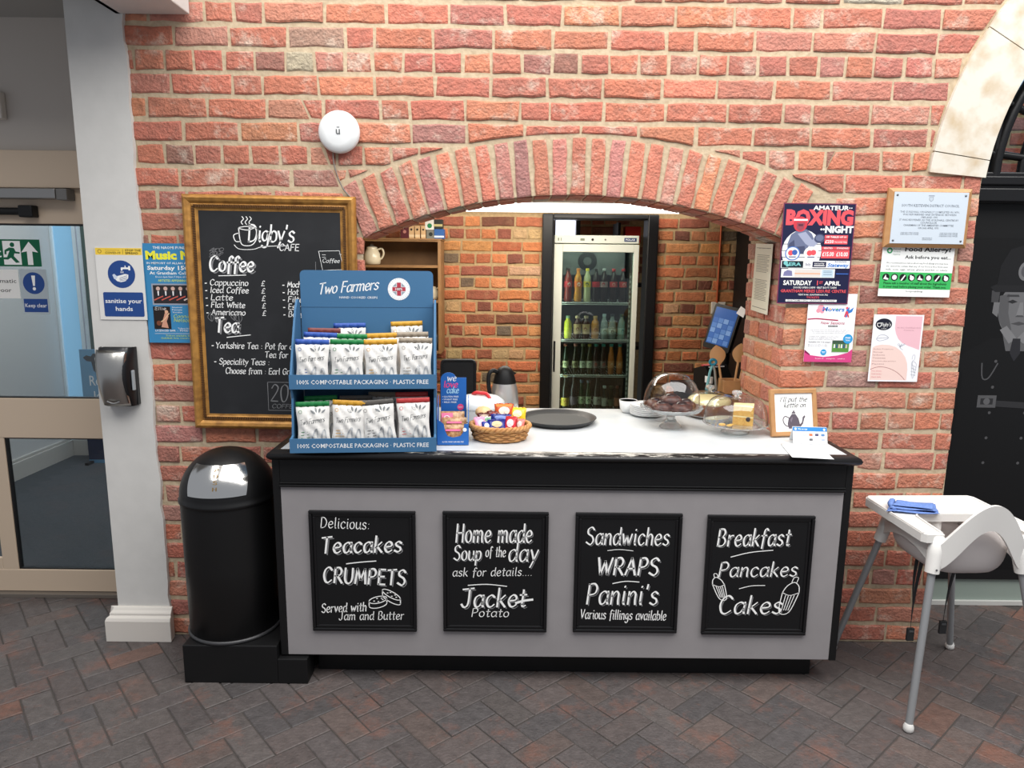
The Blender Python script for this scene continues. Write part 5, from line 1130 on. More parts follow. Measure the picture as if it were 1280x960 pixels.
# crisp packets: one of each colour, then copies
def bagpt(u, v, w, hgt, d, k, sd=0):
    # u -.5...5, v 0..1 ; pillow shape with crimped ends and creases
    e = max(0.0, 1-abs(2*u)**2.4)**0.55; f = max(0.0, math.sin(math.pi*min(1, max(0, (v-0.02)/0.88))))**0.55
    y = d*0.5*e*f + 0.0035*math.sin(9*u*3.1+sd)*math.sin(11*v+sd*2)*e + 0.003*math.sin(23*v+17*u+sd)*e*f
    pin = 1-0.10*math.sin(math.pi*min(1, v/0.9))**2*(1-0.35*v)
    return (u*w*pin, -y if k > 0 else y*0.8, v*hgt)
def make_bag(c, seed, lab, w=0.126, hgt=0.178, d=0.032):
    t = thing('crisp_packet', lab, 'crisp packet'); M_b = mat('white_foil_packet', (224, 222, 218), 0.38, bump=0.25, scale=60)
    mb = MB()
    mb.surf(lambda u, v: bagpt(u-.5, v*0.9, w, hgt, d, 1, seed), 16, 18, M_b); mb.surf(lambda u, v: bagpt(u-.5, v*0.9, w, hgt, d, -1, seed), 12, 10, flat(c, 0.4), flip=True); mb.build('packet_body', None, t)
    mb = MB(); mb.surf(lambda u, v: bagpt(u-.5, 0.895+v*0.105, w, hgt, d, 1, seed), 12, 2, flat(c, 0.4)); mb.surf(lambda u, v: bagpt(u-.5, 0.895+v*0.105, w*1.0, hgt, d, -1, seed), 12, 2, flat(c, 0.4), flip=True); o = mb.build('top_seal', None, t, solid=0.0012); 
    mb = MB(); mp = lambda u, v, q: tuple(Vector(bagpt(u/w, v/hgt, w, hgt, d, 1, seed))+Vector((0, -0.0012, 0)))
    hand(mb, 'Two Farmers', -0.002, 0.096, 0.019, flat((70, 76, 80)), 0, 0.0018, mp, align='c', width=0.098, slant=0.2, rise=0.12, gap=0.5)
    lf = flat((132, 136, 138)); lg = flat((176, 178, 180))
    for cx, cz, a, k in ((0.012, 0.132, 2.5, .024), (0.016, 0.136, 1.9, .022), (0.024, 0.134, 1.3, .020), (0.034, 0.134, 0.75, .020)):
        pts = []
        for i in range(13):
            tt = i/12*2-1; pts.append((tt*k*0.5+k*0.5, (1-tt*tt)*0.0036))
        for i in range(12, -1, -1):
            tt = i/12*2-1; pts.append((tt*k*0.5+k*0.5, -(1-tt*tt)*0.0036))
        mb.add([mp(cx+x*math.cos(a)-y*math.sin(a), cz+x*math.sin(a)+y*math.cos(a), 0) for x, y in pts], [list(range(len(pts)))], lf)
    ribbon(mb, [catmull([(-.005, .02), (.0, .05), (.016, .075), (.016, .05), (.02, .02)], 5), catmull([(.03, .02), (.035, .05), (.045, .07), (.05, .045), (.046, .02)], 5)], 0.006, lg, 0, mp, 0, .7)
    ribbon(mb, [circ(-0.046, 0.140, 0.006, 10)+[(-0.040, 0.140)]], 0.0015, flat(c), 0, mp, 0, 1)
    for i in range(3): ribbon(mb, [[(-.048, .062-.011*i), (-.022+.004*i, .064-.011*i)]], 0.0022, flat(c), 0, mp, 0, 1)
    mb.build('packet_print', None, t)
    return t
CB = {'blue': (52, 86, 166), 'green': (34, 122, 66), 'gold': (204, 152, 52), 'taupe': (150, 138, 122), 'red': (186, 62, 62), 'brown': (122, 64, 62), 'grey': (92, 88, 84)}
protos = {}
def place_bag(c, tier, row, x, lab, dz=0.0, tilt=0.0, rz=0.0):
    y0 = {0: 0.028, 1: 0.074, 2: 0.120, 3: 0.166}[row] + (0.034 if tier else 0.0) - (0.0 if tier else 0) + (0.022 if tier and row == 0 else 0.012 if tier and row == 1 else 0)*0
    z0 = (0.2445 if tier else 0.0115) + dz
    g = Matrix.Translation(ds.location) @ Matrix.Rotation(ds.rotation_euler.z, 4, 'Z')
    loc = g @ Vector((x, y0, z0)); rot = (R(-5), R(tilt), ds.rotation_euler.z+R(rz))
    grp = 'crisp packets on the upper tier' if tier else 'crisp packets on the lower tier'
    if c not in protos:
        protos[c] = make_bag(CB[c], len(protos)*1.7+0.4, lab); o = protos[c]; o.location = loc; o.rotation_euler = rot; o['group'] = grp
    else: dup(protos[c], loc, rot, lab, grp)
XS = (-0.195, -0.064, 0.066, 0.195)
U = 'upper display tier'; Lw = 'lower display tier'
place_bag('blue', 1, 0, XS[0], 'blue-topped crisp packet at the front left of the '+U, 0, 1)
place_bag('green', 1, 0, XS[1], 'green-topped crisp packet in the front row of the '+U, 0, 0.5)
place_bag('gold', 1, 0, XS[2], 'gold-topped crisp packet in the front row of the '+U, 0, -1)
place_bag('taupe', 1, 0, XS[3], 'pale taupe-topped crisp packet at the front right of the '+U, 0.006, 0.5)
place_bag('blue', 1, 1, XS[0]+0.02, 'blue-topped crisp packet second from the front at the left of the '+U, 0.022, 2)
place_bag('green', 1, 1, XS[1]+0.012, 'green-topped crisp packet second from the front on the '+U, 0.016, 1)
place_bag('gold', 1, 1, XS[2]+0.006, 'gold-topped crisp packet second from the front on the '+U, 0.020, -2)
place_bag('taupe', 1, 1, XS[3]-0.012, 'taupe-topped crisp packet second from the front at the right of the '+U, 0.024, -1)
place_bag('brown', 1, 2, XS[0]+0.03, 'brown-topped crisp packet at the back left of the '+U, 0.034, 1)
place_bag('blue', 1, 3, XS[1]-0.004, 'blue-topped crisp packet standing highest at the back of the '+U, 0.05, -1)
place_bag('gold', 1, 3, XS[3]-0.035, 'gold-topped crisp packet standing highest at the back right of the '+U, 0.058, -2)
place_bag('green', 0, 0, XS[0]+0.006, 'green-topped crisp packet at the front left of the '+Lw, 0, -1.5)
place_bag('gold', 0, 0, XS[1]+0.0, 'gold-topped crisp packet in the front row of the '+Lw, 0.004, 3)
place_bag('grey', 0, 0, XS[2]-0.004, 'dark grey-topped crisp packet in the front row of the '+Lw, 0.006, -5)
place_bag('red', 0, 0, XS[3]-0.004, 'red-topped crisp packet at the front right of the '+Lw, 0.012, -2)
place_bag('green', 0, 1, XS[0]+0.03, 'green-topped crisp packet second from the front at the left of the '+Lw, 0.014, -2)
place_bag('grey', 0, 1, XS[1]+0.03, 'grey-topped crisp packet behind the gold one on the '+Lw, 0.014, -1)
place_bag('taupe', 0, 2, XS[2]+0.0, 'taupe-topped crisp packet in the shadow at the back of the '+Lw, 0.018, 1)
place_bag('red', 0, 1, XS[3]-0.014, 'red-topped crisp packet second from the front at the right of the '+Lw, 0.026, -1)

# ------------------------------------------------------------------ blue biscuit box with a header
M_BLU = mat('bright_blue_card', (30, 98, 176), 0.5); M_PNK = mat('pink_print', (240, 120, 160), .6)
bx = thing('biscuit_box', 'bright blue card biscuit display box between crisps and wicker basket', 'display box', (-0.232, -0.268, CZ+0.0025), R(3))
mb = MB()
mb.prism([(-.062, 0), (.062, 0), (.062, .085), (.045, .085), (.04, .05), (.03, .036), (.0, .03), (-.02, .036), (-.03, .055), (-.036, .085), (-.062, .105)], FR, -0.0015, 0.0015, M_BLU)
for s_ in (-1, 1): mb.prism([(0, 0), (0, .088), (.07, .16), (.115, .18), (.115, 0)], lambda u, v, w, s_=s_: (s_*0.061+w, u, v), -.0012, .0012, M_BLU)
mb.box((-.062, 0, 0), (.062, .116, .002), M_BLU); mb.build('tray', None, bx)
mb = MB(); hd = [(-.052, 0), (.052, 0), (.052, .252), (.012, .252)]+circ(-.02, .245, .032, 10, .028, 0, math.pi)+[(-.052, .25)]
mb.prism(hd, lambda u, v, w: (u, 0.116-w, v), 0, .003, M_BLU); mb.build('header_card', None, bx)
mb = MB(); w_ = -0.1125
hand(mb, 'we', -.008, .238, .026, M_WP, w_, .004, align='c', width=.036); hand(mb, 'love', -.012, .212, .026, mat('magenta_print', (236, 70, 130), .6), w_, .0045, align='c', width=.056); hand(mb, 'cake', -.004, .188, .026, mat('light_blue_print', (170, 214, 240), .6), w_, .004, align='c', width=.048)
for i, t_ in enumerate(('• GLUTEN FREE', '• WHEAT FREE', '• MILK FREE')): put_text(mb, t_, -.046, .170-.0115*i, .0065, M_WP, w_, FR, 'l', .01, 0, .066-.004*i)
mb.add([FR(x, z, w_) for x, z in circ(.028, .130, .013, 20)], [list(range(20))], mat('magenta_print', (236, 70, 130), .6)); put_text(mb, 'NEW', .028, .127, .006, M_WP, w_+.0003)
put_text(mb, 'GLUTEN, WHEAT AND MILK FREE', .0, .010, .0055, M_WP, .0019, FR, 'c', .006, 0, .085); mb.add([FR(x, z, .0019) for x, z in circ(.047, .062, .008, 14)], [list(range(14))], M_WP)
mb.build('box_print', None, bx)
M_CELL = mat('cellophane', (214, 170, 120), 0.25, bump=0.5, scale=70, c2=(150, 92, 54), thr=(.35, .65))
first = None
for i, (dx, dy, dz, rx, lab) in enumerate(((0.0, .018, .004, -14, 'wrapped brown biscuit pack at the front of the blue box'), (.004, .04, .03, -20, 'wrapped biscuit pack second in the blue box'), (-.004, .062, .052, -26, 'wrapped biscuit pack with pink label topmost in the blue box'))):
    loc = Matrix.Translation(bx.location) @ Matrix.Rotation(bx.rotation_euler.z, 4, 'Z') @ Vector((dx, dy, dz))
    t = thing('wrapped_biscuits', lab, 'biscuits', loc, bx.rotation_euler.z, 'biscuit packs in the blue box'); t.rotation_euler = (R(rx), 0, bx.rotation_euler.z)
    mb = MB(); mb.surf(lambda u, v: ((u-.5)*.098, -.009*(max(0, math.sin(math.pi*u))*max(0, math.sin(math.pi*v)))**.4+.0015*math.sin(40*u+9*v+i), v*.072), 14, 10, M_CELL); mb.surf(lambda u, v: ((u-.5)*.098, .008*(max(0, math.sin(math.pi*u))*max(0, math.sin(math.pi*v)))**.4, v*.072), 10, 8, M_CELL, flip=True); mb.build('wrapper', None, t)
    mb = MB()
    if i == 2: mb.surf(lambda u, v: (-.044+u*.046, -.0115-.0012*math.sin(20*u), .012+v*.05), 6, 4, M_PNK); ribbon(mb, [circ(-.022, .038, .012, 12)], .003, M_WP, .0135, FR, 0, 1)
    else: mb.surf(lambda u, v: (-.03+u*.06, -.0112, .046+v*.008), 4, 1, M_PNK)
    mb.build('label_print', None, t)

# ------------------------------------------------------------------ wicker basket of snacks
WX, WY = -0.048, -0.150
bk = thing('wicker_basket', 'oval wicker basket of wrapped snacks beside the blue biscuit box', 'basket', (WX, WY, CZ+0.002))
M_WK = mat('wicker', (204, 152, 90), 0.55, bump=0.4, scale=60, c2=(160, 106, 58), thr=(.3, .75)); M_WKD = mat('wicker_stake', (150, 98, 52), 0.6)
ea, eb = 0.118, 0.098
mb = MB(); N = 26
for j in range(5):
    z = 0.008+0.0095*j; k = 0.90+0.022*j; p = []
    for i in range(N*4): 
        a = 2*math.pi*i/(N*4); q = 0.0035*math.sin(N*a/2+math.pi*j); p.append(((ea*k+q)*math.cos(a), (eb*k+q)*math.sin(a), z))
    mb.tube(p, 0.0052, 6, closed=True)
mb.build('woven_side', M_WK, bk)
mb = MB()
for i in range(N):
    a = 2*math.pi*i/N; mb.tube([((ea*.89)*math.cos(a), (eb*.89)*math.sin(a), 0.002), ((ea*.99)*math.cos(a), (eb*.99)*math.sin(a), 0.052)], 0.0035, 5)
mb.build('stake', M_WKD, bk)
mb = MB()
for ph in (0, 2.1, 4.2): mb.tube([((ea*1.02+.006*math.cos(13*a+ph))*math.cos(a), (eb*1.02+.006*math.cos(13*a+ph))*math.sin(a), .056+.006*math.sin(13*a+ph)) for a in [2*math.pi*i/130 for i in range(130)]], 0.0065, 6, closed=True)
mb.build('plaited_rim', M_WK, bk)
mb = MB(); mb.prism(circ(0, 0, ea*.88, 30, eb*.88), UP, 0.0, 0.006); mb.build('base', M_WK, bk)
def snack(lab, c1, c2, x, y, z, w, hgt, d, rx, rz, name='snack_packet', cat='snack', c3=None, ry=0):
    t = thing(name, lab, cat, (WX+x, WY+y, CZ+0.002+z), 0, 'snacks in the wicker basket'); t.rotation_euler = (R(rx), R(ry), R(rz))
    m1 = mat('wrapper_%d_%d_%d' % c1, c1, 0.28, bump=0.2, scale=50)
    sd = len(lab)
    fn = lambda u, v, k: ((u-.5)*w*(1-.07*math.sin(math.pi*v)), k*(d*.5*(max(0, 1-abs(2*u-1)**3)*max(0, math.sin(math.pi*v)))**.5+.0012*math.sin(31*u+sd)*math.sin(23*v)), (v-.5)*hgt+.002*(math.sin(60*u) if v in (0, 1) else 0))
    mb = MB(); mb.surf(lambda u, v: fn(u, v, -1), 14, 12, m1); mb.surf(lambda u, v: fn(u, v, 1), 12, 10, m1, flip=True); mb.build('wrapper', None, t)
    mb = MB(); m2 = flat(c2, .35)
    cc = [(0.5+.30*math.cos(a), .5+.27*math.sin(a)) for a in [2*math.pi*i/20 for i in range(20)]]
    mb.add([tuple(Vector(fn(u, v, -1))+Vector((0, -.0015, 0))) for u, v in cc]+[tuple(Vector(fn(.5, .5, -1))+Vector((0, -.0025, 0)))], [(i, (i+1) % 20, 20) for i in range(20)], m2)
    if c3: mb.surf(lambda u, v: tuple(Vector(fn(.08+.84*u, .76+.2*v, -1))+Vector((0, -.001, 0))), 10, 3, flat(c3, .35))
    mb.build('wrapper_print', None, t)
snack('deep blue wrapped snack at the front of the wicker basket', (26, 42, 130), (214, 190, 150), -.012, -.046, .066, .075, .052, .022, -38, 6, c3=(22, 34, 110))
snack('small blue wrapped snack at the front left of the wicker basket', (30, 46, 140), (220, 220, 226), -.054, -.050, .060, .036, .046, .02, -36, 16)
snack('red wrapped snack standing at the front right of the wicker basket', (200, 40, 52), (232, 206, 208), .044, -.040, .070, .05, .064, .022, -30, -12, c3=(180, 30, 40))
snack('pale red wrapped snack at the right end of the wicker basket', (222, 120, 110), (238, 214, 206), .083, -.026, .064, .038, .05, .02, -26, -24)
snack('dark blue crumpled packet in the middle of the wicker basket', (24, 38, 116), (120, 140, 200), .004, -.012, .087, .088, .036, .02, -28, -6)
snack('pink wrapped cake bar at the left of the wicker basket', (234, 150, 180), (246, 206, 218), -.078, -.030, .066, .05, .062, .02, -32, 28)
snack('orange and red packet standing tall at the back of the wicker basket', (204, 84, 40), (240, 226, 206), .016, .042, .106, .082, .062, .026, -18, 4, c3=(214, 120, 36))
snack('yellow wrapped packet at the back right of the wicker basket', (238, 192, 40), (248, 236, 190), .074, .036, .094, .07, .058, .026, -24, -14)
snack('dark brown chocolate bar at the back left of the wicker basket', (84, 30, 26), (190, 170, 150), -.066, .020, .084, .058, .036, .018, -26, 10)
snack('brown chocolate bar second from the left in the wicker basket', (98, 34, 30), (150, 60, 50), -.026, .030, .092, .058, .034, .018, -24, 4)
snack('white and green wrapped bar in the wicker basket', (214, 214, 204), (120, 170, 130), -.046, -.004, .076, .064, .032, .018, -34, 4)
t = thing('bread_roll', 'round pale bread roll at the back of the wicker basket', 'bread roll', (WX-.072, WY+.062, CZ+.098), 0); mb = MB(); mb.lathe([(.0001, -.022), (.022, -.02), (.034, -.006), (.033, .008), (.022, .02), (.0001, .026)], 20, mat('bread_crust', (216, 176, 124), .8, c2=(232, 206, 164), thr=(.4, .7), scale=30), wob=lambda a, z: .04*math.sin(3*a+1)); mb.build('crust', None, t)
mb = MB(); ribbon(mb, [[(-.012, 0), (.012, 0)]], .004, mat('bread_crumb', (236, 214, 176), .9), .0262, UP, 0, 1); mb.build('slash', None, t)

# ------------------------------------------------------------------ cake tub, flask, board, tray
TG = glass('clear_plastic', (232, 236, 238), 1.2, .12)
t = thing('cake_tub', 'clear round cake tub with a red lid handle behind the wicker basket', 'food tub', (-0.145, 0.21, CZ+0.002))
mb = MB(); mb.lathe([(.098, 0), (.106, .004), (.108, .062), (.108, .066)], 36, mat('frosted_plastic', (206, 208, 210), .35)); mb.build('tub', None, t)
mb = MB(); mb.lathe([(.113, .062), (.114, .070), (.110, .086), (.085, .104), (.05, .112), (.0001, .114)], 36, mat('cloudy_lid', (216, 220, 222), .25)); mb.build('lid', None, t)
mb = MB(); mb.tube(catmull([(-.034, .01, .112), (-.02, -.01, .124), (.01, -.02, .124), (.03, -.03, .122), (.045, -.055, .108)], 5), .0085, 8, mat('red_plastic', (222, 54, 62), .35)); o = mb.build('handle', None, t); o['label'] = 'red plastic handle'
t = thing('vacuum_flask', 'steel vacuum flask with a black top standing behind the cake tub', 'flask', (-0.036, 0.385, CZ+0.002), R(-150))
mb = MB(); mb.lathe([(.062, 0), (.068, .004), (.0685, .05), (.064, .10), (.055, .142)], 36, mat('brushed_steel', (206, 204, 200), .36, .75, bump=.03, scale=30)); mb.build('steel_body', None, t)
mb = MB(); mb.lathe([(.056, .140), (.055, .148), (.048, .175), (.040, .196), (.034, .206), (.026, .214), (.012, .222), (.0001, .223)], 30, M_BLK); mb.build('lid', None, t)
mb = MB(); mb.tube(catmull([(.040, 0, .196), (.066, 0, .204), (.086, 0, .185), (.088, 0, .14), (.080, 0, .09), (.066, 0, .055)], 6), [.010]*31, 8, M_BLK); mb.build('handle', None, t)
mb = MB(); mb.prism([(-.060, .186), (-.036, .196), (-.036, .172)], lambda u, v, w: (u, w, v), -.014, .014, M_BLK); mb.build('spout', None, t)
t = thing('black_tray', 'black round-cornered rectangular tray standing upright by the back of the counter', 'tray', (-0.262, 0.405, CZ+0.002)); t.rotation_euler = (R(-6), 0, R(2))
mb = MB(); mb.prism(rrect(-.084, 0, .084, .245, .02), FR, -.006, 0.0, M_BLK); mb.build('panel', None, t)
mb = MB(); p = rrect(-.082, .002, .082, .243, .02); mb.tube([(x, -.003, z) for x, z in p], .006, 6, M_BK, closed=True); mb.build('rim', None, t)
mb = MB(); mb.box((-.016, -.006, .240), (.016, .002, .2475), mat('grey_plastic', (90, 86, 80), .5)); mb.build('hang_slot', None, t, bevel=.002)
t = thing('round_tray', 'round dark grey serving tray lying on the white worktop', 'tray', (0.212, 0.170, CZ+0.0015))
mb = MB(); M_TR = mat('dark_grey_tray', (42, 43, 44), .5); mb.lathe([(.0001, 0), (.145, 0), (.156, .004), (.172, .020), (.175, .0235), (.172, .0245), (.166, .020), (.151, .0065), (.146, .0045)], 56, M_TR); mb.build('rim', None, t)
mb = MB(); mb.lathe([(.0001, .0045), (.147, .0048)], 56, mat('tray_rubber', (64, 65, 64), .75, bump=.1, scale=120)); mb.build('rubber_surface', None, t)

# ------------------------------------------------------------------ bowl, plates, cake stands
M_CHI = mat('white_china', (232, 234, 234), .2)
t = thing('white_bowl', 'small white china bowl beside the stack of plates', 'bowl', (0.568, 0.395, CZ+0.002)); mb = MB(); mb.lathe([(.026, 0), (.03, .002), (.040, .02), (.044, .058), (.0405, .058), (.036, .024), (.02, .008), (.0001, .007)], 30, M_CHI); mb.build('bowl_body', None, t); mb = MB(); mb.lathe([(.043, .057), (.0445, .0595), (.040, .0595), (.0405, .057)], 30, M_CHI); mb.build('rim', None, t)
pt_ = thing('white_plate', 'white plate, bottom of the stack beside the glass cake stand', 'plate', (0.648, 0.325, CZ+0.002), 0, 'stacked white plates')
mb = MB(); mb.lathe([(.0001, .004), (.040, .004), (.044, 0), (.048, .0035), (.066, .0075), (.080, .0088), (.0815, .0105), (.081, .0125), (.066, .0105), (.05, .0062), (.0001, .0058)], 40, M_CHI); mb.build('plate_body', None, pt_)
words = ('bottom', 'second from bottom', 'third from bottom', 'fourth from bottom', 'fourth from top', 'third from top', 'second from top', 'topmost')
for i in range(1, 8): dup(pt_, (0.648+rnd.uniform(-.002, .002), 0.325+rnd.uniform(-.002, .002), CZ+.002+.0062*i), None, 'white plate, %s of the stack beside the glass cake stand' % words[i])
GL1 = glass('clear_glass', (249, 251, 251), 1.5, .02); GLS = mat('pressed_glass', (216, 222, 224), .12, spec=.8)
def thick_glass(name='pressed_glass_clear'):
    if name in _mats: return _mats[name]
    m = bpy.data.materials.new(name); m.use_nodes = True; nt = m.node_tree; b = nt.nodes['Principled BSDF']
    b.inputs['Base Color'].default_value = (.93, .95, .95, 1); b.inputs['Roughness'].default_value = .06; b.inputs['Transmission Weight'].default_value = .8; b.inputs['IOR'].default_value = 1.25
    _mats[name] = m; return m
TG2 = thick_glass()
def dome(mb, r, h, z0, knob, m, top=1.0):
    pr = [(r, 0), (r*1.002, .01)]+[(r*max(.001, math.cos(a)**top), .01+(h-.01)*math.sin(a)) for a in [i*math.pi/2/12 for i in range(1, 13)]]
    mb.lathe([(q, z0+z) for q, z in pr], 40, m)
def knobp(z): return [(.010, z), (.008, z+.006), (.018, z+.012), (.022, z+.020), (.018, z+.028), (.0001, z+.030)]
M_CHO = mat('chocolate_cake', (62, 30, 24), .45, bump=.8, scale=50, c2=(98, 52, 38), thr=(.35, .7)); M_SPG = mat('sponge_cake', (226, 178, 92), .85, bump=.7, scale=90, c2=(206, 150, 66), thr=(.35, .7)); M_CRM = mat('cream_icing', (242, 226, 170), .5, bump=.5, scale=30)
c1 = thing('glass_cake_stand', 'scalloped pressed-glass cake stand under a tall glass dome with chocolate buns', 'cake stand', (0.708, 0.085, CZ+0.002))
mb = MB(); sc = lambda a, z: .05*abs(math.sin(9*a)) if z < .09 else .02*math.sin(18*a)
mb.lathe([(.050, 0), (.048, .004), (.030, .022), (.020, .036), (.018, .050), (.034, .066), (.060, .074)], 54, TG2, wob=lambda a, z: .05*math.cos(12*a)); mb.build('pedestal', None, c1)
mb = MB(); mb.lathe([(.0001, .072), (.10, .074), (.126, .078), (.134, .090), (.136, .096), (.130, .094), (.118, .085), (.0001, .080)], 72, TG2, wob=lambda a, z: .025*math.cos(18*a) if z > .085 else 0); mb.build('plate', None, c1)
mb = MB(); dome(mb, .124, .147, .098, 0, GL1, .8); mb.build('dome', None, c1)
for i, (x, y, z, r) in enumerate(((-.05, -.04, 0, .040), (.03, -.058, 0, .040), (.066, .01, 0, .036), (-.068, .028, 0, .036), (0.0, .05, 0, .042), (-.004, -.005, .026, .042))):
    lab = ('front left', 'front right', 'far right', 'far left', 'back', 'top middle')[i]
    t = thing('chocolate_bun', 'dark glossy chocolate bun, the %s one under the tall glass dome' % lab, 'cake', (0.708+x, 0.085+y, CZ+.002+.0825+z), 0, 'chocolate buns under the tall dome')
    mb = MB(); mb.lathe([(.0001, 0), (r*1.1, .002), (r*1.2, .012), (r*1.05, .026), (r*.6, .036), (.0001, .037)], 18, M_CHO, wob=lambda a, z, i=i: .09*math.sin(4*a+i)+.06*math.sin(7*a)); mb.build('bun_body', None, t)
    mb = MB(); mb.lathe([(r*.62, .036), (r*.5, .042), (.0001, .044)], 14, mat('chocolate_glaze', (44, 20, 16), .2)); mb.build('glaze', None, t)
c2 = thing('cake_dish', 'low glass cake dish and lid behind the tall dome, holding a cream-topped cake', 'cake dish', (0.945, 0.33, CZ+0.002))
mb = MB(); mb.lathe([(.08, 0), (.085, .004), (.11, .008), (.122, .012), (.122, .016), (.10, .012), (.0001, .010)], 48, TG2); mb.build('plate', None, c2)
mb = MB(); dome(mb, .118, .105, .016, 0, GL1, .62); mb.build('dome', None, c2); mb = MB(); mb.lathe(knobp(.120), 20, TG2); mb.build('knob', None, c2)
t = thing('cream_topped_cake', 'round brown cake with pale cream icing inside the low glass dish', 'cake', (0.945, 0.33, CZ+.0125)); mb = MB(); mb.lathe([(.0001, 0), (.098, 0), (.100, .05), (.098, .056), (.0001, .058)], 36, mat('brown_cake', (128, 74, 44), .8, bump=.6, scale=60)); mb.build('cake_base', None, t)
mb = MB(); mb.lathe([(.099, .054), (.101, .066), (.094, .078), (.07, .080), (.0001, .079)], 36, M_CRM, wob=lambda a, z: .02*math.sin(7*a)+.012*math.sin(13*a)); mb.build('icing', None, t)
c3 = thing('glass_cake_plate', 'wide low glass cake plate with a knobbed dome over a slice of sponge', 'cake stand', (0.968, 0.0, CZ+0.002))
mb = MB(); mb.lathe([(.060, 0), (.058, .004), (.040, .012), (.034, .026), (.05, .034)], 40, TG2); mb.build('pedestal', None, c3)
mb = MB(); mb.lathe([(.0001, .033), (.11, .034), (.134, .038), (.138, .043), (.13, .042), (.0001, .038)], 48, TG2); mb.build('plate', None, c3)
mb = MB(); dome(mb, .134, .114, .044, 0, GL1, .42); mb.build('dome', None, c3); mb = MB(); mb.lathe(knobp(.154), 24, TG2); mb.build('knob', None, c3)
t = thing('sponge_slice', 'tall slice of golden sponge cake under the knobbed glass dome', 'cake', (1.000, -0.015, CZ+.041), R(-20))
mb = MB(); w_ = [(-.045, -.03), (.038, -.042), (.038, .032), (-.045, .02)]; mb.prism(w_, UP, 0, .036, M_SPG); mb.prism(w_, UP, .042, .082, M_SPG); mb.build('sponge', None, t, bevel=.003)
mb = MB(); mb.prism([(x*.99, y*.97) for x, y in w_], UP, .036, .042, M_CRM); mb.prism([(x*.99, y*.97) for x, y in w_], UP, .082, .088, M_CRM); mb.build('cream_layer', None, t)
mb = MB(); mb.ellipsoid((.018, -.039, .03), (.010, .004, .010), 12, 7, mat('dark_berry', (46, 28, 30), .4)); mb.build('berry', None, t)
for i, (x, y, r) in enumerate(((-.075, -.05, .012), (-.05, -.066, .010), (-.035, -.045, .008))):
    t = thing('cake_crumb', 'crumb of golden sponge on the glass cake plate, %s of three' % ('left', 'middle', 'right')[i], 'crumb', (0.972+x, y, CZ+.041), 0, 'sponge crumbs'); mb = MB(); mb.ellipsoid((0, 0, r*.45), (r*1.3, r, r*.5), 10, 6, M_SPG); mb.build('crumb', None, t)

# framed print, payment card sign, loose paper
pf = thing('framed_print', 'small oak-framed teapot print leaning on the brick wall at the counter end', 'picture frame', (1.200, -0.062, CZ+0.0025)); pf.rotation_euler = (R(-13), 0, R(9))
def pfp(u, v, w): return (u, -w, v)
mb = MB(); w_, h_ = .212, .200
P_ = [(0, 0), (0, .014), (.004, .017), (.018, .016), (.020, .007)]
n = len(P_); vs = []
for sx, sz in ((-1, 0), (1, 0), (1, 1), (-1, 1)): vs += [(sx*(w_/2-d), -z, (d if sz == 0 else h_-d)) for d, z in P_]
for i in range(4):
    j = (i+1) % 4; mb.add(vs, [(i*n+k, j*n+k, j*n+k+1, i*n+k+1) for k in range(n-1)])
mb.box((-w_/2, -.001, 0), (w_/2, .001, h_)); mb.build('frame', M_OAK, pf)
s = Sheet(.176, .164, (240, 240, 238)); tp = (92, 84, 94)
s.hand(0.50, 0.22, 0.12, "I'll put the", (30, 30, 36), .022, align='c', width=.70, slant=.3); s.hand(0.53, 0.37, 0.12, 'kettle on', (30, 30, 36), .022, align='c', width=.56, slant=.3)
s.poly([(.36, .92), (.33, .80), (.36, .66), (.42, .58), (.45, .54), (.54, .54), (.57, .58), (.62, .66), (.65, .80), (.62, .92)], tp); s.poly([(.44, .53), (.45, .50), (.485, .47), (.49, .44), (.51, .44), (.515, .47), (.54, .50), (.55, .53)], tp)
s.poly([(.62, .84), (.70, .76), (.73, .62), (.78, .58), (.80, .62), (.77, .66), (.73, .80), (.65, .90)], tp); s.stroke([(.37, .64), (.28, .60), (.22, .66), (.23, .76), (.29, .84), (.36, .86)], .028, tp); s.poly([(.40, .70), (.45, .62), (.47, .64), (.43, .76)], (122, 112, 124))
s.mb.build('print', None, pf, (0, -.008, .100))
t = thing('payment_card_sign', 'small white folded card sign with a blue band at the counter corner', 'sign', (1.222, -0.160, CZ+.0015), R(-4))
mb = MB(); M_PC = mat('white_card', (236, 238, 240), .5)
mb.prism([(-.055, 0), (-.0035, .064), (.0035, .064), (.055, 0), (.052, 0), (0, .061), (-.052, 0)], lambda u, v, w: (w, u*0.5, v), -.068, .068, M_PC); mb.build('folded_card', None, t)
mb = MB(); sl = lambda u, v, w: (u, -.0275+v*.0257/.064-w, v)
def cr_(x0, z0, x1, z1, m, w=.0012): mb.add([sl(x0, z0, w), sl(x1, z0, w), sl(x1, z1, w), sl(x0, z1, w)], [(0, 1, 2, 3)], m)
cr_(-.068, .048, .068, .0635, mat('card_blue', (28, 124, 200), .5)); put_text(mb, 'We accept', -.048, .053, .006, M_WP, .0016, sl, 'l', .01)
mb.add([sl(x, z, .0016) for x, z in circ(-.057, .056, .0045, 12)], [list(range(12))], M_WP); mb.add([sl(x, z, .0016) for x, z in circ(.057, .055, .0045, 12)], [list(range(12))], M_WP)
for i, c in enumerate(((200, 206, 214), (190, 196, 206), (226, 110, 70), (80, 80, 110), (90, 130, 176))): cr_(-.052+.024*i, .030, -.038+.024*i, .039, flat(c))
for i, c in enumerate(((206, 214, 220), (200, 200, 210), (96, 96, 100), (206, 206, 210), (170, 180, 196))): cr_(-.052+.024*i, .012, -.038+.024*i, .020, flat(c))
mb.build('card_print', None, t)
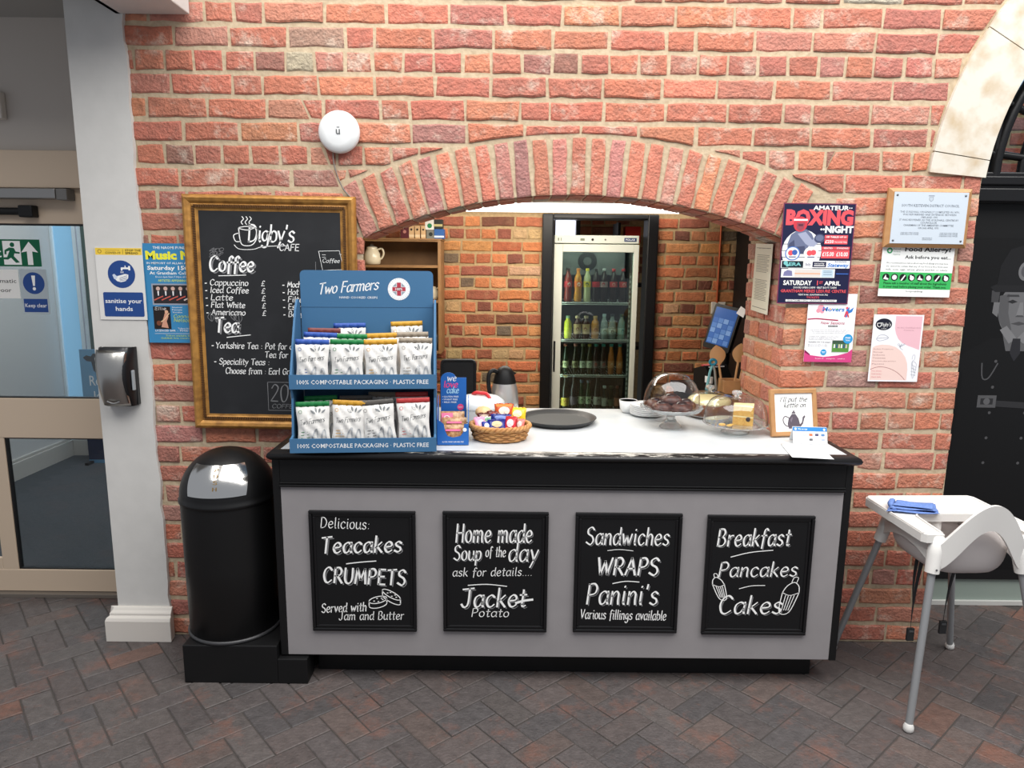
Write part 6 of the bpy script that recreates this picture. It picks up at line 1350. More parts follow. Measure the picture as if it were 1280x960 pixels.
mb = MB(); mb.surf(lambda u, v: (-.075+.15*u+.025*(1-v)*0, -.125+.21*v, .0005+.0035*math.sin(math.pi*u)*v+.0012*(1-v)), 8, 6, M_PC)
o = mb.build('paper_sheet', None, None, (1.155, -0.292, CZ+.0025), solid=.0006, rot=(0, 0, R(-9))); tag(o, 'loose white paper sheet lying at the right end of the counter', 'paper')

# ------------------------------------------------------------------ side worktop, till, spoons
sw = thing('side_worktop', 'dark side worktop along the right wall of the serving room', 'worktop', (1.20, 1.15, 0))
mb = MB(); mb.box((-.19, -.62, .92), (.32, .32, .96), M_BLK); mb.build('worktop', None, sw, bevel=.004); mb = MB(); mb.box((-.17, -.60, 0), (.32, .30, .92), mat('dark_cupboard', (40, 38, 36), .6)); mb.build('cupboard', None, sw)
SZ = .962
t = thing('till_screen', 'tilted black touch-screen till lit blue in the serving room corner', 'till', (1.195, 1.05, SZ), R(-46))
mb = MB(); mb.box((-.09, -.06, 0), (.09, .10, .02), M_BLK); mb.tube([(0, .05, .01), (0, .065, .2), (0, .03, .36)], .022, 10, M_BLK); mb.build('stand', None, t, bevel=.004)
MT = Matrix.Translation((0, 0, .37)) @ Matrix.Rotation(R(-12), 4, 'X') @ Matrix.Rotation(R(9), 4, 'Y')
mb = MB(); mb.prism(rrect(-.085, -.13, .085, .13, .012), FR, -.03, 0, M_BK, None, MT); mb.build('screen_housing', None, t)
mb = MB()
def sq(x0, z0, x1, z1, c, e, w=.0006): mb.add([FR(x0, z0, w), FR(x1, z0, w), FR(x1, z1, w), FR(x0, z1, w)], [(0, 1, 2, 3)], mat('screen_%d_%d_%d' % c, c, .2, emit=e), None, MT)
sq(-.072, -.10, .072, .112, (44, 84, 150), .35)
for i in range(4):
    for j in range(5): sq(-.068+.034*i, -.094+.030*j, -.038+.034*i, -.067+.030*j, [(84, 122, 180), (62, 100, 166), (110, 144, 192)][(i*2+j) % 3], .35, .0011)
mb.build('display', None, t); mb = MB(); mb.box((.088, -.01, .10), (.0895, .0, .12)); 
mb = MB(); mb.add([FR(.06, .10, .003), FR(.11, .085, .003), FR(.115, .13, .003), FR(.075, .145, .003)], [(0, 1, 2, 3)], M_PC, None, MT); mb.build('paper_note', None, t, solid=.001)
t = thing('receipt_printer', 'black receipt printer box below the till screen', 'printer', (1.10, 0.84, SZ), R(20)); mb = MB(); mb.prism([(-.08, 0), (.08, 0), (.08, .16), (-.02, .19), (-.08, .12)], lambda u, v, w: (w, u, v), -.07, .07, M_BLK); mb.build('printer_body', None, t, bevel=.006)
mb = MB(); mb.box((-.05, .0, .178), (.05, .04, .186), mat('red_strip', (200, 80, 84), .5)); mb.box((-.05, -.03, .175), (.05, .0, .1835), M_PC); mb.build('receipt', None, t); mb = MB(); mb.box((-.072, -.082, .10), (-.058, -.03, .135), M_PC); mb.build('paper_tab', None, t)
t = thing('wooden_pot', 'square wooden utensil pot at the right jamb of the opening', 'pot', (1.118, 0.585, SZ)); 
mb = MB()
for a in (((-.048, -.048, 0), (-.038, .048, .15)), ((.038, -.048, 0), (.048, .048, .15)), ((-.038, -.048, 0), (.038, -.038, .15)), ((-.038, .038, 0), (.038, .048, .15)), ((-.038, -.038, 0), (.038, .038, .008))): mb.box(a[0], a[1], M_OAK)
mb.build('pot_body', None, t, bevel=.002)
mb = MB(); mb.box((-.0485, -.049, .07), (.0485, -.0478, .085), mat('oak_band', (150, 104, 62), .5)); mb.build('band', None, t)
M_SPN = mat('wooden_spoon', (206, 158, 108), .6, bump=.1, scale=30)
for i, (x, y, rx, ry, h, k) in enumerate(((-.022, -.01, -6, -10, .30, 1.15), (.012, .012, 4, 5, .31, 1.05), (.018, -.018, -6, 12, .30, .95), (.026, .02, 6, 17, .315, .8))):
    t = thing('wooden_spoon', 'wooden spoon in the square pot, %s' % ('leaning left with the widest bowl', 'second from the left', 'third from the left', 'leaning furthest right'), 'spoon') if False else thing('wooden_spoon', 'wooden spoon in the square pot, ' + ('leaning left with the widest bowl', 'second from the left', 'third from the left', 'leaning furthest right')[i], 'spoon', (1.118+x, .585+y, SZ+.010), 0, 'wooden spoons in the pot'); t.rotation_euler = (R(rx), R(ry), 0)
    mb = MB(); mb.tube([(0, 0, 0), (0, 0, h-.075)], .0058, 8, M_SPN); mb.build('handle', None, t)
    mb = MB(); mb.surf(lambda u, v: (.036*k*math.sin(math.pi*u)**.8*math.cos(2*math.pi*v), .008*math.sin(math.pi*u)*math.sin(2*math.pi*v)+(.004 if math.sin(2*math.pi*v) < 0 else 0)*math.sin(math.pi*u), h-.085+.105*u), 10, 16, M_SPN); mb.build('bowl', None, t)
t = thing('tongs', 'teal-handled tongs standing beside the wooden spoons', 'tongs', (1.028, 0.60, SZ)); M_TEAL = mat('teal_plastic', (20, 130, 160), .4); M_STL = mat('tong_metal', (170, 176, 176), .35, .8)
for s_ in (-1, 1):
    mb = MB(); mb.tube([(s_*.026, 0, .0), (s_*.024, 0, .10), (s_*.012, 0, .19), (0, 0, .225)], [.006, .008, .007, .006], 8, M_STL if s_ > 0 else mat('pale_teal', (120, 180, 186), .4)); mb.build('arm', None, t)
mb = MB(); mb.tube([(.016*math.cos(a), 0, .236+.014*math.sin(a)) for a in [i*math.pi/8 for i in range(16)]], .007, 8, M_TEAL, closed=True); mb.build('ring_end', None, t)
sk = thing('wall_socket', 'white switched socket on the brick at the end of a copper pipe', 'socket', (1.437, BY-.0095, 1.386)); mb = MB(); mb.box((-.05, -.012, -.043), (.05, 0, .043), M_SK); mb.build('plate', None, sk, bevel=.005); mb = MB(); mb.box((-.02, -.017, -.006), (-.008, -.010, .012), M_SK); mb.box((.008, -.017, -.006), (.02, -.010, .012), M_SK); mb.build('switch', None, sk)
mb = MB(); mb.tube([(1.425, BY-.018, 1.425), (1.425, BY-.018, 2.09)], .0075, 8, mat('copper_pipe', (176, 88, 52), .4, .5)); tag(mb.build('copper_pipe'), 'thin vertical copper pipe on the serving room brick above the socket', 'pipe')

# ------------------------------------------------------------------ wooden shelf unit in the serving room
SHX, SHY = -0.475, 1.735
M_SHF = mat('brown_shelf_wood', (150, 112, 70), .55, bump=.12, scale=16, c2=(126, 92, 56), thr=(.3, .75)); M_SHB = mat('shelf_back', (122, 90, 56), .65, c2=(104, 76, 46), scale=10)
sh = thing('wall_shelf', 'brown wooden open shelf unit on the serving room wall', 'shelf', (-0.80, SHY, 0))
def sb(mb, x0, y0, z0, x1, y1, z1, m=None): mb.box((x0+.80, y0-SHY, z0), (x1+.80, y1-SHY, z1), m)
mb = MB(); sb(mb, -1.13, SHY+.225, 1.08, -.478, SHY+.240, 1.825); mb.build('back_panel', M_SHB, sh)
for x in (-1.13, -.497): mb = MB(); sb(mb, x, SHY, 1.075, x+.020, SHY+.24, 1.825); mb.build('side_panel', M_SHF, sh, bevel=.002)
for z in (1.815, 1.645, 1.415, 1.075): mb = MB(); sb(mb, -1.11, SHY+.002, z, -.497, SHY+.225, z+.018); mb.build('shelf_board', M_SHF, sh, bevel=.002)
mb = MB(); sb(mb, -1.14, SHY-.004, 1.825, -.470, SHY+.24, 1.836); mb.build('top_board', M_SHF, sh, bevel=.002)
TOP = 1.8365
def carton(name, lab, x, y, z, w, d, h, c, cat='carton', grp=None, dot=None, band=None, rz=0):
    t = thing(name, lab, cat, (x, y, z), R(rz), grp); mb = MB(); mb.box((-w/2, -d/2, 0), (w/2, d/2, h)); mb.build('carton_body', flat(c, .5), t, bevel=.0015)
    mb = MB(); f = d/2+.0006
    if band: mb.add([FR(-w/2, h*band[0], f), FR(w/2, h*band[0], f), FR(w/2, h*band[1], f), FR(-w/2, h*band[1], f)], [(0, 1, 2, 3)], flat(band[2]))
    if dot: mb.add([FR(a, b, f+.0004) for a, b in circ(dot[0]*w, dot[1]*h, dot[2]*w, 16)], [list(range(16))], flat(dot[3]))
    if band or dot: mb.build('carton_print', None, t)
    return t
carton('tea_carton', 'dark red carton on top of the wooden shelf', -.715, SHY+.07, TOP, .055, .09, .085, (84, 26, 34), dot=(0, .5, .2, (180, 120, 110)))
for i, x in enumerate((-.672, -.633, -.594)):
    carton('tea_carton', 'small cream carton with a dark dot on the wooden shelf top, %s of three' % ('left', 'middle', 'right')[i], x, SHY+.07, TOP, .034 if i < 2 else .030, .07, .082, (206, 170, 126), grp='cream cartons on the shelf top', dot=(0, .7, .22, (58, 44, 36)), band=(.12, .3, (224, 200, 164)))
carton('tea_box', 'black and white box under the white one on the shelf top', -.548, SHY+.075, TOP, .050, .08, .056, (222, 220, 212), dot=(.06, .5, .26, (40, 44, 40)), band=(.0, 1.0, (120, 120, 112)))
carton('tea_box', 'white box with a green disc stacked on the wooden shelf top', -.552, SHY+.075, TOP+.0575, .060, .08, .066, (228, 226, 220), dot=(0, .38, .26, (38, 130, 84)))
carton('tea_box', 'blue box with a white band at the right end of the shelf top', -.490, SHY+.075, TOP, .064, .09, .062, (40, 92, 160), band=(.12, .3, (222, 226, 230)))
carton('tea_tin', 'black and gold tin stacked on the blue box', -.496, SHY+.075, TOP+.0635, .058, .08, .060, (34, 38, 36), cat='tin', band=(.25, .5, (196, 184, 130)))
t = thing('wooden_bowl', 'shallow wooden bowl on the left of the shelf top', 'bowl', (-.935, SHY+.085, TOP)); mb = MB(); mb.lathe([(.03, 0), (.05, .006), (.066, .028), (.062, .028), (.045, .010), (.0001, .007)], 26, mat('turned_wood', (176, 134, 88), .5)); mb.build('bowl_body', None, t); mb = MB(); mb.lathe([(.066, .027), (.0675, .030), (.062, .030), (.062, .027)], 26, mat('turned_wood', (176, 134, 88), .5)); mb.build('rim', None, t)
M_CRC = mat('cream_china', (222, 212, 186), .25)
def jug(name, lab, x, z, k, cat):
    t = thing(name, lab, cat, (x, SHY+.09, z)); mb = MB(); mb.lathe([(q*k, w*k) for q, w in ((.040, 0), (.052, .004), (.056, .03), (.052, .07), (.038, .095), (.034, .105), (.036, .112), (.032, .112), (.03, .10), (.0001, .09))], 26, M_CRC); mb.build('jug_body', None, t)
    mb = MB(); mb.tube(catmull([(.036*k, 0, .096*k), (.064*k, 0, .102*k), (.076*k, 0, .075*k), (.066*k, 0, .045*k), (.052*k, 0, .034*k)], 6), .0065*k, 8, M_CRC); mb.build('handle', None, t)
    return t
t = jug('cream_jug', 'cream china jug on the upper board of the wooden shelf', -.945, 1.664, 1.02, 'jug'); mb = MB(); mb.lathe([(.032, .112), (.030, .118), (.010, .124), (.012, .134), (.0001, .136)], 20, mat('grey_lid', (150, 146, 136), .4)); mb.build('lid', None, t)
jug('white_mug', 'white jug standing on the middle shelf board', -.545, 1.434, .78, 'jug')
for i, x in enumerate((-.56, -.525)):
    t = thing('glass_tumbler', 'dark glass tumbler on the lower shelf board, ' + ('left' if i == 0 else 'right') + ' of two', 'glass', (x, SHY+.07, 1.094), 0, 'tumblers on the lower shelf'); mb = MB(); mb.lathe([(.0001, .004), (.018, 0), (.024, .10), (.022, .10), (.017, .008), (.0001, .008)], 20, mat('smoky_glass', (90, 96, 100), .1, spec=.8)); mb.build('tumbler_body', None, t); mb = MB(); mb.lathe([(.0238, .098), (.0246, .101), (.0218, .101), (.022, .098)], 20, mat('smoky_glass', (90, 96, 100), .1, spec=.8)); mb.build('rim', None, t)

# ------------------------------------------------------------------ drinks fridge with its bottles
FX0, FX1, FY, FT = .283, .873, 2.02, 1.877
fx = (FX0+FX1)/2
M_FRG = mat('fridge_white', (206, 208, 196), .4); M_FRD = mat('fridge_liner', (17, 18, 18), .5)
fr_ = thing('drinks_fridge', 'tall glass-fronted drinks fridge in the black doorway', 'fridge', (fx, FY, 0))
W2 = (FX1-FX0)/2
mb = MB(); 
for a in (((-W2, .05, .10), (-W2+.03, .62, FT)), ((W2-.03, .05, .10), (W2, .62, FT)), ((-W2+.03, .59, .10), (W2-.03, .62, FT)), ((-W2+.03, .05, .10), (W2-.03, .59, .16)), ((-W2+.03, .05, 1.80), (W2-.03, .59, FT))): mb.box(a[0], a[1], M_FRG)
mb.box((-W2+.02, .08, 0), (W2-.02, .6, .10), M_BLK); mb.build('cabinet', None, fr_, bevel=.004)
mb = MB()
for a in (((-W2+.0301, .06, .16), (-W2+.034, .589, 1.80)), ((W2-.034, .06, .16), (W2-.0301, .589, 1.80)), ((-W2+.034, .583, .16), (W2-.034, .589, 1.80))): mb.box(a[0], a[1], M_FRD)
mb.build('liner', None, fr_)
mb = MB(); mb.box((-W2+.002, -.006, 1.822), (W2-.002, .06, FT), M_FRG); hd_ = mb.build('control_panel', None, fr_, bevel=.004)
mb = MB(); f = .0065
mb.prism(circ(-.030, 1.848, .0085, 18), FR, f, f+.004, M_BLK); mb.box((-.115, -f-.001, 1.840), (-.085, -f, 1.856), mat('display_grey', (120, 126, 110), .3)); mb.prism(circ(.058, 1.848, .006, 14), FR, f, f+.003, mat('lock_metal', (120, 118, 110), .3, .7)); mb.box((.190, -f-.001, 1.836), (.275, -f, 1.861), mat('logo_blue', (28, 48, 92), .5)); mb.box((-.27, -f-.001, 1.838), (-.262, -f, 1.858), mat('display_grey', (120, 126, 110), .3)); mb.box((-.25, -f-.001, 1.838), (-.245, -f, 1.858), mat('display_grey', (120, 126, 110), .3))
put_text(mb, 'POLAR', .2325, 1.843, .011, M_WP, f+.0015, FR, 'c', .02, 0, .066); mb.build('controls', None, hd_)
gx0, gx1 = .343-fx, .838-fx
mb = MB()
for a in (((-W2, -.012, .16), (gx0, .045, 1.815)), ((gx1, -.012, .16), (W2, .045, 1.815)), ((gx0, -.012, 1.762), (gx1, .045, 1.815)), ((gx0, -.012, .16), (gx1, .045, .22))): mb.box(a[0], a[1], M_FRG)
dr = mb.build('door', None, fr_, bevel=.004)
mb = MB(); mb.box((gx0-.004, .008, .21), (gx1+.004, .014, 1.77), glass('fridge_glass', (206, 216, 212), 1.0)); mb.build('glass_pane', None, dr)
mb = MB(); mb.box((-W2+.008, -.016, .92), (-W2+.022, -.010, 1.14), M_BLK); mb.build('handle', None, dr, bevel=.003)
mb = MB(); mb.box((-W2+.05, .30, 1.60), (W2-.05, .58, 1.785), mat('evaporator_grey', (84, 88, 84), .5)); mb.prism(circ(-.03, 1.70, .07, 24), lambda u, v, w: (u, .30-w, v), 0, .004, M_BLK); mb.prism(circ(-.03, 1.70, .03, 16), lambda u, v, w: (u, .30-w, v), .004, .008, mat('fan_hub', (70, 72, 70), .5)); mb.build('evaporator', None, fr_)
mb = MB(); mb.box((-W2+.05, .10, 1.782), (W2-.05, .14, 1.798), mat('fridge_lamp_and_fill', (235, 244, 235), .5, emit=26.0)); mb.build('lamp_and_fill_strip', None, fr_)
mb = MB(); mb.box((-W2+.036, .058, .3), (-W2+.046, .066, 1.7), mat('fridge_lamp_and_fill', (235, 244, 235), .5)); mb.build('lamp_and_fill_strip', None, fr_)  # unseen glowing strip behind the door frame, added to brighten the lower shelves
SHV = (1.411, 1.145, .886, .618)
for z in SHV:
    mb = MB(); M_WIRE = mat('white_wire', (206, 208, 204), .4)
    mb.tube([(-W2+.038, .085, z-.004), (W2-.038, .085, z-.004)], .004, 6, M_WIRE); mb.tube([(-W2+.038, .085, z-.016), (W2-.038, .085, z-.016)], .003, 6, M_WIRE); mb.tube([(-W2+.038, .52, z-.004), (W2-.038, .52, z-.004)], .004, 6, M_WIRE)
    for i in range(27): mb.tube([(-W2+.045+i*(2*W2-.09)/26, .085, z-.003), (-W2+.045+i*(2*W2-.09)/26, .52, z-.003)], .0022, 4, M_WIRE)
    mb.build('wire_shelf', None, fr_)
for s_ in (-1, 1):
    mb = MB(); mb.box((s_*(W2-.040)-.006, .075, .2), (s_*(W2-.040)+.006, .085, 1.62), mat('grey_strip', (130, 132, 126), .5))
    for i in range(40): mb.box((s_*(W2-.040)-.005, .071, .22+i*.035), (s_*(W2-.040)+.005, .0755, .238+i*.035), M_WIRE)
    mb.build('shelf_rail', None, fr_)
BPROF = {'cola': [(.024, 0), (.0278, .004), (.0278, .05), (.025, .075), (.0278, .105), (.0278, .135), (.024, .175), (.012, .205), (.011, .222)],
         'jar': [(.024, 0), (.0275, .004), (.0275, .105), (.024, .125), (.015, .135), (.014, .150)], 'water': [(.023, 0), (.027, .004), (.027, .095), (.022, .125), (.012, .150), (.012, .165)],
         'beer': [(.019, 0), (.0225, .004), (.0225, .110), (.018, .145), (.013, .165), (.012, .205)], 'wine': [(.027, 0), (.030, .004), (.030, .145), (.024, .175), (.015, .195), (.014, .245)], 'small': [(.018, 0), (.021, .004), (.021, .09), (.012, .125), (.011, .165)]}
def bottle(kind, x, sh_, liq, cap, labc, lab, z0, z1, grp, y=.125, logo=None, capc=None):
    P = BPROF[kind]; t = thing('bottle', lab, 'bottle', (x, FY+y, SHV[sh_]+.0015), rnd.uniform(-.3, .3), grp)
    H = P[-1][1]; mb = MB(); mb.lathe(P, 20, mat('liquid_%d_%d_%d' % liq, liq, .12, spec=.6)); mb.build('bottle_body', None, t)
    mb = MB(); r = P[-1][0]; mb.lathe([(r+.002, H-.004), (r+.0025, H+.012), (r+.001, H+.014), (.0001, H+.0145)], 14, flat(cap, .4)); mb.build('cap', None, t)
    mb = MB(); rr = max(P[1][0], max([q for q, z in P if z0 <= z <= z1] or [0]))+.0008; mb.lathe([(rr, z0), (rr, z1)], 22, flat(labc, .5))
    if logo:
        zc = (z0+z1)/2
        mb.add([(( rr+.0006)*math.sin(a), -(rr+.0006)*math.cos(a), zc+b) for a, b in [(.42*math.cos(k*math.pi/6), .013*math.sin(k*math.pi/6)) for k in range(12)]], [list(range(12))], flat(logo, .5))
    mb.build('label_band', None, t)
    return t
X_ = lambda px: (px-640)*5.08/887.0
g1, g2, g3, g4 = ('soft drink bottles on the top fridge shelf', 'juice and water bottles on the second fridge shelf', 'beer and cider bottles on the third fridge shelf', 'wine and beer bottles on the bottom fridge shelf')
top = [(709, (124, 40, 30), (60, 24, 22), (186, 44, 50), 'dark red drink bottle with a red label, first from left on top fridge shelf', (226, 220, 214)), (721.5, (214, 140, 40), (196, 110, 30), (230, 110, 40), 'orange drink bottle with orange label on the top fridge shelf', (240, 230, 220)), (733, (196, 196, 150), (222, 200, 60), (236, 214, 60), 'pale lemon drink bottle with yellow label on the top fridge shelf', (60, 80, 70)),
       (744, (34, 16, 14), (40, 34, 32), (196, 36, 44), 'cola bottle with a red label, fourth from left on top fridge shelf', None), (754, (34, 16, 14), (150, 150, 150), (176, 150, 150), 'cola bottle with a silver label on the top fridge shelf', (180, 40, 44)), (766, (36, 16, 14), (190, 40, 44), (206, 60, 60), 'cola bottle with a red label, second from right on top fridge shelf', (226, 160, 150)), (778, (38, 18, 16), (190, 40, 44), (210, 66, 62), 'cola bottle with a red label, at right end of top fridge shelf', (230, 170, 160))]
for px, liq, cap, lc, lab, lg in top: bottle('cola', X_(px), 0, liq, cap, lc, lab, .105, .145, g1, logo=lg)
for px, k, liq, cap, lc, lab, a, b, lg in ((710, 'jar', (206, 208, 40), (150, 190, 150), (216, 216, 60), 'bright yellow-green juice bottle at the left of the second fridge shelf', .03, .08, None), (722, 'jar', (70, 24, 20), (190, 170, 140), (206, 176, 130), 'dark bottle with cream ring label, left of the pair on the second fridge shelf', .035, .105, (150, 84, 60)), (733, 'jar', (66, 22, 20), (190, 170, 140), (206, 176, 130), 'dark bottle with cream ring label, right of the pair on the second fridge shelf', .035, .105, (150, 84, 60)),
                                (744.5, 'jar', (226, 150, 50), (222, 180, 110), (226, 160, 84), 'orange juice bottle in the middle of the second fridge shelf', .03, .10, (190, 100, 60)), (756, 'water', (160, 176, 176), (180, 200, 206), (186, 206, 204), 'clear water bottle, left of three on the second fridge shelf', .035, .075, (80, 110, 130)), (766, 'water', (150, 166, 166), (60, 70, 74), (190, 206, 206), 'clear water bottle, middle of three on the second fridge shelf', .035, .07, (80, 90, 96)), (778, 'water', (160, 180, 172), (60, 110, 90), (176, 206, 200), 'clear water bottle, right of three on the second fridge shelf', .035, .08, (90, 130, 140))):
    bottle(k, X_(px), 1, liq, cap, lc, lab, a, b, g2, logo=lg)
for px, liq, cap, lc, lab, lg in ((708, (26, 44, 30), (120, 70, 60), (190, 190, 150), 'green beer bottle with cream oval label at the left of third fridge shelf', (60, 90, 60)), (720.5, (40, 38, 26), (170, 110, 100), (150, 146, 110), 'brown beer bottle with a grey-green label on the third fridge shelf', (70, 60, 40)), (730, (44, 46, 30), (120, 120, 90), (206, 212, 186), 'beer bottle with white label, left of the pair on third fridge shelf', (120, 130, 110)), (738.5, (50, 48, 28), (170, 150, 60), (206, 212, 186), 'beer bottle with white label, right of the pair on third fridge shelf', (120, 130, 110)),
                               (746.5, (50, 26, 24), (60, 150, 140), (130, 120, 116), 'dark bottle with teal cap, first of four on third fridge shelf', (170, 60, 60)), (756, (52, 26, 22), (60, 150, 140), (120, 110, 106), 'dark bottle with teal cap, second of four on third fridge shelf', (170, 60, 60)), (766, (190, 110, 50), (70, 160, 150), (206, 140, 84), 'amber bottle with teal cap, third of four on third fridge shelf', (230, 190, 150)), (777, (186, 106, 48), (70, 160, 150), (200, 134, 78), 'amber bottle with teal cap at right end of third fridge shelf', (226, 180, 140))):
    bottle('beer', X_(px), 2, liq, cap, lc, lab, .045, .095, g3, logo=lg)
for px, k, liq, cap, lc, lab, a, b, lg in ((708.5, 'wine', (24, 26, 20), (206, 180, 70), (200, 176, 70), 'dark wine bottle with gold foil top on the bottom fridge shelf', .03, .09, (150, 60, 50)), (719.5, 'wine', (30, 24, 34), (70, 70, 96), (110, 96, 110), 'slim dark bottle with a mauve label on the bottom fridge shelf', .04, .10, None), (729.5, 'beer', (20, 60, 36), (90, 100, 120), (190, 206, 170), 'green lager bottle with oval label, left of pair on the bottom fridge shelf', .045, .10, (60, 110, 70)), (738.3, 'beer', (20, 60, 36), (90, 100, 120), (190, 206, 170), 'green lager bottle with oval label, right of pair on the bottom fridge shelf', .045, .10, (60, 110, 70)),
                                (750, 'wine', (32, 22, 22), (150, 110, 100), (176, 176, 166), 'dark bottle with a white label on the bottom fridge shelf', .04, .10, (120, 110, 100)), (759, 'small', (50, 56, 56), (190, 196, 196), (206, 206, 196), 'small bottle with a silver cap and white label on the bottom fridge shelf', .03, .09, None), (767.5, 'small', (30, 36, 26), (60, 70, 50), (90, 96, 76), 'small dark green bottle on the bottom fridge shelf', .03, .08, None), (775.5, 'small', (60, 30, 24), (120, 60, 50), (176, 110, 84), 'small brown bottle at right end of the bottom fridge shelf', .03, .09, None)):
    bottle(k, X_(px), 3, liq, cap, lc, lab, a, b, g4, logo=lg)
t = thing('storage_rack', 'dark storage rack behind the fridge in the store room', 'rack', (1.02, 2.84, 0)); 
mb = MB()
for z in (.5, 1.0, 1.5): mb.box((-.2, -.15, z), (.2, .15, z+.03), M_BLK)
mb.build('rack_board', None, t); mb = MB()
for x in (-.2, .18): mb.box((x, -.15, 0), (x+.02, .15, 2.0), M_BLK)
mb.build('rack_post', None, t)
carton('snack_carton', 'red and yellow snack carton on the rack right of the fridge', .94, 2.76, 1.531, .12, .10, .44, (206, 48, 44), band=(.2, .72, (224, 170, 80)), dot=(0, .5, .3, (240, 220, 170)))

# ------------------------------------------------------------------ white high chair with the folded cloth
hc = thing('high_chair', 'white plastic high chair with grey splayed legs beside the counter', 'high chair', (1.722, -0.34, 0), R(2))
M_HW = mat('white_moulded_plastic', (226, 224, 220), .38, spec=.4); M_HG = mat('seat_underside_plastic', (206, 200, 198), .45); M_LEG = mat('grey_leg_paint', (150, 152, 154), .4, .3); M_FOOT = mat('white_foot', (220, 218, 214), .5); M_STRAP = mat('black_strap', (30, 31, 33), .7)
RS = {'RL': (-.187, -.212), 'RR': (.152, -.212), 'FL': (-.158, .185), 'FR': (.158, .185)}
FT_ = {'RL': (-.255, -.285), 'RR': (.268, -.285), 'FL': (-.268, .275), 'FR': (.268, .275)}
ztop = {'RL': .728, 'RR': .728, 'FL': .655, 'FR': .655}; zbot = {'RL': .592, 'RR': .592, 'FL': .556, 'FR': .556}
for k in RS:
    a = Vector((RS[k][0], RS[k][1], zbot[k])); b = Vector((FT_[k][0], FT_[k][1], .012)); d = (a-b).normalized()
    mb = MB(); mb.tube([b, a+d*.05], .0135, 14, M_LEG); lg = mb.build('leg', None, hc)
    mb = MB(); mb.lathe([(.0001, 0), (.013, .001), (.0185, .008), (.0185, .020), (.015, .030), (.013, .034)], 16, M_FOOT, Matrix.Translation((b.x, b.y, 0))); mb.build('foot_cap', None, lg)
bell = lambda t: (0.5+0.5*math.cos(math.pi*max(-1, min(1, t))))
XC, XH = -.0175, .1695
def backy(x): return -.212-.045*(1-(x/XH)**2)
mb = MB()
zo = lambda x: .700+.166*bell(x/XH)**.52
zi = lambda x: .600+.168*bell(x/(XH-.007))**.8
N = 30
for (off, fl_) in ((0.0, False), (.011, True)):
    mb.surf(lambda u, v: (XC+(u-.5)*2*XH*(1-.06*v), backy((u-.5)*2*XH)+off-.012*v, zi((u-.5)*2*XH)+(zo((u-.5)*2*XH)-zi((u-.5)*2*XH))*v), N, 5, M_HW, flip=fl_)
e_ = lambda u, f, off, dv: (XC+(u-.5)*2*XH*(1-.06*dv), backy((u-.5)*2*XH)+off-.012*dv, f((u-.5)*2*XH))
mb.surf(lambda u, v: e_(u, zo, .011*v-.003*math.sin(math.pi*v), 1), N, 2, M_HW); mb.surf(lambda u, v: e_(u, zi, .011*v, 0), N, 2, M_HW, flip=True)
for k in RS:      # leg sockets
    a = Vector((RS[k][0], RS[k][1], zbot[k])); b = Vector((FT_[k][0], FT_[k][1], 0)); d = (a-b).normalized(); L_ = (ztop[k]-zbot[k])/d.z
    mb.tube([a, a+d*L_*.5, a+d*L_*.97, a+d*L_], [.0245, .026, .027, .021], 16, M_HW)
def apron(p, q, z0, z1, zb0, zb1, sag, out):
    for off, f in ((0, False), (.010, True)):
        mb.surf(lambda u, v: (p[0]+(q[0]-p[0])*u+out[0]*(math.sin(math.pi*u)*.010-off), p[1]+(q[1]-p[1])*u+out[1]*(math.sin(math.pi*u)*.010-off), (zb0+(zb1-zb0)*u+sag*math.sin(math.pi*u)**.7)*(1-v)+(z0+(z1-z0)*u)*v), 16, 3, M_HW, flip=f)
    mb.surf(lambda u, v: (p[0]+(q[0]-p[0])*u+out[0]*(math.sin(math.pi*u)*.010-.010*v), p[1]+(q[1]-p[1])*u+out[1]*(math.sin(math.pi*u)*.010-.010*v), zb0+(zb1-zb0)*u+sag*math.sin(math.pi*u)**.7), 16, 1, M_HW)
apron(RS['RL'], RS['FL'], .705, .650, .60, .570, .066, (-1, 0)); apron(RS['RR'], RS['FR'], .715, .650, .60, .575, .055, (1, 0)); apron(RS['FL'], RS['FR'], .650, .650, .575, .575, .04, (0, 1))
mb.build('seat_frame', None, hc)
mb = MB()   # the bowl of the seat, hanging inside the frame
def seat(u, v):
    a = 2*math.pi*u; rx, ry = .150, .178
    ca, sa = math.cos(a), math.sin(a); q = 1/((abs(ca)**4+abs(sa)**4)**.25)
    zt = .648+.122*max(0, -sa)**2.2*(bell(ca*.95)**.6)
    if v < .4: k = v/.4; r_ = k*.72; z = .558+.006*k*k
    else: k = (v-.4)/.6; r_ = .72+.28*math.sin(k*math.pi/2); z = .564+(zt-.564)*(1-math.cos(k*math.pi/2))
    return (-.012+rx*q*ca*r_, -.018+ry*q*sa*r_*1.02, z)
mb.surf(seat, 40, 14, M_HG); st = mb.build('seat_bowl', None, hc, solid=.006)
mb = MB()
TZ = .742
to = [(-.232, -.195), (-.232, .19), (-.215, .212), (.215, .212), (.232, .19), (.232, -.195), (.218, -.212), (.160, -.212), (.142, -.022), (.116, .0), (-.116, .0), (-.142, -.022), (-.154, -.212), (-.218, -.212)]
mb.prism(to, UP, TZ-.036, TZ-.005, M_HW)
def ridge(p, h=.0075, r=.0045): mb.tube([(x, y, TZ-.003) for x, y in p], r, 6, M_HW, cap=True)
ridge([(-.226, -.20), (-.226, .186), (-.212, .206), (.212, .206), (.226, .186), (.226, -.20)]); ridge([(-.158, -.20), (-.147, -.022), (-.120, .006), (.120, .006), (.147, -.022), (.158, -.20)])
mb.build('tray', None, hc, bevel=.0035)
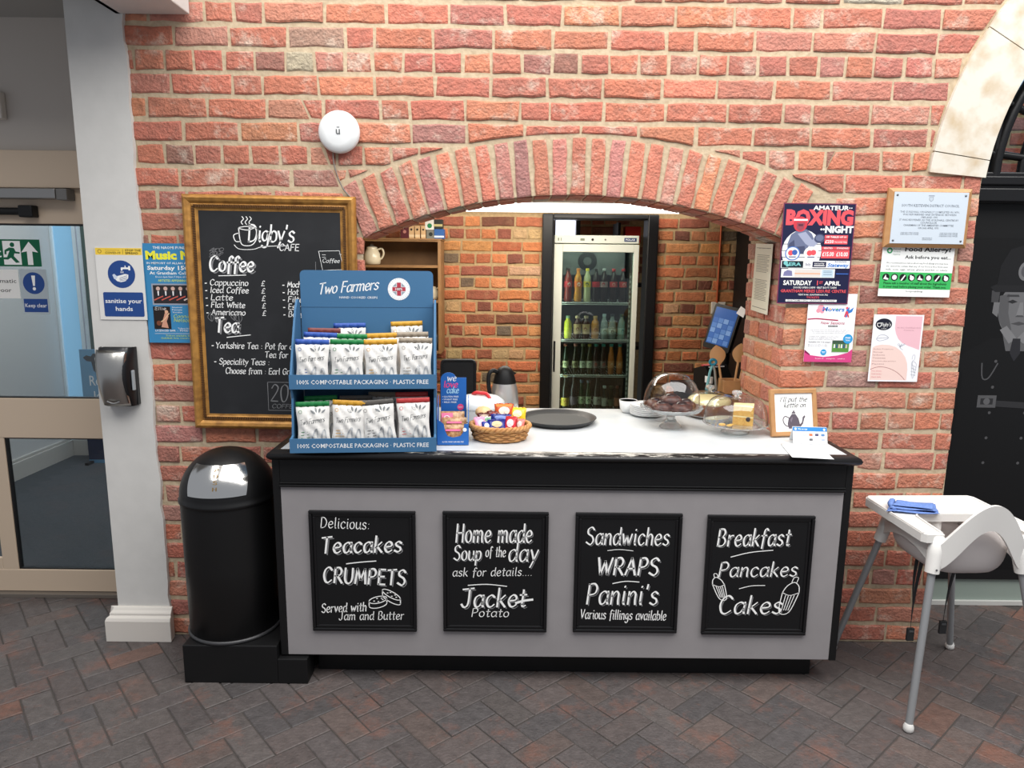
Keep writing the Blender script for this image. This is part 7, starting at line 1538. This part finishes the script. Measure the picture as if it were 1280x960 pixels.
mb = MB(); mb.lathe([(.020, .60), (.021, .66), (.020, .738)], 16, M_HW, Matrix.Translation((-.03, .03, 0))); mb.build('crotch_post', None, hc)
for i, (x, y, l, dx) in enumerate(((-.10, -.02, .30, -.015), (.045, -.02, .27, -.03), (-.085, .03, .22, .0))):
    mb = MB(); mb.surf(lambda u, v: (x+dx*v+(u-.5)*.018*math.cos(1.1*v), y+(u-.5)*.016*math.sin(1.1*v)+.01*math.sin(3*v), .562-l*v), 2, 12, M_STRAP); sp = mb.build('strap', None, hc, solid=.0016)
    if i < 2:
        mb = MB(); mb.box((x+dx-.014, y-.006, .562-l-.05), (x+dx+.014, y+.006, .562-l+.004), M_STRAP); mb.box((x+dx-.009, y-.008, .562-l-.012), (x+dx+.009, y-.005, .562-l-.004), mat('buckle_grey', (70, 72, 74), .4)); mb.build('buckle', None, sp, bevel=.002)
mb = MB(); mb.prism(circ(-.188, .612, .0042, 10), lambda u, v, w: (u, -.2385-w, v), 0, .0012, mat('socket_pin', (90, 90, 92), .4)); mb.build('pin', None, hc)
mb = MB()
def cloth(u, v, k):
    a, b = u-.5, v-.5
    return (a*.17*(1-.25*b)+.03*b, b*.12+.02*a, .004+k*.0075+.010*max(0, .5-abs(u-.1)*1.9)*(1-v)+.0035*math.sin(8*a+2*k)*math.cos(5*b)+.003*(1+math.sin(13*b+4*a)))
M_CL = mat('blue_cloth', (112, 140, 198), .9, bump=.4, scale=120, c2=(88, 118, 182))
for k in (0, 1, 2):
    mb.surf(lambda u, v: cloth(u*(1-.10*k)+.04*k, v*(1-.16*k)+.08*k, k), 18, 14, M_CL)
mb.tube(catmull([(-.080, -.058, .010), (-.088, -.02, .020), (-.076, .02, .022), (-.066, .052, .014)], 5), [.007+.004*math.sin(math.pi*i/15) for i in range(16)], 8, M_CL)
o = mb.build('folded_cloth', None, None, (1.605, -0.300, TZ-.0035), solid=.002, rot=(0, 0, R(-18))); tag(o, 'folded blue cloth lying on the white high chair tray', 'cloth')
